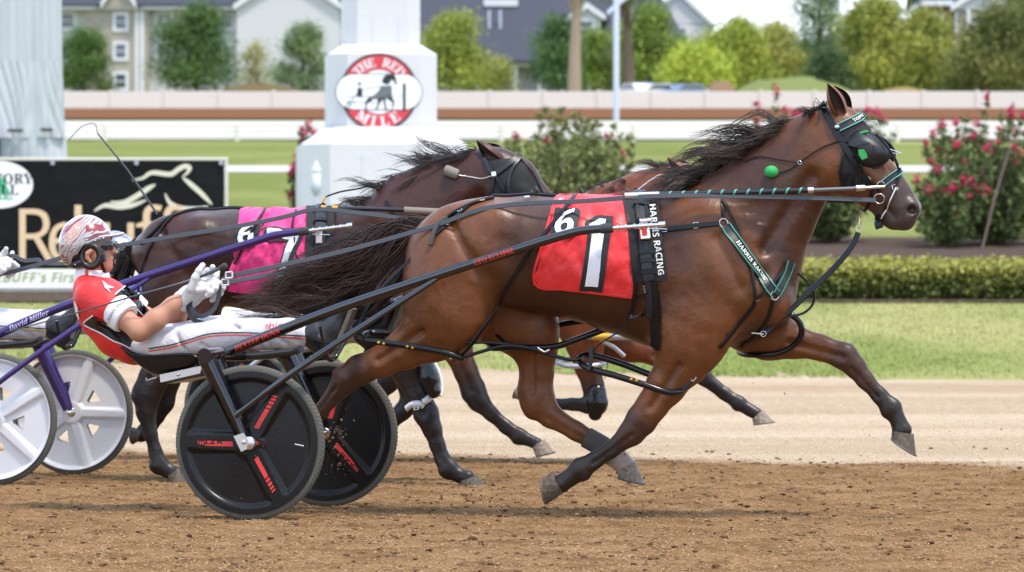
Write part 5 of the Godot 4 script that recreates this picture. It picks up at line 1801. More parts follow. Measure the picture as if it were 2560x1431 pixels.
func horse_body(o: Node3D, o_: Vector3, scale_: float, pal: Array, torso_shift: Vector3, neck: Array, head: Array, neck_org: Vector3, neck_ppm: float, neck_shift: Vector3, legs: Dictionary, hooves: Dictionary, cell: float, coat: Material) -> Flesh:
	var f := Flesh.new()
	org = O1; ppm = 570.0; shift = torso_shift
	f.chain(st(TORSO, pal), 0.012)
	# muscle over shoulder, arm, rump and thigh on both sides
	for s in [1, -1]:
		f.chain(st([[1752, 560, 0.155 * s, 62, 0.055, 0], [1800, 640, 0.165 * s, 70, 0.06, 0], [1855, 715, 0.145 * s, 62, 0.06, 0]], pal), 0.06)
		f.chain(st([[1700, 700, 0.185 * s, 66, 0.055, 0], [1715, 790, 0.165 * s, 66, 0.055, 0]], pal), 0.06)
		f.chain(st([[1150, 600, 0.11 * s, 88, 0.10, 0], [1235, 610, 0.16 * s, 80, 0.085, 0]], pal), 0.07)
		f.chain(st([[1900, 745, 0.085 * s, 70, 0.085, 0], [1925, 765, 0.075 * s, 46, 0.07, 0]], pal), 0.05)
		for q in [[1828, 555, 0.175, 1902, 690, 0.165, 9], [1692, 800, 0.235, 1778, 842, 0.215, 9], [1265, 610, 0.285, 1292, 690, 0.285, 18], [1062, 650, 0.20, 1050, 780, 0.235, 8], [1128, 565, 0.185, 1190, 690, 0.265, 8], [1795, 600, 0.24, 1848, 720, 0.225, 7], [1200, 700, 0.275, 1190, 790, 0.26, 10]]:
			f.chain(st([[q[0], q[1], q[2] * s, q[6], 0.02, 0], [q[3], q[4], q[5] * s, q[6], 0.02, 0]], pal), 0.065, true)
		f.chain(st([[1240, 552, 0.185 * s, 30, 0.05, 0]], pal), 0.06)
		f.chain(st([[1678, 640, 0.285 * s, 20, 0.03, 0], [1672, 760, 0.280 * s, 22, 0.03, 0], [1690, 850, 0.23 * s, 16, 0.03, 0]], pal), 0.07, true)
	org = neck_org; ppm = neck_ppm; shift = neck_shift
	var nk := st(neck, pal)
	f.chain(nk, 0.07)
	f.chain(st(head, pal), 0.025)
	var H := st(head, pal)
	var c1: Vector3 = H[1][0]; var c2: Vector3 = H[2][0]; var c4: Vector3 = H[4][0]
	var fwd := (H[4][0] - H[1][0] as Vector3).normalized()
	var up := Vector3(-fwd.y, fwd.x, 0)
	f.chain([[nk[3][0], nk[3][1] * 0.95, nk[3][2], pal[0]], [H[0][0], H[0][1], H[0][2], pal[0]]], 0.05)
	for s in [1, -1]:
		f.chain([[c1 - up * 0.05 + fwd * 0.0 + Vector3(0, 0, 0.058 * s), 0.085, 0.042, pal[0]], [c1 - up * 0.045 + fwd * 0.07 + Vector3(0, 0, 0.05 * s), 0.06, 0.03, pal[0]]], 0.03)
		f.chain([[c2 + up * 0.02 + Vector3(0, 0, 0.05 * s), 0.018, 0.02, pal[0]], [c2 + up * 0.03 - fwd * 0.08 + Vector3(0, 0, 0.07 * s), 0.022, 0.022, pal[0]]], 0.03)
		f.chain([[c4 + fwd * 0.035 + up * 0.03 + Vector3(0, 0, 0.030 * s), 0.034, 0.026, pal[3]]], 0.025)
		f.chain([[c4 + fwd * 0.046 + up * 0.028 + Vector3(0, 0, 0.052 * s), 0.0205, 0.030, pal[5]]], 0.010, true)
		f.chain([[c4 - fwd * 0.035 - up * 0.036 + Vector3(0, 0, 0.052 * s), 0.008, 0.014, pal[2]], [c4 + fwd * 0.058 - up * 0.055 + Vector3(0, 0, 0.040 * s), 0.008, 0.026, pal[2]]], 0.010, true)
	f.chain([[c4 - fwd * 0.03 - up * 0.075, 0.030, 0.034, pal[3]], [c4 + fwd * 0.015 - up * 0.072, 0.026, 0.032, pal[3]]], 0.03)
	f.chain([[c4 + fwd * 0.05 - up * 0.03, 0.036, 0.042, pal[3]]], 0.03)
	for s in [1, -1]:                                                     # windpipe groove along the neck
		var v0: Vector3 = nk[3][0].lerp(nk[2][0], 0.3) + (nk[2][0] - nk[3][0]).normalized().cross(Vector3(0, 0, 1)) * -0.09 + Vector3(0, 0, 0.10 * s)
		var v1: Vector3 = nk[1][0] + (nk[2][0] - nk[3][0]).normalized().cross(Vector3(0, 0, 1)) * -0.15 + Vector3(0, 0, 0.16 * s)
		f.chain([[v0, 0.010, 0.014, pal[0]], [v1, 0.008, 0.012, pal[0]]], 0.055, true)
	org = o_; ppm = scale_; shift = Vector3.ZERO
	for leg in legs:
		var s := st(legs[leg], pal)
		f.chain(s.slice(0, 4), 0.05)
		f.chain(s.slice(3), 0.014)
		var hind: bool = leg.ends_with("hind")
		var n := s.size()
		# tendon behind the cannon, knob of hock or knee, tuft bone at the fetlock
		var j := n - 7 if hind else n - 6
		if n > 9:
			var d: Vector3 = (s[n - 4][0] - s[n - 5][0]).normalized()
			var back := Vector3(d.y, -d.x, 0) * (1.0 if d.y < 0 else -1.0) * -1.0
			if back.x > 0: back = -back
			if absf(d.x) > 0.75: back = Vector3(0, -1, 0) - d * -d.y; back = back.normalized()
			for z in [1, -1]:                                             # hollow between cannon bone and tendon, and along the muscle above
				var a0: Array = s[n - 6]; var a1: Array = s[n - 4]
				f.chain([[a0[0] + back * a0[1] * 0.25 + Vector3(0, 0, z * a0[2] * 1.05), 0.006, 0.007, pal[1]], [a1[0] + back * a1[1] * 0.25 + Vector3(0, 0, z * a1[2] * 1.05), 0.006, 0.007, pal[2]]], 0.014, true)
				a0 = s[3]; a1 = s[5]
				f.chain([[a0[0] + Vector3(0, 0, z * a0[2] * 1.02) + back * a0[1] * 0.1, 0.008, 0.010, pal[0]], [a1[0] + Vector3(0, 0, z * a1[2] * 1.05) + back * a1[1] * 0.1, 0.007, 0.009, pal[0]]], 0.03, true)
			var jt: Array = s[n - 7] if hind else s[n - 7]
			f.chain([[jt[0] + back * jt[1] * (0.75 if hind else 0.55), 0.019, 0.02, pal[1]]], 0.025)
			f.chain([[s[n - 3][0] + back * s[n - 3][1] * 0.7, 0.014, 0.018, pal[2]]], 0.02)
	f.build_into(o, cell, coat, part)
	for hf in hooves:
		var q: Array = hooves[hf]
		var w: float = q[4]
		var cb := L(q[0][0], q[0][1], w); var cf := L(q[1][0], q[1][1], w); var sb := L(q[2][0], q[2][1], w); var sf := L(q[3][0], q[3][1], w)
		var g := Geo.new()
		var rows := []
		for i in 9:
			var t := i / 8.0
			var a := cb.lerp(sb, t); var b := cf.lerp(sf, t)
			var mid := (a + b) / 2.0; var ax := (b - a) / 2.0
			var ring := PackedVector3Array()
			var wide := lerpf(0.040, 0.056, t)
			for k in 22:
				var an := TAU * k / 22.0
				var back := clampf(-cos(an) - 0.55, 0.0, 1.0)
				ring.append(mid + ax * cos(an) * (1.0 - 0.25 * back) + Vector3(0, 0, sin(an) * wide))
			rows.append(ring)
		g.grid(rows, true, true)
		g.face(Array(rows[8]))
		g.face(Array(rows[0]))
		var white: bool = legs == LEGS3 or legs == LEGS1 and hf == "far_hind"
		var hm := part("hoof", g, M.hoof_pale if white else M.hoof, o)
		g = Geo.new()
		var rim := Array(rows[8])
		rim.append(rows[8][0])
		g.tube(rim, 0.004, 6)
		part("horseshoe", g, M.shoe, hm)
	return f

func ears(o: Node3D, tips: Array, inner: Color) -> void:                   # [[base px, py, w], [tip px, py, w], half width]
	for e in tips:
		var b := L(e[0][0], e[0][1], e[0][2]) + shift
		var t := L(e[1][0], e[1][1], e[1][2]) + shift
		var ax := t - b
		var d := ax.normalized()
		var face: Vector3 = (e[3] as Vector3).normalized()                # where the opening looks
		face = (face - d * d.dot(face)).normalized()
		var side := d.cross(face)
		var g := Geo.new()
		for shell in 2:
			var rows := []
			for i in 13:
				var s := i / 12.0
				var wd: float = e[2] * (sin(PI * (0.30 + 0.70 * pow(s, 1.25))) if s < 1.0 else 0.0) * 1.02
				if s == 0.0: wd *= 0.9
				var c := b + ax * s + face * 0.012 * sin(s * PI)
				var row := PackedVector3Array()
				for k in 13:
					var a := lerpf(-2.45, 2.45, k / 12.0)
					var r := wd * (1.0 if shell == 0 else 0.86)
					row.append(c - face * cos(a) * r * 0.85 + side * sin(a) * r)
				rows.append(row)
			g.col = o.get_meta("coat") if shell == 0 else inner
			g.grid(rows)
		part("ear", g, M.coat_ear, o)

func hit(px: float, py: float, lift := 0.004) -> Array:                   # the skin under a photograph pixel: [point, normal], or [] where there is none
	var r := ray(px, py)
	var dir: Vector3 = r[1]
	var from: Vector3 = r[0] + dir * ((0.62 - r[0].z) / dir.z)
	var p := hb.strike(from, dir, 1.3)
	if p == Vector3.INF: return []
	var n := hb.slope(p)
	if crease > 0.0:
		lift += crease * (creases.get_noise_2d(p.x * 1.2 + p.y * 0.8, p.y * 0.6 - p.x) + 0.4 * creases.get_noise_2d(p.x * 3.0, p.y * 2.0 + 9.0))
	return [p + n * lift, n]

func strap(list: Array, width: float, m: Material, o: Node3D, called := "strap", lift := 0.004, thick := 0.004, per := 5) -> Array:   # entries with a third number hang free at that w
	var pts := []; var ns := []
	var v := []
	for q in list: v.append(Vector3(q[0], q[1], q[2] if q.size() > 2 else 99.0))
	var lastw := 0.1
	for i in v.size() - 1:
		var per2 := maxi(2, per)
		for j in per2 + (1 if i == v.size() - 2 else 0):
			var s := float(j) / per2
			var p0: Vector3 = v[maxi(i - 1, 0)]; var p1: Vector3 = v[i]; var p2: Vector3 = v[i + 1]; var p3: Vector3 = v[mini(i + 2, v.size() - 1)]
			var px := 0.5 * (2.0 * p1.x + (p2.x - p0.x) * s + (2.0 * p0.x - 5.0 * p1.x + 4.0 * p2.x - p3.x) * s * s + (3.0 * p1.x - p0.x - 3.0 * p2.x + p3.x) * s * s * s)
			var py := 0.5 * (2.0 * p1.y + (p2.y - p0.y) * s + (2.0 * p0.y - 5.0 * p1.y + 4.0 * p2.y - p3.y) * s * s + (3.0 * p1.y - p0.y - 3.0 * p2.y + p3.y) * s * s * s)
			var free := p1.z < 50.0 and p2.z < 50.0
			var h := [] if free else hit(px, py, lift)
			if h.is_empty():
				var w := lerpf(p1.z if p1.z < 50.0 else lastw, p2.z if p2.z < 50.0 else lastw, s)
				pts.append(L(px, py, w)); ns.append(Vector3(-0.15, 0.12, 1).normalized())
			else:
				pts.append(h[0]); ns.append(h[1])
				lastw = h[0].z
	var g := Geo.new()
	if thick < 0.0:
		g.tube(pts, width * 0.5, 7)
	else:
		g.ribbon(pts, ns, width, thick)
	part(called, g, m, o)
	return [pts, ns]

func along(line: Array, word: String, height: float, m: Material, o: Node3D, serif: bool, start := 0.5, lift := 0.006) -> void:   # lettering along the middle of a strap
	var pts: Array = line[0]; var ns: Array = line[1]
	var total := 0.0
	for i in pts.size() - 1: total += pts[i].distance_to(pts[i + 1])
	var map := func(q: Vector2):
		var s := clampf(total * start + q.x, 0.0, total - 0.001)
		var i := 0
		while i < pts.size() - 2 and s > pts[i].distance_to(pts[i + 1]):
			s -= pts[i].distance_to(pts[i + 1])
			i += 1
		var d: Vector3 = (pts[i + 1] - pts[i]).normalized()
		var n: Vector3 = ns[i]
		return [pts[i] + d * s + n.cross(d).normalized() * q.y + n * lift, n]
	var g := Geo.new()
	print_on(g, letters(word, height, serif, true), map, 0.012)
	part("lettering", g, m, o)

func edge_lines(line: Array, off: float, w: float, m: Material, o: Node3D, lift := 0.005) -> void:
	for s in [-1.0, 1.0]:
		var pts := []
		for i in line[0].size():
			var d: Vector3 = line[0][mini(i + 1, line[0].size() - 1)] - line[0][maxi(i - 1, 0)]
			pts.append(line[0][i] + (line[1][i] as Vector3).cross(d.normalized()) * off * s + line[1][i] * lift)
		var g := Geo.new()
		g.ribbon(pts, line[1], w, 0.0015)
		part("edging", g, m, o)

func ring_at(px: float, py: float, r: float, o: Node3D, called := "ring", m: Material = null, free := 99.0) -> void:
	var h := hit(px, py, 0.009) if free > 50.0 else []
	if h.is_empty(): h = [L(px, py, free if free < 50.0 else 0.12), Vector3(0, 0, 1)]
	var n: Vector3 = h[1]
	var u := n.cross(Vector3.UP).normalized()
	var v := n.cross(u)
	var pts := []
	for i in 17: pts.append(h[0] + u * cos(TAU * i / 16.0) * r + v * sin(TAU * i / 16.0) * r)
	var g := Geo.new()
	g.tube(pts, r * 0.16, 6, false)
	part(called, g, m if m else M.chrome, o)

func buckle(px: float, py: float, w: float, h: float, ang: float, o: Node3D, free := 99.0) -> void:
	var q := hit(px, py, 0.009) if free > 50.0 else []
	if q.is_empty(): q = [L(px, py, free if free < 50.0 else 0.12), Vector3(0, 0, 1)]
	var n: Vector3 = q[1]
	var u := n.cross(Vector3.UP).normalized() * -1.0
	var v := n.cross(u)
	var d := u * cos(ang) + v * sin(ang)
	var e := n.cross(d)
	var g := Geo.new()
	var c := [q[0] + d * w + e * h, q[0] - d * w + e * h, q[0] - d * w - e * h, q[0] + d * w - e * h]
	for i in 4: g.tube([c[i], c[(i + 1) % 4]], 0.0022, 6)
	g.tube([q[0] - d * w, q[0] + d * w], 0.0018, 5)
	part("buckle", g, M.chrome, o)

func hair(o: Node3D, called: String, roots: Callable, count: int, seg: int, r0: float, m: Material, dark: Color, light: Color, seed_: int, curl := 0.012, lock := 12) -> void:
	var r := RandomNumberGenerator.new()
	r.seed = seed_
	var g := Geo.new()
	var guide: Array = []
	var left := 0
	var ph := 0.0; var fr := 0.0; var am := 0.0; var tuft := 0.0; var lock_tone := 0.0
	for i in count:
		if left == 0:                                                        # a new lock; its strands draw together towards the tip
			guide = curve(roots.call(r), maxi(2, seg / 3))
			left = lock if r.randf() < 0.72 else 1 + r.randi() % 3
			ph = r.randf() * TAU; fr = r.randf_range(3.5, 8.0); am = curl * r.randf_range(0.3, 1.5)
			tuft = r.randf_range(0.006, 0.013) * minf(1.0, left / 6.0)
			lock_tone = r.randf()
		left -= 1
		var o1 := Vector3(r.randfn(), r.randfn(), r.randfn()) * tuft
		var o2 := Vector3(r.randfn(), r.randfn(), r.randfn()) * tuft * 0.5
		var stop := r.randf_range(0.72, 1.0)
		var n := maxi(3, int(guide.size() * stop))
		var line := []
		for j in n:
			var s := float(j) / (guide.size() - 1)
			line.append(guide[j] + o1 * sin(PI * clampf(s * 0.85 + 0.12, 0.0, 1.0)) + o2 * s)
		var tone := dark.lerp(light, pow(clampf(lock_tone * 0.75 + r.randf() * 0.4 - 0.1, 0.0, 1.0), 2.0))
		var rad := []
		var pts := []
		for j in n:
			var s := float(j) / (n - 1)
			pts.append(line[j] + Vector3(sin(s * fr + ph) * 0.4, sin(s * fr * 1.3 + ph * 2.0), cos(s * fr + ph)) * am * s)
			rad.append(r0 * r.randf_range(0.85, 1.1) * (1.0 - 0.85 * s * s))
		g.col = tone
		var first := g.c.size()
		g.tube(pts, rad, 4, false)
		for j in n:                                                           # sun-bleached towards the tips
			var cc := tone.lerp(light, 0.75 * pow(float(j) / (n - 1), 2.5))
			for q in 4: g.c[first + j * 4 + q] = cc
	part(called, g, m, o)

func on_back(px: float, py: float, z: float, lift: float) -> Array:        # the topline of the body above local x of that pixel
	var x := L(px, py, 0.0).x
	var p := hb.strike(Vector3(x, 2.1, z), Vector3.DOWN, 1.6)
	if p == Vector3.INF: return [L(px, py, z), Vector3.UP]
	var n := hb.slope(p)
	return [p + n * lift, n]

func back_line(list: Array, z: float, width: float, m: Material, o: Node3D, called := "back_strap", thick := 0.005) -> void:
	var pts := []; var ns := []
	for px in range(list[0], list[1], 9 if list[1] > list[0] else -9):
		var h := on_back(px, 500, z, 0.005)
		pts.append(h[0]); ns.append(h[1])
	var g := Geo.new()
	if thick < 0.0: g.tube(pts, width, 7)
	else: g.ribbon(pts, ns, width, thick)
	part(called, g, m, o)

func cloth(o: Node3D, called: String, tl: Array, top_r: Array, br: Array, bl: Array, lift: float, m: Material, wrinkle: float, both := true, nx := 22, ny := 22) -> MeshInstance3D:
	var near := []
	crease = wrinkle
	for j in ny + 1:
		var row := PackedVector3Array()
		var v := float(j) / ny
		for i in nx + 1:
			var u := float(i) / nx
			var px := lerpf(lerpf(tl[0], top_r[0], u), lerpf(bl[0], br[0], u), v)
			var py := lerpf(lerpf(tl[1], top_r[1], u), lerpf(bl[1], br[1], u), v)
			var h := hit(px, py, lift)
			if h.is_empty():
				var b := on_back(px, py, 0.02, lift)
				h = b
			var q: Vector3 = h[0]
			row.append(q)
		near.append(row)
	var rows := []
	if both:
		for j in range(ny, -1, -1):
			var row := PackedVector3Array()
			for p in near[j]: row.append(p * Vector3(1, 1, -1))
			rows.append(row)
		var mid := PackedVector3Array()
		for i in nx + 1:
			var p: Vector3 = near[0][i]
			mid.append(Vector3(p.x, maxf(hb.strike(Vector3(p.x, 2.1, 0), Vector3.DOWN, 1.6).y + lift, p.y), 0))
		rows.append(mid)
	rows.append_array(near)
	var g := Geo.new()
	g.grid(rows)
	return part(called, g, m, o)

func px_print(g: Geo, tris: Array, lift: float, edge := 8.0) -> void:       # triangles in photograph pixels laid on the skin
	print_on(g, tris, func(q: Vector2):
		var h := hit(q.x, q.y, lift)
		return h if h.size() else [L(q.x, q.y, 0.2), Vector3.BACK], edge)

func at_px(tris: Array, cx: float, cy: float, ang := 0.0, sx := 1.0) -> Array:   # letters whose height is in pixels, turned by ang (clockwise in the photograph)
	var out := []
	for t in tris: out.append(Vector2(cx, cy) + Vector2(t.x * sx, -t.y).rotated(ang))
	return out

func px_quad(a: Array) -> Array:
	var p := PackedVector2Array()
	for q in a: p.append(Vector2(q[0], q[1]))
	return outline(p)

func loop_tube(list: Array, r: float, m: Material, o: Node3D, called: String, closed := true) -> void:
	var pts := LL(list)
	if closed: pts.append(pts[0])
	var g := Geo.new()
	g.tube(curve(pts, 6), r, 10, not closed)
	part(called, g, m, o)
func horses() -> void:
	var coat := mat("coat", Color(1, 1, 1), 0.40, 0.0, 0.42)
	coat.vertex_color_use_as_albedo = true
	coat.clearcoat_enabled = true; coat.clearcoat = 0.08; coat.clearcoat_roughness = 0.25
	var veins := ntex(1024, 0.006, 17, Color.BLACK, Color.WHITE, null, 7.0)
	(veins.noise as FastNoiseLite).fractal_type = FastNoiseLite.FRACTAL_RIDGED
	bumpy(coat, veins, 1.3, 0.5)
	coat.roughness_texture = ntex(512, 0.015, 19, Color(0.72, 0.72, 0.72), Color(1, 1, 1))
	coat.roughness = 0.5
	coat.albedo_texture = ntex(512, 0.02, 18, Color(0.82, 0.80, 0.80), Color(1, 1, 1))
	mat("coat_ear", Color(1, 1, 1), 0.5)
	M.coat_ear.vertex_color_use_as_albedo = true
	mat("mane_hair", Color(1, 1, 1), 0.42, 0.0, 0.45)
	M.mane_hair.vertex_color_use_as_albedo = true
	mat("shoe", Color(0.12, 0.11, 0.10), 0.55, 0.5)
	mat("hoof", Color(0.15, 0.12, 0.09), 0.7); mat("hoof_pale", Color(0.36, 0.30, 0.235), 0.65)
	for k in ["hoof", "hoof_pale"]:
		bumpy(M[k], M.grain, 5.0, 0.9)
		M[k].albedo_texture = ntex(256, 0.03, 23, Color(0.5, 0.46, 0.42), Color(1, 1, 1))
	mat("leather", Color(0.0055, 0.0055, 0.0065), 0.36, 0.0, 0.4)
	mat("leather_grey", Color(0.014, 0.0155, 0.02), 0.38, 0.0, 0.45)
	mat("neoprene", Color(0.006, 0.006, 0.007), 0.75)
	mat("blinker", Color(0.009, 0.009, 0.0105), 0.45)
	mat("plastic_black", Color(0.005, 0.005, 0.0055), 0.2, 0.0, 0.45)
	mat("green_trim", Color(0.03, 0.22, 0.14), 0.45)
	mat("mint_trim", Color(0.10, 0.36, 0.28), 0.45)
	mat("green_felt", Color(0.03, 0.33, 0.085), 0.85)
	mat("cloth_red", Color(0.66, 0.022, 0.026), 0.45)
	mat("cloth_pink", Color(0.66, 0.03, 0.19), 0.45)
	for k in ["cloth_red", "cloth_pink"]: bumpy(M[k], M.soft, 3.0, 0.35)
	mat("pole_grey", Color(0.16, 0.165, 0.18), 0.3, 0.5)
	mat("print_white", Color(0.74, 0.74, 0.76), 0.5); mat("print_black", Color(0.007, 0.007, 0.009), 0.5)
	mat("letter_white", Color(0.72, 0.72, 0.68), 0.5)
	mat("bandage", Color(0.06, 0.052, 0.045), 0.9)
	mat("white_leather", Color(0.6, 0.6, 0.6), 0.5)
	mat("tan_felt", Color(0.20, 0.17, 0.14), 0.9)
	mat("orange_tape", Color(0.65, 0.28, 0.02), 0.5)
	mat("nostril_pink", Color(0.2, 0.03, 0.035), 0.5)
	var bay := [Color(0.168, 0.058, 0.0175), Color(0.062, 0.025, 0.013), Color(0.022, 0.0125, 0.010), Color(0.062, 0.040, 0.034), Color(0.42, 0.34, 0.27), Color(0.12, 0.03, 0.03), Color(0.066, 0.0235, 0.0108)]
	var dark := [Color(0.055, 0.0185, 0.0095), Color(0.026, 0.0135, 0.011), Color(0.014, 0.0105, 0.011), Color(0.03, 0.024, 0.022), Color(0.3, 0.25, 0.2), Color(0.1, 0.03, 0.03), Color(0.042, 0.0155, 0.009)]
	var bay3 := [Color(0.17, 0.047, 0.015), Color(0.05, 0.022, 0.015), Color(0.017, 0.0125, 0.012), Color(0.05, 0.035, 0.03), Color(0.4, 0.33, 0.27), Color(0.1, 0.03, 0.03), Color(0.13, 0.038, 0.014)]
	# ------------------------------------------------ the leading bay
	var o := thing("bay_horse", "bay horse in mid stride wearing red number cloth 6 1 and black blinkers", "horse", frame(O1), "racing horses")
	o.set_meta("coat", bay[0])
	hb = horse_body(o, O1, 570.0, bay, Vector3.ZERO, NECK1, HEAD1, O1, 578.0, Vector3.ZERO, LEGS1, HOOF1, 0.0085, coat)
	ears(o, [[[2104, 285, 0.055], [2069, 208, 0.075], 0.036, Vector3(0.25, 0.1, 1.0)], [[2118, 280, -0.05], [2085, 214, -0.06], 0.034, Vector3(0.8, 0.2, 0.6)]], Color(0.03, 0.018, 0.014))
	o.remove_meta("coat")
	harness_one(o)
	# ------------------------------------------------ the dark horse with the pink cloth
	o = thing("dark_bay_horse", "dark brown horse in pink number cloth 6 7 between the other two", "horse", frame(O2), "racing horses")
	o.set_meta("coat", dark[0])
	org = O2
	var rump2 := L(333, 640, 0.0)
	org = O1
	var d2 := Vector3(rump2.x - L(1030, 660, 0.0).x, 0.0, 0.0)
	hb = horse_body(o, O2, 495.0, dark, d2, NECK2, HEAD2, O2, 497.0, Vector3.ZERO, LEGS2, HOOF2, 0.011, coat)
	ears(o, [[[1252, 402, 0.055], [1190, 350, 0.075], 0.036, Vector3(-0.25, -0.25, 1.0)], [[1262, 398, -0.05], [1216, 358, -0.06], 0.034, Vector3(0.3, 0.2, 0.6)]], Color(0.02, 0.014, 0.012))
	o.remove_meta("coat")
	harness_two(o, d2)
	# ------------------------------------------------ the bay mostly hidden behind them
	o = thing("bay_horse", "bay horse farthest from the camera, mostly hidden, with black knee boot", "horse", frame(O3), "racing horses")
	o.set_meta("coat", bay3[0])
	org = O2
	var e2 := L(1190, 350, 0.075)
	org = O3
	var e3 := L(1668, 393, 0.075)
	var s3 := Vector3(e3.x - e2.x, e3.y - e2.y, 0)
	hb = horse_body(o, O3, 440.0, bay3, Vector3(d2.x + s3.x, 0, 0), NECK2, HEAD2, O2, 497.0, s3, LEGS3, HOOF3, 0.013, coat)
	org = O2
	shift = s3
	ears(o, [[[1252, 402, 0.055], [1190, 350, 0.075], 0.036, Vector3(-0.25, -0.25, 1.0)], [[1262, 398, -0.05], [1216, 358, -0.06], 0.034, Vector3(0.3, 0.2, 0.6)]], Color(0.02, 0.014, 0.012))
	o.remove_meta("coat")
	shift = Vector3.ZERO
	org = O2 - Basis(Vector3.UP, -YAW) * s3                                # the same pose as the dark horse, moved
	head_gear(o)
	strap([[802, 520], [803, 560], [800, 620], [795, 690], [800, 760], [812, 830]], 0.06, M.leather, o, "girth", 0.008, 0.010)
	back_line([790, 470], 0.0, 0.024, M.leather, o, "back_strap", 0.008)
	org = O2
	shift = s3
	mane(o, [[1215, 372], [1150, 395], [1080, 425], [1020, 452], [960, 485], [900, 512]], 260, 0.16, 93, Color(0.016, 0.011, 0.010), Color(0.06, 0.035, 0.025))
	shift = Vector3.ZERO
	org = O3
	harness_three(o)
	# reins and long lines held by the drivers are things of their own
	lines()

func mane(o: Node3D, crest: Array, count: int, long: float, seed_: int, dark: Color, light: Color, lift := 0.25) -> void:
	var root: Array = []
	for q in crest: root.append(L(q[0], q[1], 0.0) + shift)
	root = curve(root, 8)
	hair(o, "mane", func(r: RandomNumberGenerator) -> Array:
		var s := r.randf()
		var p: Vector3 = root[int(s * (root.size() - 1))] + Vector3(r.randfn() * 0.012, -0.008 + r.randfn() * 0.006, r.randf_range(-0.03, 0.035))
		var l := long * r.randf_range(0.5, 1.25)
		var u := r.randf_range(-1.0, 1.0) * lift
		var z := r.randfn() * 0.05 + 0.035
		return [p, p + Vector3(-0.16 * l, 0.08 * l + u * l * 0.5, z * 0.6), p + Vector3(-0.55 * l, 0.02 * l + u * l * 0.9, z * 1.1), p + Vector3(-l, -0.16 * l + u * l * 1.2, z)], count, 14, 0.0019, M.mane_hair, dark, light, seed_, 0.022, 16)

func tail(o: Node3D, dock: Array, mids: Array, count: int, seed_: int, dark: Color, light: Color) -> void:   # fans between an upper and a lower edge, each [px, py]
	var d := LL(dock)
	hair(o, "tail", func(r: RandomNumberGenerator) -> Array:
		var v := r.randf()
		var reach := pow(r.randf(), 0.4)
		var out := [d[0].lerp(d[1], r.randf()) + Vector3(0, 0, r.randfn() * 0.022)]
		var z := r.randfn() * 0.055
		for i in mids.size():
			var f := float(i + 1) / mids.size()
			if f > maxf(reach, 0.45): break
			var m: Array = mids[i]
			var p := L(m[0], lerpf(m[1], m[2], clampf(v + r.randfn() * 0.05, 0.0, 1.0)), 0.0)
			out.append(p + Vector3(r.randfn() * 0.015, r.randfn() * 0.008, z * f))
		return out, count, 18, 0.0021, M.mane_hair, dark, light, seed_, 0.045, 16)

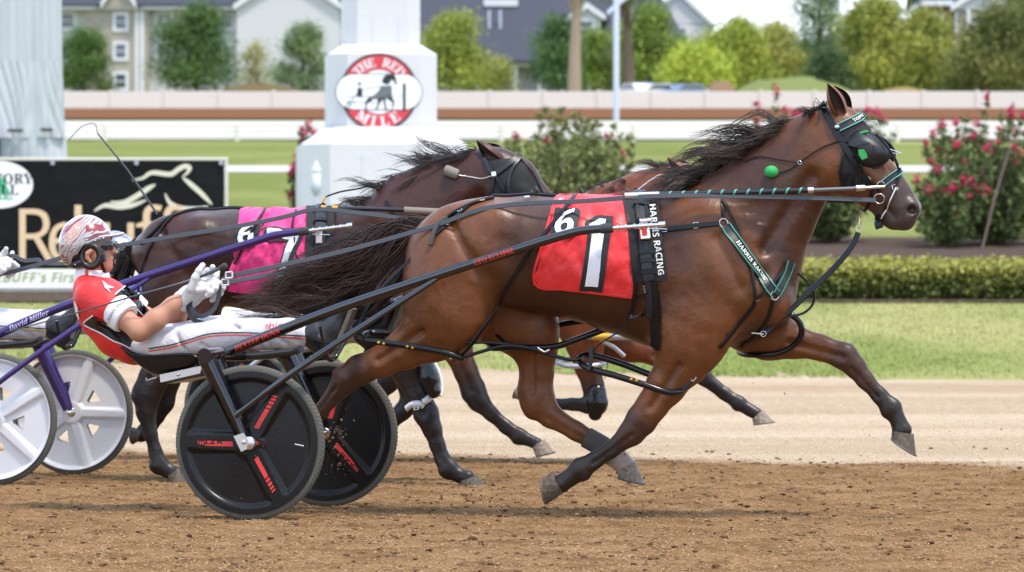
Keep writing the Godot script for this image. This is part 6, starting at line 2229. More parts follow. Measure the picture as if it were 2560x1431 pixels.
func harness_one(o: Node3D) -> void:
	var bl: Material = M.leather
	tail(o, [[1090, 548], [1066, 590]], [[1030, 556, 640], [980, 566, 720], [930, 585, 775], [880, 605, 790], [820, 628, 795], [760, 655, 798], [700, 682, 800], [640, 705, 802], [585, 722, 800], [535, 745, 795]], 2100, 91, Color(0.010, 0.008, 0.008), Color(0.07, 0.034, 0.022))
	mane(o, [[1985, 314], [1940, 342], [1890, 372], [1840, 402], [1780, 440], [1745, 458]], 1250, 0.28, 92, Color(0.009, 0.0075, 0.0075), Color(0.085, 0.055, 0.04), 0.26)
	mane(o, [[2070, 262], [2030, 284], [1985, 314], [1940, 342]], 160, 0.07, 97, Color(0.009, 0.0075, 0.0075), Color(0.05, 0.03, 0.025), 0.1)
	# number cloth
	var c := cloth(o, "number_cloth", [1386, 500], [1566, 505], [1588, 745], [1335, 712], 0.014, M.cloth_red, 0.016)
	var g := Geo.new()
	px_print(g, px_quad([[1464, 568], [1464, 562], [1492, 544], [1536, 548], [1509, 728], [1451, 723], [1472, 590]]), 0.0215)
	part("number_backing", g, M.print_black, c)
	g = Geo.new()
	px_print(g, px_quad([[1396, 527], [1446, 529], [1453, 536], [1442, 592], [1432, 600], [1386, 594], [1379, 586], [1390, 532]]), 0.0215)
	part("number_backing", g, M.print_black, c)
	g = Geo.new()
	px_print(g, px_quad([[1475, 568], [1502, 553], [1517, 555], [1499, 714], [1466, 711], [1483, 584], [1475, 582]]), 0.0255)
	part("number_one", g, M.print_white, c)
	g = Geo.new()
	px_print(g, at_px(letters("6", 58, false, true, 0.16), 1415, 563, 0.03, 1.12), 0.0255)
	part("number_six", g, M.print_white, c)
	crease = 0.0
	var hem := strap([[1388, 512], [1362, 600], [1340, 706], [1420, 720], [1500, 731], [1584, 742]], 0.012, M.cloth_red, c, "hem", 0.0155, 0.002)
	# saddle pad and saddle
	var p := cloth(o, "saddle_pad", [1562, 496], [1648, 497], [1668, 700], [1582, 706], 0.020, M.neoprene, 0.0, true, 12, 20)
	crease = 0.0
	var tx := Geo.new()
	px_print(tx, at_px(letters("HARRIS RACING", 15.5, false, true), 1643, 604, PI / 2 - 0.11, 1.04), 0.0235)
	part("lettering", tx, M.letter_white, p)
	strap([[1600, 494], [1603, 530], [1612, 600], [1622, 680], [1626, 700]], 0.055, M.leather_grey, o, "saddle", 0.024, 0.010)
	strap([[1592, 495], [1594, 530], [1603, 600], [1610, 640]], 0.014, bl, o, "saddle_skirt", 0.035, 0.004)
	strap([[1612, 495], [1618, 530], [1626, 600], [1632, 640]], 0.014, bl, o, "saddle_skirt", 0.035, 0.004)
	for q in [[1583, 524, 1627, 526], [1597, 634, 1640, 632], [1602, 655, 1640, 653], [1601, 682, 1644, 679]]:
		strap([[q[0], q[1]], [(q[0] + q[2]) / 2, (q[1] + q[3]) / 2 - 2], [q[2], q[3]]], 0.022, bl, o, "saddle_loop", 0.034, 0.007)
	var sb := Geo.new()
	var h := hit(1614, 590, 0.055)
	sb.box(Transform3D(Basis(Vector3.BACK, 0.1), h[0]), Vector3(0.045, 0.075, 0.018), 0.006)
	sb.box(Transform3D(Basis(Vector3.BACK, 0.1), h[0] + Vector3(0.004, 0.048, -0.002)), Vector3(0.052, 0.02, 0.026), 0.005)
	sb.tube([h[0] + Vector3(-0.04, 0.012, 0.006), h[0] + Vector3(0.10, 0.008, 0.006)], 0.003, 6)
	var br := part("shaft_bracket", sb, M.chrome, o)
	sb = Geo.new()
	sb.box(Transform3D(Basis(Vector3.BACK, 0.1), h[0] + Vector3(0.001, 0.0, 0.0105)), Vector3(0.022, 0.04, 0.004), 0.001)
	part("red_label", sb, M.decal_red, br)
	for q in [[1596, 663, 0.017], [1640, 660, 0.014], [1636, 545, 0.013]]: ring_at(q[0], q[1], q[2], o)
	# girth
	strap([[1622, 690], [1628, 720], [1636, 760], [1640, 800], [1642, 850], [1640, 870]], 0.055, bl, o, "girth", 0.006, 0.008)
	strap([[1620, 702], [1624, 740], [1626, 790]], 0.028, M.leather_grey, o, "girth_billet", 0.015, 0.005)
	buckle(1621, 722, 0.017, 0.013, 0.1, o)
	strap([[1632, 735], [1640, 752], [1632, 772], [1600, 788, 0.31], [1574, 796, 0.31]], 0.012, bl, o, "loose_strap", 0.016, 0.003)
	strap([[1588, 745], [1600, 742], [1622, 728]], 0.009, bl, o, "cloth_tie", 0.018, 0.003)
	strap([[1560, 500], [1575, 580], [1584, 660], [1588, 720], [1584, 746]], 0.014, bl, o, "cloth_edge_strap", 0.019, 0.003)
	ring_at(1586, 741, 0.005, o, "stud")
	# back strap, crupper and the straps that carry the hobbles
	back_line([1580, 1225], 0.0, 0.026, bl, o, "back_strap", 0.008)
	back_line([1570, 1228], 0.03, 0.006, bl, o, "back_cord", -1.0)
	strap([[1232, 497], [1190, 508], [1150, 526], [1118, 545], [1092, 578], [1083, 600]], 0.018, bl, o, "crupper", 0.006, -1.0)
	strap([[1120, 545], [1098, 560], [1085, 590], [1078, 614]], 0.024, M.bandage, o, "crupper_tube", 0.008, -1.0)
	for q in [[1151, 527], [1205, 504], [1318, 497], [1404, 503], [1432, 503], [1562, 498]]: buckle(q[0], q[1], 0.010, 0.008, 0.4, o)
	for px in [1338, 1452, 1565]:
		var b := on_back(px, 490, 0.012, 0.012)
		var kg := Geo.new()
		var kp := []
		for i in 13: kp.append(b[0] + Vector3(cos(TAU * i / 12.0) * 0.012, sin(TAU * i / 12.0) * 0.014 + 0.008, 0.01))
		kg.ribbon(kp, kp.map(func(x): return (x - b[0] - Vector3(0, 0.008, 0.01)).normalized()), 0.018, 0.003)
		part("keeper_loop", kg, bl, o)
	strap([[1438, 500], [1400, 548], [1345, 612], [1300, 670], [1240, 760], [1190, 832], [1160, 868], [1128, 893, 0.25]], 0.018, bl, o, "hobble_hanger", 0.022, 0.004)
	strap([[1178, 512], [1150, 535], [1118, 563], [1070, 605, 0.16], [1012, 662, 0.2], [935, 742, 0.24], [890, 832, 0.24], [906, 846, 0.23]], 0.015, bl, o, "hobble_hanger", 0.006, 0.004)
	buckle(1128, 892, 0.010, 0.008, 0.8, o)
	strap([[1585, 748], [1578, 790, 0.31], [1545, 830, 0.28], [1500, 860, 0.24], [1481, 885, 0.22], [1480, 905, 0.22]], 0.007, bl, o, "hobble_cord", 0.01, -1.0)
	strap([[1586, 735], [1582, 770], [1570, 800, 0.3]], 0.012, bl, o, "cloth_tail_strap", 0.02, 0.003)
	# hobbles: plastic loops round the near and far legs
	var pl: Material = M.plastic_black
	loop_tube([[903, 842, 0.15], [918, 852, 0.22], [960, 857, 0.235], [1050, 870, 0.245], [1110, 882, 0.24], [1156, 896, 0.20], [1100, 872, 0.05], [1020, 843, 0.02], [965, 833, 0.03], [920, 834, 0.06]], 0.0145, pl, o, "hind_hobble")
	loop_tube([[1446, 900, 0.15], [1470, 921, 0.21], [1540, 940, 0.235], [1610, 962, 0.24], [1670, 981, 0.22], [1706, 976, 0.15], [1690, 958, 0.05], [1620, 935, 0.03], [1560, 912, 0.03], [1490, 891, 0.06], [1458, 890, 0.10]], 0.0145, pl, o, "front_hobble")
	loop_tube([[1515, 822, -0.02], [1440, 850, 0.0], [1380, 868, -0.01], [1290, 869, -0.03], [1225, 868, -0.10], [1300, 838, -0.22], [1400, 812, -0.24], [1480, 803, -0.2]], 0.0145, pl, o, "hind_hobble")
	loop_tube([[1940, 783, -0.06], [1975, 786, 0.0], [2000, 808, -0.01], [2004, 835, -0.02], [1985, 864, -0.04], [1945, 884, -0.05], [1890, 888, -0.06], [1850, 880, -0.16], [1880, 845, -0.2], [1920, 800, -0.2]], 0.0135, pl, o, "front_hobble")
	for q in [[938, 855, 0.2475], [1010, 865, 0.256], [1570, 947, 0.254]]:
		var tg := Geo.new()
		for k in 2:
			tg.ball(Transform3D(Basis().scaled(Vector3(0.008, 0.0065, 0.003)), L(q[0] + 8 + k * 13, q[1] + 2 + k * 3, q[2])), 8)
		part("gold_mark", tg, M.gold_band, o)
	strap([[1156, 896, 0.2], [1190, 884, 0.2], [1260, 866, 0.2], [1320, 870, 0.2], [1370, 886, 0.2], [1420, 899, 0.2], [1450, 899, 0.18]], 0.016, bl, o, "hobble_connector", 0.0, -1.0)
	strap([[1165, 858, 0.19], [1230, 858, 0.19], [1310, 868, 0.19], [1350, 884, 0.19]], 0.012, bl, o, "hobble_connector", 0.0, -1.0)
	strap([[1344, 869, 0.215], [1352, 875, 0.215], [1362, 880, 0.215], [1374, 875, 0.215]], 0.010, M.chrome, o, "hobble_clip", 0.0, -1.0)
	strap([[1478, 870, 0.22], [1478, 900, 0.23], [1472, 926, 0.24]], 0.02, bl, o, "hobble_keeper", 0.0, 0.005)
	strap([[1222, 812, -0.05], [1236, 832, -0.04], [1262, 856, -0.02], [1282, 868, -0.02]], 0.014, bl, o, "far_hanger", 0.0, 0.004)
	strap([[1706, 975, 0.17], [1725, 955, 0.17], [1760, 915, 0.16], [1800, 868, 0.15], [1842, 815], [1880, 770], [1890, 745]], 0.018, bl, o, "front_hanger", 0.006, 0.004)
	buckle(1733, 946, 0.011, 0.009, 0.8, o, 0.175)
	# breast collar
	var col := strap([[1811, 566], [1838, 604], [1870, 650], [1905, 697], [1936, 736]], 0.047, M.leather_grey, o, "breast_collar", 0.006, 0.006)
	edge_lines(col, 0.021, 0.006, M.green_trim, o, 0.0115)
	along(col, "HARRIS RACING", 0.019, M.letter_white, o, true, 0.52, 0.0128)
	var col2 := strap([[1936, 736], [1950, 708], [1962, 682], [1972, 655]], 0.040, M.leather_grey, o, "breast_collar", 0.013, 0.006)
	edge_lines(col2, 0.018, 0.005, M.green_trim, o, 0.0075)
	ring_at(1808, 560, 0.020, o); ring_at(1935, 738, 0.020, o); ring_at(1893, 748, 0.008, o)
	strap([[1652, 575, 0.31], [1690, 572], [1740, 566], [1798, 560]], 0.022, bl, o, "collar_trace", 0.008, 0.005)
	for q in [[1662, 575, 0.0], [1741, 565, 0.0]]: buckle(q[0], q[1], 0.010, 0.012, 0.1, o)
	strap([[1806, 500], [1807, 525], [1809, 548]], 0.014, bl, o, "collar_hanger")
	strap([[1808, 502], [1830, 545], [1852, 600], [1872, 660], [1884, 715], [1888, 745]], 0.014, bl, o, "neck_strap", 0.0135, 0.004)
	strap([[1888, 748], [1915, 727], [1945, 690], [1958, 668]], 0.014, bl, o, "neck_strap", 0.013, 0.004)
	strap([[1932, 752], [1920, 795], [1895, 832], [1852, 866]], 0.016, bl, o, "chest_strap", 0.006, 0.004)
	# martingale
	strap([[2146, 582, 0.02], [2132, 612, 0.03], [2108, 645, 0.04], [2068, 688, 0.06], [2030, 722, 0.07], [1985, 768, 0.08], [1945, 803, 0.09], [1910, 836, 0.1]], 0.026, bl, o, "martingale", 0.0, 0.004)
	strap([[1909, 836, 0.1], [1893, 834, 0.11], [1880, 833, 0.11]], 0.008, M.chrome, o, "martingale_clip", 0.0, -1.0)
	strap([[1972, 650, 0.03], [1990, 678, 0.03], [2018, 705, 0.02], [2036, 735, 0.02], [2030, 765, 0.03], [2005, 785, 0.04], [1968, 792, 0.06]], 0.011, bl, o, "side_loop", 0.0, 0.003)
	ring_at(2148, 572, 0.013, o, "ring", null, 0.02); ring_at(1909, 835, 0.012, o, "ring", null, 0.105)
	strap([[2153, 524, 0.03], [2152, 545, 0.02], [2149, 560, 0.02]], 0.009, M.chrome, o, "martingale_snap", 0.0, -1.0)
	# bridle
	var hood := cloth(o, "hood", [2096, 322], [2170, 300], [2212, 350], [2118, 372], 0.006, M.neoprene, 0.0, false, 10, 8)
	var cheek := cloth(o, "cheek_pad", [2108, 362], [2150, 380], [2166, 462], [2100, 472], 0.008, M.neoprene, 0.0, false, 10, 12)
	for q in [[2108, 436, 2160, 430], [2116, 432, 2112, 466], [2134, 430, 2132, 468], [2150, 428, 2152, 464], [2104, 452, 2100, 425], [2103, 425, 2110, 380]]:
		strap([[q[0], q[1]], [(q[0] + q[2]) / 2.0, (q[1] + q[3]) / 2.0], [q[2], q[3]]], 0.012, bl, cheek, "cheek_band", 0.012, 0.003)
	var brow := strap([[2097, 322], [2122, 310], [2146, 298], [2164, 284]], 0.036, M.leather_grey, o, "browband", 0.008, 0.006)
	edge_lines(brow, 0.016, 0.0045, M.mint_trim, o, 0.0135)
	along(brow, "TOPVIE", 0.015, M.letter_white, o, true, 0.72, 0.0148)
	strap([[2056, 262], [2066, 285], [2082, 312], [2096, 338], [2112, 366], [2136, 405], [2160, 438], [2176, 458]], 0.028, bl, o, "crownpiece", 0.010, 0.005)
	strap([[2058, 266], [2092, 340], [2110, 352], [2128, 351]], 0.018, bl, o, "cheek_strap", 0.013, 0.004)
	var rg := Geo.new()
	var rh := hit(2093, 320, 0.014)
	rg.ball(Transform3D(Basis().scaled(Vector3(0.0165, 0.0165, 0.008)), rh[0]), 10)
	part("rosette", rg, M.chrome, o)
	# the blinker: a moulded cup standing off the eye
	for s in [1.0, -1.0]:
		var rows := []
		var mid := hit(2160, 372, 0.0)
		var C := L(2158, 372, 0.085)
		for i in 13:
			var row := PackedVector3Array()
			var v := i / 12.0
			for j in 25:
				var a := lerpf(-2.75, 2.75, j / 24.0) + 0.30
				var rx := 56.0 * (1.0 + 0.10 * cos(2.0 * a))
				var ry := 47.0
				var px := 2160.0 + cos(a) * rx * sqrt(v) * (1.06 if cos(a) > 0 else 0.85)
				var py := 374.0 - sin(a) * ry * sqrt(v) + cos(a) * 10.0 * sqrt(v)
				var dome := 1.0 - pow(v, 1.7)
				row.append(L(px, py, 0.088 + 0.050 * dome - 0.012 * v))
			rows.append(row)
		if s < 0.0:
			for row in rows:
				for k in row.size(): row[k] = row[k] * Vector3(1, 1, -1)
		var bg := Geo.new()
		bg.grid(rows)
		var edge := []
		for p3 in rows[12]: edge.append(p3)
		bg.tube(edge, 0.005, 6)
		var bk := part("blinker", bg, M.blinker, o)
		if s > 0.0:
			for q in [[[2146, 374], [2160, 373], [2167, 384], [2170, 394], [2156, 400], [2148, 388]]]:
				var poly := PackedVector2Array()
				for e in q: poly.append(Vector2(e[0], e[1]))
				var pg := Geo.new()
				print_on(pg, outline(poly), func(t: Vector2):
					var dv := Vector2((t.x - 2160.0) / 56.0, (t.y - 374.0) / 47.0).length_squared()
					return [L(t.x, t.y, 0.090 + 0.050 * (1.0 - pow(minf(dv, 1.0), 1.7))), Vector3.BACK], 6.0)
				part("green_window", pg, M.green_felt, bk)
			for q in [[[2138, 367], [2176, 356]], [[2158, 402], [2196, 390]], [[2180, 366], [2190, 364]], [[2181, 374], [2191, 372]]]:
				var tg := Geo.new()
				var line := []
				for k in 5:
					var t: Vector2 = Vector2(q[0][0], q[0][1]).lerp(Vector2(q[1][0], q[1][1]), k / 4.0)
					var dv := Vector2((t.x - 2160.0) / 56.0, (t.y - 374.0) / 47.0).length_squared()
					line.append(L(t.x, t.y, 0.089 + 0.050 * (1.0 - pow(minf(dv, 1.0), 1.7))))
				tg.tube(line, 0.0014, 5)
				part("stitching", tg, M.leather_grey, bk)
	var fg := Geo.new()
	fg.box(Transform3D(Basis(Vector3.BACK, 0.25), L(2160, 331, 0.098)), Vector3(0.036, 0.011, 0.012), 0.003)
	part("green_tab", fg, M.green_felt, o)
	var nb := strap([[2202, 462], [2222, 448], [2240, 436], [2251, 428]], 0.030, M.leather_grey, o, "noseband", 0.006, 0.005)
	edge_lines(nb, 0.0125, 0.0045, M.mint_trim, o, 0.0115)
	strap([[2190, 335], [2214, 362], [2235, 392], [2246, 420], [2246, 445], [2240, 466], [2226, 500], [2214, 522], [2206, 548]], 0.013, bl, o, "face_strap", 0.010, 0.004)
	strap([[2176, 455], [2190, 468], [2200, 482]], 0.016, bl, o, "cheek_strap", 0.008, 0.004)
	strap([[2182, 470], [2176, 500], [2170, 515], [2160, 530]], 0.014, bl, o, "throat_strap", 0.006, 0.004)
	strap([[2240, 470], [2222, 512], [2206, 545]], 0.010, M.chrome, o, "chin_chain", 0.012, -1.0)
	strap([[2203, 538], [2196, 556, 0.05], [2200, 572, 0.05]], 0.035, bl, o, "chin_guard", 0.006, 0.008)
	ring_at(2200, 496, 0.0215, o, "bit_ring"); ring_at(2202, 462, 0.015, o)
	for q in [[2172, 450], [2237, 470]]: buckle(q[0], q[1], 0.010, 0.012, 0.3, o)
	for q in [[[2176, 303], [2192, 304], [2196, 318], [2190, 338], [2180, 350]], [[2202, 380], [2216, 371], [2236, 377], [2254, 383]], [[2214, 372], [2238, 384], [2250, 383]]]:
		var w := LL(q.map(func(e): return [e[0], e[1], 0.062]), 0.0, 5)
		var wg := Geo.new()
		wg.tube(w, 0.0018, 5)
		part("wire", wg, M.chrome, o)
	strap([[1590, 480, 0.0], [1612, 462, 0.0], [1640, 446, 0.0], [1700, 444, 0.0], [1760, 425, 0.0]], 0.007, M.white_leather, o, "check_rein", 0.0, -1.0)
	strap([[1612, 462, 0.0], [1650, 438, 0.0], [1690, 442, 0.0]], 0.006, M.white_leather, o, "check_loop", 0.0, -1.0)
	strap([[1760, 425, 0.01], [1860, 380, 0.015], [1945, 330, 0.02], [2000, 295, 0.02], [2056, 264, 0.02]], 0.016, bl, o, "check_rein", 0.0, -1.0)
	strap([[1590, 494, 0.02], [1590, 470, 0.02]], 0.012, bl, o, "check_hook", 0.0, 0.006)
	# ear plug with its cord
	var eg := Geo.new()
	var eh := hit(1930, 432, 0.02)
	eg.ball(Transform3D(Basis(Vector3.BACK, 0.1).scaled(Vector3(0.031, 0.026, 0.026)), eh[0]), 12)
	part("ear_plug_ball", eg, M.green_felt, o)
	strap([[1948, 434], [1975, 424], [1998, 408], [2030, 385], [2060, 368], [2104, 352]], 0.006, bl, o, "ear_plug_cord", 0.006, -1.0)
	strap([[2000, 407], [1945, 400], [1900, 393], [1862, 405]], 0.005, bl, o, "ear_plug_cord", 0.006, -1.0)
	ring_at(2000, 407, 0.008, o)
	# bandage on the far hind leg
	var bp := LL([[1466, 1094, -0.13], [1500, 1113, -0.13], [1524, 1129, -0.13]])
	fg = Geo.new()
	fg.tube(curve(bp, 4), 0.047, 14)
	part("bandage", fg, M.bandage, o)
	# head pole
	fg = Geo.new()
	var hp := LL([[1562, 490, 0.30], [1648, 487, 0.27], [1800, 483, 0.24], [2020, 476, 0.19], [2140, 471, 0.15], [2212, 467, 0.10]])
	fg.tube([hp[1], hp[2], hp[3]], 0.0125, 10)
	var pole := part("head_pole", fg, M.carbon, o)
	fg = Geo.new()
	fg.tube([hp[4], hp[5]], 0.0075, 8)
	part("pole_end", fg, M.steel, pole)
	for q in [[hp[0], hp[1], 0.0135], [hp[3], hp[3].lerp(hp[4], 0.12), 0.014], [hp[4], hp[4].lerp(hp[5], 0.3), 0.014]]:
		fg = Geo.new()
		fg.tube([q[0], q[1]], q[2], 10)
		part("pole_sleeve", fg, M.steel, pole)
	fg = Geo.new()
	fg.tube([hp[3], hp[4]], 0.0085, 8)
	part("pole_rod", fg, M.pole_grey, pole)
	for i in 11:
		fg = Geo.new()
		var a := hp[1].lerp(hp[3], 0.05 + i * 0.088) as Vector3
		var pts := []
		for k in 9:
			var t := k / 8.0 * 3.4 - 0.2
			pts.append(a + Vector3(0.005 * t + 0.006, sin(t - 1.5) * 0.0125, cos(t - 1.5) * 0.0125))
		fg.ribbon(pts, pts.map(func(x): return (x - a) * Vector3(0, 1, 1)), 0.009, 0.0015)
		part("green_spiral", fg, M.mint_trim, pole)

func harness_two(o: Node3D, d2: Vector3) -> void:
	var bl: Material = M.leather
	org = O2
	mane(o, [[1200, 385], [1150, 398], [1100, 420], [1045, 452], [990, 490], [940, 508], [880, 515]], 560, 0.24, 94, Color(0.010, 0.009, 0.010), Color(0.05, 0.035, 0.03), 0.4)
	var tuft := LL([[1130, 418], [1075, 405], [1035, 388], [1000, 368]])
	hair(o, "mane_lock", func(r: RandomNumberGenerator) -> Array:
		var v := Vector3(r.randfn(), r.randfn(), r.randfn()) * 0.03
		return [tuft[0] + v, tuft[1] + v * 1.1, tuft[2] + v * 1.5, tuft[3].lerp(tuft[2], r.randf() * 1.6 - 0.4) + v * 2.2], 120, 12, 0.0016, M.mane_hair, Color(0.011, 0.009, 0.010), Color(0.05, 0.035, 0.03), 95)
	tail(o, [[352, 590], [336, 630]], [[325, 615, 665], [308, 640, 705], [290, 670, 735], [262, 705, 770], [220, 745, 800], [170, 780, 830], [120, 810, 860], [60, 830, 890]], 420, 96, Color(0.010, 0.009, 0.009), Color(0.04, 0.025, 0.02))
	var c := cloth(o, "number_cloth", [600, 530], [766, 533], [760, 730], [570, 728], 0.014, M.cloth_pink, 0.026)
	var g := Geo.new()
	px_print(g, px_quad([[598, 566], [650, 562], [654, 570], [642, 618], [634, 622], [590, 622], [586, 612]]), 0.0215)
	part("number_backing", g, M.print_black, c)
	g = Geo.new()
	px_print(g, px_quad([[662, 572], [758, 576], [762, 590], [740, 640], [712, 712], [680, 716], [718, 610], [656, 610]]), 0.0215)
	part("number_backing", g, M.print_black, c)
	g = Geo.new()
	px_print(g, at_px(letters("6", 50, false, true, 0.14), 619, 591, 0.02, 1.15), 0.0255)
	part("number_six", g, M.print_white, c)
	g = Geo.new()
	px_print(g, px_quad([[670, 580], [748, 584], [750, 594], [728, 644], [704, 704], [688, 706], [726, 604], [666, 600]]), 0.0255)
	part("number_seven", g, M.print_white, c)
	crease = 0.0
	cloth(o, "saddle_pad", [768, 520], [838, 522], [835, 690], [760, 700], 0.020, M.neoprene, 0.0, true, 10, 16)
	strap([[802, 520], [803, 560], [800, 620], [795, 690]], 0.06, M.leather_grey, o, "saddle", 0.024, 0.010)
	for y in [540, 562, 640]: strap([[785, y], [803, y - 1], [822, y]], 0.022, bl, o, "saddle_loop", 0.034, 0.007)
	for q in [[781, 553, 0.012], [819, 548, 0.012]]: ring_at(q[0], q[1], q[2], o)
	var h := hit(798, 603, 0.055)
	var sb := Geo.new()
	sb.box(Transform3D(Basis(), h[0]), Vector3(0.035, 0.075, 0.018), 0.006)
	sb.tube([h[0] + Vector3(-0.03, 0.01, 0.005), h[0] + Vector3(0.06, 0.008, 0.005)], 0.003, 6)
	part("shaft_bracket", sb, M.steel, o)
	strap([[795, 690], [800, 740], [806, 790], [812, 830]], 0.05, bl, o, "girth", 0.006, 0.008)
	back_line([790, 470], 0.0, 0.024, bl, o, "back_strap", 0.008)
	back_line([790, 480], 0.03, 0.005, bl, o, "back_cord", -1.0)
	strap([[500, 524], [450, 534], [410, 555], [375, 590], [352, 610]], 0.018, bl, o, "crupper", 0.006, -1.0)
	strap([[440, 535], [405, 570], [375, 620], [352, 680], [345, 730]], 0.014, bl, o, "hobble_hanger", 0.006, 0.004)
	strap([[664, 532], [640, 570], [616, 612], [590, 660]], 0.014, bl, o, "hobble_hanger", 0.021, 0.004)
	strap([[742, 534], [734, 560], [733, 590]], 0.012, bl, o, "cloth_strap", 0.021, 0.003)
	strap([[738, 600], [742, 640], [765, 668], [770, 685]], 0.010, bl, o, "saddle_tie", 0.025, -1.0)
	strap([[965, 505], [985, 540], [1000, 575], [1010, 610]], 0.018, bl, o, "neck_strap", 0.006, 0.004)
	head_gear(o)
	head_gear_end(o)

func head_gear(o: Node3D) -> void:
	var bl: Material = M.leather
	cloth(o, "hood", [1214, 398], [1300, 398], [1372, 500], [1238, 490], 0.006, M.neoprene, 0.0, false, 16, 14)
	strap([[1212, 398], [1225, 425], [1236, 437]], 0.022, M.leather_grey, o, "crownpiece", 0.012, 0.005)
	strap([[1236, 437], [1262, 420], [1286, 402], [1298, 392]], 0.026, M.leather_grey, o, "browband", 0.012, 0.006)
	strap([[1300, 400], [1284, 420], [1274, 446], [1272, 475], [1280, 488]], 0.016, M.leather_grey, o, "blinker_stay", 0.018, 0.005)
	strap([[1236, 440], [1232, 470], [1226, 500]], 0.016, bl, o, "cheek_strap", 0.012, 0.005)
	strap([[1240, 440], [1262, 475], [1275, 500]], 0.016, bl, o, "cheek_strap", 0.012, 0.005)
	strap([[1300, 398], [1328, 430], [1346, 462], [1362, 492]], 0.010, M.leather_grey, o, "face_strap", 0.010, -1.0)
	var rg := Geo.new()
	rg.box(Transform3D(Basis(Vector3.BACK, 0.2), hit(1236, 437, 0.018)[0]), Vector3(0.026, 0.026, 0.01), 0.004)
	part("rosette", rg, M.chrome, o)

func head_gear_end(o: Node3D) -> void:
	var bl: Material = M.leather
	var rg := Geo.new()
	var pr := LL([[1112, 424, 0.13], [1145, 437, 0.13]])
	rg = Geo.new()
	rg.tube([pr[0], pr[0].lerp(pr[1], 0.1), pr[0].lerp(pr[1], 0.9), pr[1]], [0.022, 0.027, 0.026, 0.018], 14)
	part("ear_plug_roll", rg, M.tan_felt, o)
	strap([[1146, 438, 0.13], [1160, 441, 0.12], [1180, 444], [1206, 447], [1234, 440]], 0.007, M.steel, o, "ear_plug_cord", 0.01, -1.0)
	strap([[812, 493, 0.0], [850, 480, 0.0], [905, 470, 0.0], [965, 452, 0.0], [1024, 436, 0.01], [1100, 392, 0.01], [1150, 388, 0.01], [1212, 390, 0.02]], 0.009, bl, o, "check_rein", 0.0, -1.0)
	strap([[802, 520, 0.01], [806, 505, 0.01], [814, 492, 0.0]], 0.01, M.gold_band, o, "check_hook", 0.0, -1.0)
	var fg := Geo.new()
	var hp := LL([[795, 519, 0.29], [1000, 525, 0.22], [1100, 530, 0.17], [1210, 540, 0.12]])
	fg.tube(hp, 0.0115, 10)
	var pole := part("head_pole", fg, M.carbon, o)
	for q in [[0.04, 0.10], [0.17, 0.24]]:
		fg = Geo.new()
		fg.tube([hp[0].lerp(hp[1], q[0]), hp[0].lerp(hp[1], q[1])], 0.0125, 10)
		part("orange_band", fg, M.orange_tape, pole)
	fg = Geo.new()
	fg.tube([hp[1].lerp(hp[2], 0.1), hp[2]], 0.017, 10)
	part("fleece_wrap", fg, M.tan_felt, pole)
	# boots on the forelegs
	var bt := LL([[1066, 915, 0.2], [1074, 945, 0.2], [1084, 978, 0.2]])
	var f := Flesh.new()
	f.chain([[bt[0], 0.040, 0.05, Color(0.014, 0.014, 0.017)], [bt[1], 0.046, 0.055, Color(0.014, 0.014, 0.017)], [bt[2], 0.038, 0.045, Color(0.014, 0.014, 0.017)]], 0.02)
	var bg := Geo.new()
	f.build(bg, 0.008)
	var boot := part("forearm_boot", bg, M.plastic_black, o)
	bg = Geo.new()
	bg.tube(LL([[1046, 905, 0.19], [1068, 896, 0.17], [1090, 915, 0.17], [1104, 960, 0.17], [1100, 990, 0.19]], 0.0, 5), 0.010, 8)
	part("boot_edge", bg, M.white_leather, boot)
	for q in [[[1016, 1022, 0.16], [1030, 1012, 0.185], [1048, 1010, 0.185], [1058, 1016, 0.17]], [[1058, 1006, 0.18], [1068, 1000, 0.18], [1078, 992, 0.16]]]:
		bg = Geo.new()
		bg.tube(LL(q, 0.0, 5), 0.017, 10, true, 0.6)
		part("knee_strap", bg, M.white_leather, o)
	buckle(1040, 1020, 0.012, 0.009, 0.2, o, 0.20)
	loop_tube([[470, 850, 0.2], [560, 852, 0.22], [700, 842, 0.2], [560, 820, 0.04]], 0.013, M.plastic_black, o, "hind_hobble")
	loop_tube([[895, 855, 0.16], [960, 885, 0.22], [1050, 895, 0.2], [1060, 880, 0.1], [980, 850, 0.05]], 0.013, M.shaft_silver, o, "front_hobble")

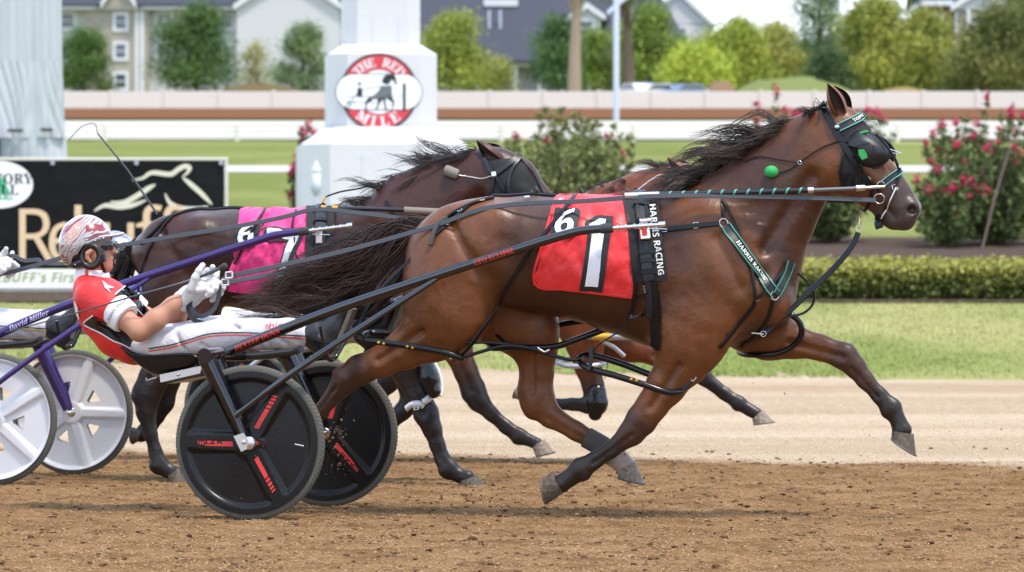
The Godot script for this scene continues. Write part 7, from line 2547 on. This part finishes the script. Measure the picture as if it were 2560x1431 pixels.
func harness_three(o: Node3D) -> void:
	var bl: Material = M.leather
	# black knee boot on the folded foreleg
	var f := Flesh.new()
	var k := Color(0.014, 0.015, 0.018)
	f.chain([[L(1493, 980, 0.13), 0.052, 0.05, k], [L(1494, 1008, 0.13), 0.056, 0.053, k], [L(1488, 1035, 0.13), 0.040, 0.04, k]], 0.02)
	var bg := Geo.new()
	f.build(bg, 0.008)
	part("knee_boot", bg, M.plastic_black, o)
	loop_tube([[1386, 905, 0.1], [1420, 915, 0.2], [1480, 915, 0.2], [1515, 905, 0.12], [1470, 895, 0.03]], 0.015, M.shaft_silver, o, "front_hobble")
	loop_tube([[1010, 866, 0.16], [1090, 856, 0.22], [1180, 845, 0.2], [1120, 835, 0.05]], 0.015, M.shaft_silver, o, "hind_hobble")
	bg = Geo.new()
	bg.tube(LL([[1400, 832, -0.2], [1470, 842, 0.22], [1580, 842, 0.2]]), 0.019, 10)
	var hb_ := part("front_hobble_arm", bg, M.shaft_silver, o)
	bg = Geo.new()
	bg.tube(LL([[1482, 842, 0.22], [1526, 842, 0.21]]), 0.021, 10)
	part("gold_band", bg, M.gold_band, hb_)
	bg = Geo.new()
	bg.tube(LL([[1500, 850, 0.2], [1535, 868, 0.18], [1560, 890, 0.1]]), 0.012, 10)
	part("front_hobble_arm", bg, M.shaft_silver, o)
	strap([[1519, 866, 0.2], [1520, 900, 0.2], [1512, 948, 0.18]], 0.005, bl, o, "hobble_cord", 0.0, -1.0)

# ---------------------------------------------------------------- drivers
func fleshy(stations: Array, blend: float, f: Flesh, c: Color) -> void:    # [px, py, w, radius px, sideways radius m]
	var out := []
	for q in stations: out.append([L(q[0], q[1], q[2]) + shift, q[3] / 568.0, q[4], q[5] if q.size() > 5 else c])
	f.chain(out, blend)

func meshed(f: Flesh, cell: float, called: String, m: Material, o: Node3D) -> MeshInstance3D:
	var g := Geo.new()
	f.build(g, cell)
	return part(called, g, m, o)

func hand(o: Node3D, s: float, dx: float, dy: float, w0: float, m: Material, c: Color, fine := 1.0) -> void:
	var f := Flesh.new()
	var W := func(w: float) -> float: return w0 + w * s
	var P := func(list: Array) -> Array:
		var out := []
		for q in list: out.append([q[0] + dx, q[1] + dy, (W as Callable).call(q[2]), q[3], q[3] / 568.0])
		return out
	fleshy([[452 + dx, 748 + dy, W.call(0.01), 21, 0.032], [468 + dx, 735 + dy, W.call(0.0), 20, 0.034]], 0.012, f, c)
	fleshy([[468 + dx, 735 + dy, W.call(0.0), 19, 0.036], [500 + dx, 713 + dy, W.call(-0.005), 17, 0.040]], 0.012, f, c)
	fleshy(P.call([[476, 722, 0.035, 11], [488, 694, 0.040, 9.5], [497, 678, 0.036, 8.5], [506, 664, 0.028, 7.5]]), 0.008, f, c)
	fleshy(P.call([[506, 704, -0.030, 9], [522, 690, -0.026, 8.2], [528, 680, -0.02, 7.6], [531, 668, -0.012, 7.0]]), 0.006, f, c)
	fleshy(P.call([[508, 710, -0.010, 9], [534, 699, -0.006, 8.2], [545, 708, 0.004, 7.8], [536, 720, 0.012, 7.2]]), 0.005, f, c)
	fleshy(P.call([[504, 718, 0.012, 8.8], [529, 712, 0.016, 8.0], [539, 721, 0.022, 7.5], [528, 731, 0.024, 7.0]]), 0.005, f, c)
	fleshy(P.call([[496, 727, 0.030, 8.2], [517, 724, 0.034, 7.4], [526, 731, 0.036, 7.0], [517, 739, 0.034, 6.5]]), 0.005, f, c)
	meshed(f, 0.0032 * fine, "glove", m, o)

func driver(o_: Vector3, label: String, kit: Dictionary, reach: Vector2) -> Node3D:
	var o := thing("driver", label, "person", frame(o_), "sulky drivers")
	org = O1
	shift = Vector3.ZERO
	var fine := 1.0 if kit.panels else 1.7
	var skin := Color(0.43, 0.215, 0.135)
	var ax := reach.x; var ay := reach.y
	var f := Flesh.new()
	# head, neck, arms: one skin
	fleshy([[216, 604, 0, 57, 0.082, skin]], 0.02, f, skin)
	fleshy([[246, 622, 0, 35, 0.060, skin], [250, 648, 0, 29, 0.050, skin], [259, 664, 0, 17, 0.030, skin]], 0.03, f, skin)
	fleshy([[240, 640, 0.03, 24, 0.03, skin], [240, 640, -0.03, 24, 0.03, skin]], 0.03, f, skin)
	fleshy([[266, 668, 0, 12, 0.022, skin]], 0.02, f, skin)
	fleshy([[277, 611, 0, 5, 0.011, skin], [283, 626, 0, 6.5, 0.012, skin]], 0.012, f, skin)
	fleshy([[284, 629, 0, 6.5, 0.017, skin]], 0.010, f, skin)
	fleshy([[276, 646, 0, 6.5, 0.022, Color(0.42, 0.17, 0.12)], [279, 646, 0, 4.5, 0.016, Color(0.42, 0.15, 0.11)]], 0.008, f, skin)
	fleshy([[274, 655, 0, 6.5, 0.020, Color(0.42, 0.16, 0.11)], [277, 655, 0, 4, 0.015, Color(0.42, 0.15, 0.11)]], 0.008, f, skin)
	f.chain([[L(285, 651, 0.03), 0.0025, 0.008, skin], [L(285, 651, -0.03), 0.0025, 0.008, skin]], 0.005, true)
	for s in [1, -1]:
		fleshy([[226, 628, 0.085 * s, 7, 0.010, skin], [218, 634, 0.088 * s, 6, 0.010, skin], [217, 645, 0.087 * s, 5, 0.009, skin], [225, 655, 0.082 * s, 5, 0.008, skin]], 0.006, f, skin)
	fleshy([[230, 655, 0, 30, 0.055, skin], [226, 705, 0, 36, 0.066, skin], [262, 780, 0, 40, 0.12, skin]], 0.03, f, skin)
	fleshy([[240, 744, 0.17, 36, 0.058, skin], [298, 785, 0.215, 28, 0.048, skin], [345, 828 + ay * 0.4, 0.245, 24, 0.040, skin]], 0.02, f, skin)
	fleshy([[349, 830 + ay * 0.4, 0.245, 24, 0.040, skin], [388 + ax * 0.4, 801 + ay * 0.7, 0.225, 26, 0.041, skin], [430 + ax, 764 + ay, 0.19, 19.5, 0.032, skin], [458 + ax, 741 + ay, 0.165, 15, 0.027, skin]], 0.02, f, skin)
	fleshy([[262, 735, -0.17, 36, 0.058, skin], [330, 775, -0.215, 30, 0.05, skin], [392, 812 + ay * 0.4, -0.235, 27, 0.043, skin]], 0.02, f, skin)
	fleshy([[392, 812 + ay * 0.4, -0.235, 27, 0.043, skin], [440 + ax * 0.7, 788 + ay * 0.7, -0.18, 26, 0.04, skin], [462 + ax, 756 + ay, -0.07, 15, 0.026, skin]], 0.02, f, skin)
	meshed(f, 0.0055 * fine, "body", M.skin, o)
	hand(o, 1.0, ax, ay, 0.155, M.glove, Color.WHITE, fine)
	hand(o, -1.0, ax + 12, ay + 12, -0.055, M.glove, Color.WHITE, fine)
	# jersey
	f = Flesh.new()
	var j: Color = kit.jersey
	fleshy([[224, 718, 0, 38, 0.115], [250, 752, 0, 62, 0.180], [274, 786, 0, 70, 0.188], [308, 834, 0, 66, 0.178], [338, 868, 0, 46, 0.168]], 0.03, f, j)
	for s in [1, -1]:
		var dx := 0.0 if s > 0 else 22.0
		fleshy([[236 + dx, 742, 0.165 * s, 46, 0.072], [272 + dx, 768, 0.195 * s, 41, 0.066], [298 + dx * 1.2, 784 - dx * 0.35, 0.213 * s, 37, 0.062]], 0.045, f, j)
	# folds
	for q in [[232, 760, 258, 815, 0.185], [255, 800, 300, 850, 0.19], [205, 770, 225, 820, 0.12], [288, 830, 318, 872, 0.18], [300, 750, 320, 800, 0.15]]:
		f.chain([[L(q[0], q[1], q[4] + 0.012), 0.005, 0.012, j], [L(q[2], q[3], q[4] + 0.008), 0.005, 0.012, j]], 0.022, true)
	hb = f
	var jersey := meshed(f, 0.006 * fine, "jersey", M.jersey, o)
	var g := Geo.new()
	if kit.panels:
		px_print(g, px_quad([[234, 790], [268, 806], [300, 822], [357, 846], [345, 872], [324, 872], [280, 848], [212, 808]]), 0.006, 5.0)
		px_print(g, px_quad([[288, 738], [314, 716], [334, 727], [350, 738], [346, 752], [322, 748]]), 0.006, 5.0)
		px_print(g, px_quad([[326, 758], [350, 752], [372, 776], [360, 792], [340, 788]]), 0.006, 5.0)
		part("black_panel", g, M.print_black, jersey)
		for q in [[[234, 788], [212, 808], [250, 830], [284, 852], [326, 873]], [[286, 740], [313, 715]], [[326, 757], [338, 775], [352, 790], [366, 795]]]:
			strap(q, 0.006, M.print_white, jersey, "piping", 0.008, 0.0025)
		g = Geo.new()
		px_print(g, px_quad([[188, 752], [196, 768], [200, 800], [190, 782]]), 0.006, 5.0)
		px_print(g, px_quad([[254, 704], [268, 716], [284, 722], [270, 724], [276, 734], [262, 722]]), 0.006, 5.0)
		px_print(g, px_quad([[302, 728], [312, 726], [326, 736], [322, 744], [310, 740]]), 0.009, 5.0)
		part("white_mark", g, M.print_white, jersey)
	for s in [1, -1]:
		var dx := 0.0 if s > 0 else 30.0
		var a := L(287 + dx, 774 - dx * 0.3, 0.206 * s); var b := L(315 + dx, 797 - dx * 0.3, 0.224 * s)
		g = Geo.new()
		g.tube([a, a.lerp(b, 0.15), a.lerp(b, 0.85), b], [0.077, 0.079, 0.075, 0.070], 26, true, 0.95)
		var band := part("sleeve_band", g, M.print_white, jersey)
		if s > 0 and kit.panels:
			var d := (b - a).normalized()
			var c := a.lerp(b, 0.55)
			var u := (Vector3.BACK - d * d.z).normalized()
			var v := d.cross(u)
			g = Geo.new()
			print_on(g, letters("Dexter Dunn", 0.017, true, false, 0.3), func(q: Vector2):
				var an := (q.x + 0.018) / 0.077
				var n: Vector3 = u * cos(an) - v * sin(an)
				return [c - d * q.y + n * 0.0785, n], 0.01)
			part("lettering", g, M.print_black, band)
	f = Flesh.new()
	fleshy([[224, 684, 0, 38, 0.068], [226, 704, 0, 43, 0.078]], 0.01, f, Color.WHITE)
	fleshy([[250, 692, 0.0, 24, 0.055]], 0.02, f, Color.WHITE)
	f.chain([[L(228, 660, 0), 32.0 / 568, 0.058, Color.WHITE]], 0.01, true)
	hb = f
	var col := meshed(f, 0.006, "collar", M.print_white, o)
	strap([[216, 676], [216, 690], [217, 698]], 0.014, M.decal_red, col, "red_tab", 0.002, 0.002)
	# trousers
	f = Flesh.new()
	var t := Color.WHITE
	fleshy([[356, 868, 0.08, 27, 0.085], [400, 861, 0.115, 42, 0.088], [480, 850, 0.135, 40, 0.074], [560, 838, 0.145, 42, 0.066], [640, 835, 0.145, 38, 0.060], [720, 834, 0.145, 37, 0.055], [784, 836, 0.145, 33, 0.052]], 0.015, f, t)
	fleshy([[356, 868, -0.08, 27, 0.085], [430, 852, -0.125, 42, 0.086], [520, 832, -0.145, 40, 0.072], [612, 818, -0.155, 38, 0.064], [740, 822, -0.155, 36, 0.056], [905, 826, -0.155, 33, 0.052]], 0.015, f, t)
	fleshy([[360, 868, 0.06, 26, 0.1], [360, 868, -0.06, 26, 0.1]], 0.03, f, t)
	for q in [[440, 838, 470, 880], [505, 860, 530, 884], [660, 848, 675, 866], [700, 845, 722, 868], [742, 850, 760, 868], [575, 812, 600, 822], [760, 815, 775, 850], [640, 858, 652, 872]]:
		f.chain([[L(q[0], q[1], 0.20), 0.004, 0.010, t], [L(q[2], q[3], 0.185), 0.004, 0.010, t]], 0.022, true)
	hb = f
	var tr := meshed(f, 0.0065 * fine, "trousers", M.trousers, o)
	for q in [[M.print_black, 0.0], [kit.stripe, 6.0]]:
		var y: float = q[1]
		strap([[372, 872 + y], [430, 862 + y], [478, 848 + y], [520, 836 + y], [580, 832 + y], [650, 834 + y], [720, 838 + y], [780, 842 + y]], 0.0055, q[0], tr, "side_stripe", 0.0025, 0.0015)
	if kit.panels:
		g = Geo.new()
		px_print(g, at_px(letters("bimeda", 15, false, false, 0.2), 716, 813, -0.05, 1.25), 0.003, 5.0)
		px_print(g, at_px(letters("@", 11, false, false), 668, 817, 0.0), 0.003, 5.0)
		part("lettering", g, M.decal_red, tr)
	# boots
	for s in [1, -1]:
		var dx := 0.0 if s > 0 else 122.0
		var dy := 0.0 if s > 0 else -14.0
		f = Flesh.new()
		fleshy([[788 + dx, 838 + dy, 0.145 * s, 37, 0.056], [806 + dx, 846 + dy, 0.145 * s, 37, 0.052], [818 + dx, 858 + dy, 0.145 * s, 36, 0.046]], 0.02, f, t)
		fleshy([[818 + dx, 862 + dy, 0.145 * s, 33, 0.043], [836 + dx, 822 + dy, 0.145 * s, 29, 0.047], [858 + dx, 780 + dy, 0.145 * s, 20, 0.045]], 0.025, f, t)
		var boot := meshed(f, 0.007, "boot", M.boot, o)
		g = Geo.new()
		var line := curve(LL([[842 + dx, 868 + dy], [852 + dx, 840 + dy], [866 + dx, 806 + dy], [880 + dx, 770 + dy]], 0.145 * s), 5)
		var ns := []
		for i in line.size(): ns.append(Vector3(0.92, -0.38, 0))
		g.ribbon(line, ns, 0.092, 0.016)
		g.box(Transform3D(Basis(Vector3.BACK, -0.5), L(836 + dx, 882 + dy, 0.145 * s)), Vector3(0.035, 0.05, 0.07), 0.006)
		part("sole", g, M.boot_sole, boot)
		hb = f
		if s > 0:
			strap([[786, 852], [800, 858], [815, 864], [830, 862]], 0.022, M.leather, boot, "boot_strap", 0.004, 0.004)
			ring_at(801, 841, 0.006, boot, "boot_stud", M.chrome)
	# helmet
	g = Geo.new()
	var knots := [[0.0, 14.0], [45.0, 9.0], [75.0, 0.0], [98.0, -20.0], [125.0, -42.0], [180.0, -44.0]]
	var low := func(az: float) -> float:
		var a := absf(rad_to_deg(az))
		for i in knots.size() - 1:
			if a <= knots[i + 1][0]:
				return lerpf(knots[i][1], knots[i + 1][1], smoothstep(0.0, 1.0, (a - knots[i][0]) / (knots[i + 1][0] - knots[i][0])))
		return -44.0
	var hc := L(215, 613, 0)
	var nz := noise(9.0, 71, 3)
	var first := g.v.size()
	var rows := []
	var cols := []
	for jj in 71:
		var v := jj / 70.0
		var row := PackedVector3Array()
		for i in 220:
			var az := -PI + TAU * i / 220.0
			var lo: float = low.call(az)
			var el := deg_to_rad(lerpf(lo, 90.0, v))
			var p := Vector3(cos(el) * cos(az) * 0.122, sin(el) * 0.136, cos(el) * sin(az) * 0.108)
			if cos(az) < 0: p.x *= 1.03
			if v < 0.02: p *= 0.975
			row.append(hc + p)
			var tt := v * (90.0 - lo)
			var cc: Color = kit.shell
			var adeg := absf(rad_to_deg(az))
			if tt < 3.0: cc = Color(0.20, 0.19, 0.19)
			elif tt < 17.0: cc = Color(0.03, 0.02, 0.02) if fmod(tt, 5.6) < 2.2 else (kit.accent if tt > 8.0 and tt < 13.0 and adeg < 70.0 else Color(0.42, 0.40, 0.39))
			elif adeg > 18.0 and adeg < 88.0 and absf(tt - 28.0 - (adeg - 50.0) * 0.22) < 8.0 and adeg < 75.0: cc = kit.accent
			elif adeg > 132.0 and adeg < 172.0 and tt > 15.0 and tt < 24.0: cc = kit.accent
			elif adeg > 88.0 and adeg < 128.0 and tt > 34.0 and tt < 74.0 and Vector2((adeg - 108.0) / 20.0, (tt - 52.0) / 18.0).length() < 1.0 + 0.3 * nz.get_noise_2d(az * 3.0, tt * 0.2):
				var e := nz.get_noise_2d(az * 2.2, tt * 0.035)
				cc = Color(0.45, 0.02, 0.03) if e > 0.12 else (Color(0.50, 0.30, 0.07) if e > -0.08 else Color(0.62, 0.58, 0.55))
			elif fmod(tt + adeg * 0.35, 12.0) < 3.6 and tt < 80.0: cc = Color(0.22, 0.2, 0.2) if fmod(tt + adeg * 0.35, 24.0) < 12.0 else Color(0.25, 0.014, 0.022)
			elif absf(adeg - 90.0) < 70.0 and absf(tt - 90.0 + adeg * 0.12) < 7.5: cc = kit.accent
			cols.append(cc)
		rows.append(row)
	g.grid(rows, true, true)
	for i in cols.size(): g.c[first + i] = cols[i]
	var hel := part("helmet", g, M.helmet, o)
	g = Geo.new()
	var up := []; var dn := []
	for i in 17:
		var a := lerpf(-1.15, 1.15, i / 16.0)
		up.append(hc + Vector3(cos(a) * 0.118, 0.038 - 0.012 * absf(a), sin(a) * 0.096))
		dn.append(hc + Vector3(cos(a) * 0.118 + 0.055 * pow(cos(a), 0.5), 0.046 - 0.016 * absf(a) + 0.006, sin(a) * 0.080))
	for k in [0.0, 0.004]:
		g.strip(PackedVector3Array(up.map(func(p): return p + Vector3(0, k, 0))), PackedVector3Array(dn.map(func(p): return p + Vector3(0, k, 0))))
	g.tube(dn.map(func(p): return p + Vector3(0, 0.002, 0)), 0.003, 6)
	part("visor", g, M.print_white, hel)
	for s in [1, -1]:
		g = Geo.new()
		var ring := []
		for i in 21:
			var a := TAU * i / 20.0
			ring.append(L(226 + cos(a) * 23, 640 + sin(a) * 27, 0.088 * s))
		g.tube(ring, 0.005, 10, false, 3.2, Vector3.BACK)
		g.tube(LL([[246, 622, 0.088 * s], [256, 640, 0.076 * s], [258, 655, 0.07 * s]]), 0.006, 8, true, 2.4, Vector3.BACK)
		g.tube(LL([[205, 655, 0.085 * s], [186, 660, 0.07 * s], [172, 656, 0.04 * s], [168, 654, 0.0]], 0.0, 4), 0.010, 8, true, 2.2, Vector3.BACK)
		part("helmet_padding", g, M.helmet_pad, hel)
		g = Geo.new()
		g.ribbon(curve(LL([[250, 648, 0.072 * s], [256, 668, 0.055 * s], [262, 684, 0.02 * s], [262, 685, 0.0]]), 4), curve([Vector3(0.2, 0, s), Vector3(0.2, -0.2, s), Vector3(0.3, -1, 0.3 * s), Vector3(0.3, -1, 0.0)], 4), 0.016, 0.003)
		part("chin_strap", g, M.leather, hel)
	for q in [[237, 602], [258, 596], [187, 662]]:
		var sg := Geo.new()
		sg.ball(Transform3D(Basis().scaled(Vector3(0.004, 0.004, 0.003)), L(q[0], q[1], 0.104 if q[0] > 200 and q[0] < 250 else 0.085)), 6)
		part("helmet_rivet", sg, M.chrome, hel)
	g = Geo.new()
	rows = []
	for jj in 7:
		var y := lerpf(600.0, 623.0, jj / 6.0)
		var bulge := 3.0 * sin(PI * jj / 6.0)
		var half: Array = []
		for q in [[248, 0.073, 0], [258, 0.068, 1], [268, 0.058, 2], [276, 0.044, 3], [281, 0.026, 2], [282, 0.010, 0]]:
			half.append(L(q[0] + bulge, y + 2.0 - (0.0 if jj < 4 else (2.5 if q[1] < 0.02 else 0.0)), q[1]))
		var row := PackedVector3Array(half)
		for k in range(half.size() - 1, -1, -1): row.append(half[k] * Vector3(1, 1, -1))
		rows.append(row)
	g.grid(rows)
	part("sunglasses", g, M.lens, o)
	return o

func drivers() -> void:
	mat("skin", Color(1, 1, 1), 0.5, 0.0, 0.4)
	M.skin.vertex_color_use_as_albedo = true
	M.skin.subsurf_scatter_enabled = true; M.skin.subsurf_scatter_strength = 0.12
	mat("glove", Color(0.58, 0.565, 0.55), 0.6)
	mat("jersey", Color(1, 1, 1), 0.55)
	M.jersey.vertex_color_use_as_albedo = true
	mat("trousers", Color(0.56, 0.545, 0.56), 0.6)
	for k in ["glove", "jersey", "trousers"]: bumpy(M[k], M.soft, 5.0, 0.75)
	mat("boot", Color(0.014, 0.014, 0.017), 0.4, 0.0, 0.5)
	mat("boot_sole", Color(0.16, 0.145, 0.12), 0.95)
	bumpy(M.boot_sole, M.fine, 8.0, 2.0)
	mat("helmet", Color(1, 1, 1), 0.18, 0.0, 0.6)
	M.helmet.vertex_color_use_as_albedo = true
	M.helmet.clearcoat_enabled = true; M.helmet.clearcoat = 0.6; M.helmet.clearcoat_roughness = 0.08
	mat("helmet_pad", Color(0.022, 0.023, 0.026), 0.35)
	mat("lens", Color(0.02, 0.02, 0.022), 0.04, 0.4, 0.9)
	mat("stripe_gold", Color(0.5, 0.33, 0.05), 0.5)
	driver(O1, "driver in red jersey and red and white helmet leaning back on the black sulky", {"jersey": Color(0.60, 0.022, 0.020), "panels": true, "shell": Color(0.40, 0.355, 0.345), "accent": Color(0.25, 0.012, 0.02), "stripe": M.decal_red}, Vector2.ZERO)
	driver(O2, "driver in white trousers and black boots on the purple sulky, cut by the left edge", {"jersey": Color(0.10, 0.03, 0.25), "panels": false, "shell": Color(0.55, 0.55, 0.58), "accent": Color(0.08, 0.03, 0.25), "stripe": M.stripe_gold}, Vector2(112, -62))
	driver(O3, "driver with blue helmet almost hidden behind the red driver", {"jersey": Color(0.05, 0.07, 0.25), "panels": false, "shell": Color(0.16, 0.22, 0.48), "accent": Color(0.5, 0.5, 0.55), "stripe": M.stripe_gold}, Vector2(0, -20))

func single(called: String, g: Geo, m: Material, o_: Vector3, label: String, category: String, group := "") -> MeshInstance3D:
	var o := MeshInstance3D.new()
	o.name = numbered(called)
	o.mesh = g.mesh()
	o.material_override = m
	add_child(o)
	o.transform = frame(o_)
	tag(o, label, category, group)
	return o

func web(pts: Array, width: float, thick := 0.003) -> Geo:                 # a free strap with its face to the side
	var g := Geo.new()
	var ns := []
	for i in pts.size(): ns.append(Vector3(0.1, 0.25, 1).normalized())
	g.ribbon(pts, ns, width, thick)
	return g

func lines() -> void:
	org = O1
	mat("rein", Color(0.045, 0.048, 0.055), 0.4)
	# near rein of the leading horse: over the croup, through the saddle terret, to the bit
	var line := LL([[545, 706, 0.13], [580, 690, 0.135], [700, 664, 0.16], [850, 631, 0.18], [1000, 590, 0.20], [1100, 560, 0.215], [1190, 527, 0.225], [1260, 514, 0.225], [1330, 508, 0.235], [1460, 503, 0.26], [1590, 493, 0.30], [1720, 489, 0.27], [1900, 492, 0.22], [2060, 496, 0.17], [2190, 501, 0.115]], 0.0, 5)
	var o := single("rein", web(line, 0.021), M.rein, O1, "long grey driving rein from the red driver's hands to the leading horse's bit", "rein")
	var far := LL([[545, 712, 0.0], [575, 706, 0.0], [760, 668, -0.1], [1000, 600, -0.2], [1180, 540, -0.24], [1330, 520, -0.26], [1600, 505, -0.3], [1900, 500, -0.22], [2180, 503, -0.115]], 0.0, 5)
	single("rein", web(far, 0.021), M.rein, O1, "far side driving rein of the leading horse, running below the near one", "rein")
	for q in [[572, 688, 0.155], [562, 706, 0.15]]:
		var c := L(q[0], q[1], q[2])
		var g := Geo.new()
		var k := [c + Vector3(-0.015, 0.011, 0), c + Vector3(0.015, 0.014, 0), c + Vector3(0.015, -0.012, 0), c + Vector3(-0.015, -0.014, 0)]
		for i in 4: g.tube([k[i], k[(i + 1) % 4]], 0.0038, 6)
		part("rein_buckle", g, M.white_leather, o)
	single("rein", web(LL([[548, 700, 0.15], [546, 740, 0.15], [535, 772, 0.15], [510, 790, 0.15], [488, 786, 0.14], [475, 765, 0.13], [478, 740, 0.12], [470, 770, 0.1], [484, 800, 0.1], [520, 810, 0.11]], 0.0, 5), 0.021), M.rein, O1, "loop of spare rein hanging from the red driver's gloves", "rein")
	var handle := Geo.new()
	var wp := LL([[560, 666, 0.155], [530, 680, 0.165], [490, 696, 0.185], [430, 715, 0.24], [330, 742, 0.30], [180, 786, 0.36], [12, 832, 0.42]])
	handle.tube(curve(wp, 4), [0.0075, 0.0075, 0.0075, 0.0075, 0.0075, 0.0075, 0.007, 0.0068, 0.0064, 0.006, 0.0057, 0.0053, 0.005, 0.0047, 0.0045, 0.0042, 0.004, 0.0038, 0.0036, 0.0034, 0.0032, 0.003, 0.0028, 0.0026, 0.0024], 8)
	var whip := single("whip", handle, M.rein, O1, "thin black whip held backwards across the red driver's arm", "whip")
	var kn := Geo.new()
	kn.lathe([Vector2(0.001, 0.012), Vector2(0.011, 0.012), Vector2(0.0145, 0.004), Vector2(0.012, -0.012), Vector2(0.008, -0.03)], Transform3D(Basis(Vector3.BACK, -1.15), wp[0]), 14)
	part("whip_knob", kn, M.rubber, whip)
	# upright whip of the far driver with its lash
	org = O3
	var g2 := Geo.new()
	g2.tube(LL([[392, 535, 0.1], [318, 425, 0.12], [243, 333, 0.14]]), [0.007, 0.006, 0.0045], 7)
	var w3 := single("whip", g2, M.rein, O3, "upright black whip with curved lash in front of the banner", "whip")
	g2 = Geo.new()
	g2.tube(LL([[243, 333, 0.14], [238, 312, 0.14], [225, 309, 0.14], [202, 318, 0.14], [182, 338, 0.14], [170, 352, 0.14]], 0.0, 5), 0.0022, 5)
	part("lash", g2, M.rein, w3)
	# lines of the pink cloth horse
	org = O2
	single("rein", web(LL([[-20, 690, 0.1], [60, 672, 0.12], [200, 632, 0.22], [330, 609, 0.28], [450, 589, 0.29], [560, 572, 0.295], [700, 545, 0.29], [790, 524, 0.31], [900, 533, 0.27], [1000, 545, 0.22], [1110, 560, 0.18], [1240, 580, 0.13]], 0.0, 5), 0.024), M.rein, O2, "black driving rein of the pink cloth horse sloping over its rump", "rein")
	single("rein", web(LL([[10, 644, 0.1], [32, 640, 0.1], [60, 652, 0.1], [95, 650, 0.1], [105, 658, 0.1], [150, 660, 0.05], [220, 655, 0.0]], 0.0, 5), 0.022), M.rein, O2, "rein end with buckle held in the white glove at the left edge", "rein")
	g2 = Geo.new()
	g2.tube(LL([[8, 852, 0.5], [60, 835, 0.5], [180, 800, 0.48]]), 0.003, 6)

func loose_dirt() -> void:
	# soil thrown up by wheels and hooves
	var where := []; var tints := []
	for q in [[1450, 1285, 0.05, 190, 130.0, 26.0], [1540, 1130, -0.1, 26, 30.0, 40.0], [1290, 1290, 0.1, 40, 60.0, 18.0], [840, 1110, -0.45, 130, 14.0, 46.0], [480, 1180, 0.0, 30, 40.0, 30.0], [1180, 1240, -0.2, 60, 60.0, 14.0]]:
		org = O1
		for i in q[3]:
			var p := L(q[0] + rng.randfn() * q[4], q[1] + rng.randfn() * q[5], q[2] + rng.randfn() * 0.15)
			var y := p.y
			p = frame(O1) * p
			if y < 0.004: continue
			var s := 0.0016 + 0.007 * pow(rng.randf(), 4.0)
			where.append(Transform3D(Basis.from_euler(Vector3(rng.randf() * 6, rng.randf() * 6, rng.randf() * 6)).scaled(Vector3.ONE * s), p))
			tints.append(Color(0.10, 0.055, 0.03).lerp(Color(0.30, 0.18, 0.10), rng.randf()))
	for i in 260:
		var d := rng.randf_range(17.5, 22.0)
		var p := B(rng.randf_range(-50, 2600), 700, d)
		p.y = 0.02 + 1.1 * pow(rng.randf(), 2.5)
		var s := 0.0012 + 0.003 * pow(rng.randf(), 3.0)
		where.append(Transform3D(Basis().scaled(Vector3.ONE * s), p))
		tints.append(Color(0.16, 0.09, 0.05))
	var o := many("flying_dirt", M.lump, M.clod, where, tints, self)
	o.set_meta("label", "crumbs of soil thrown into the air by hooves and wheels")
	o.set_meta("category", "soil")
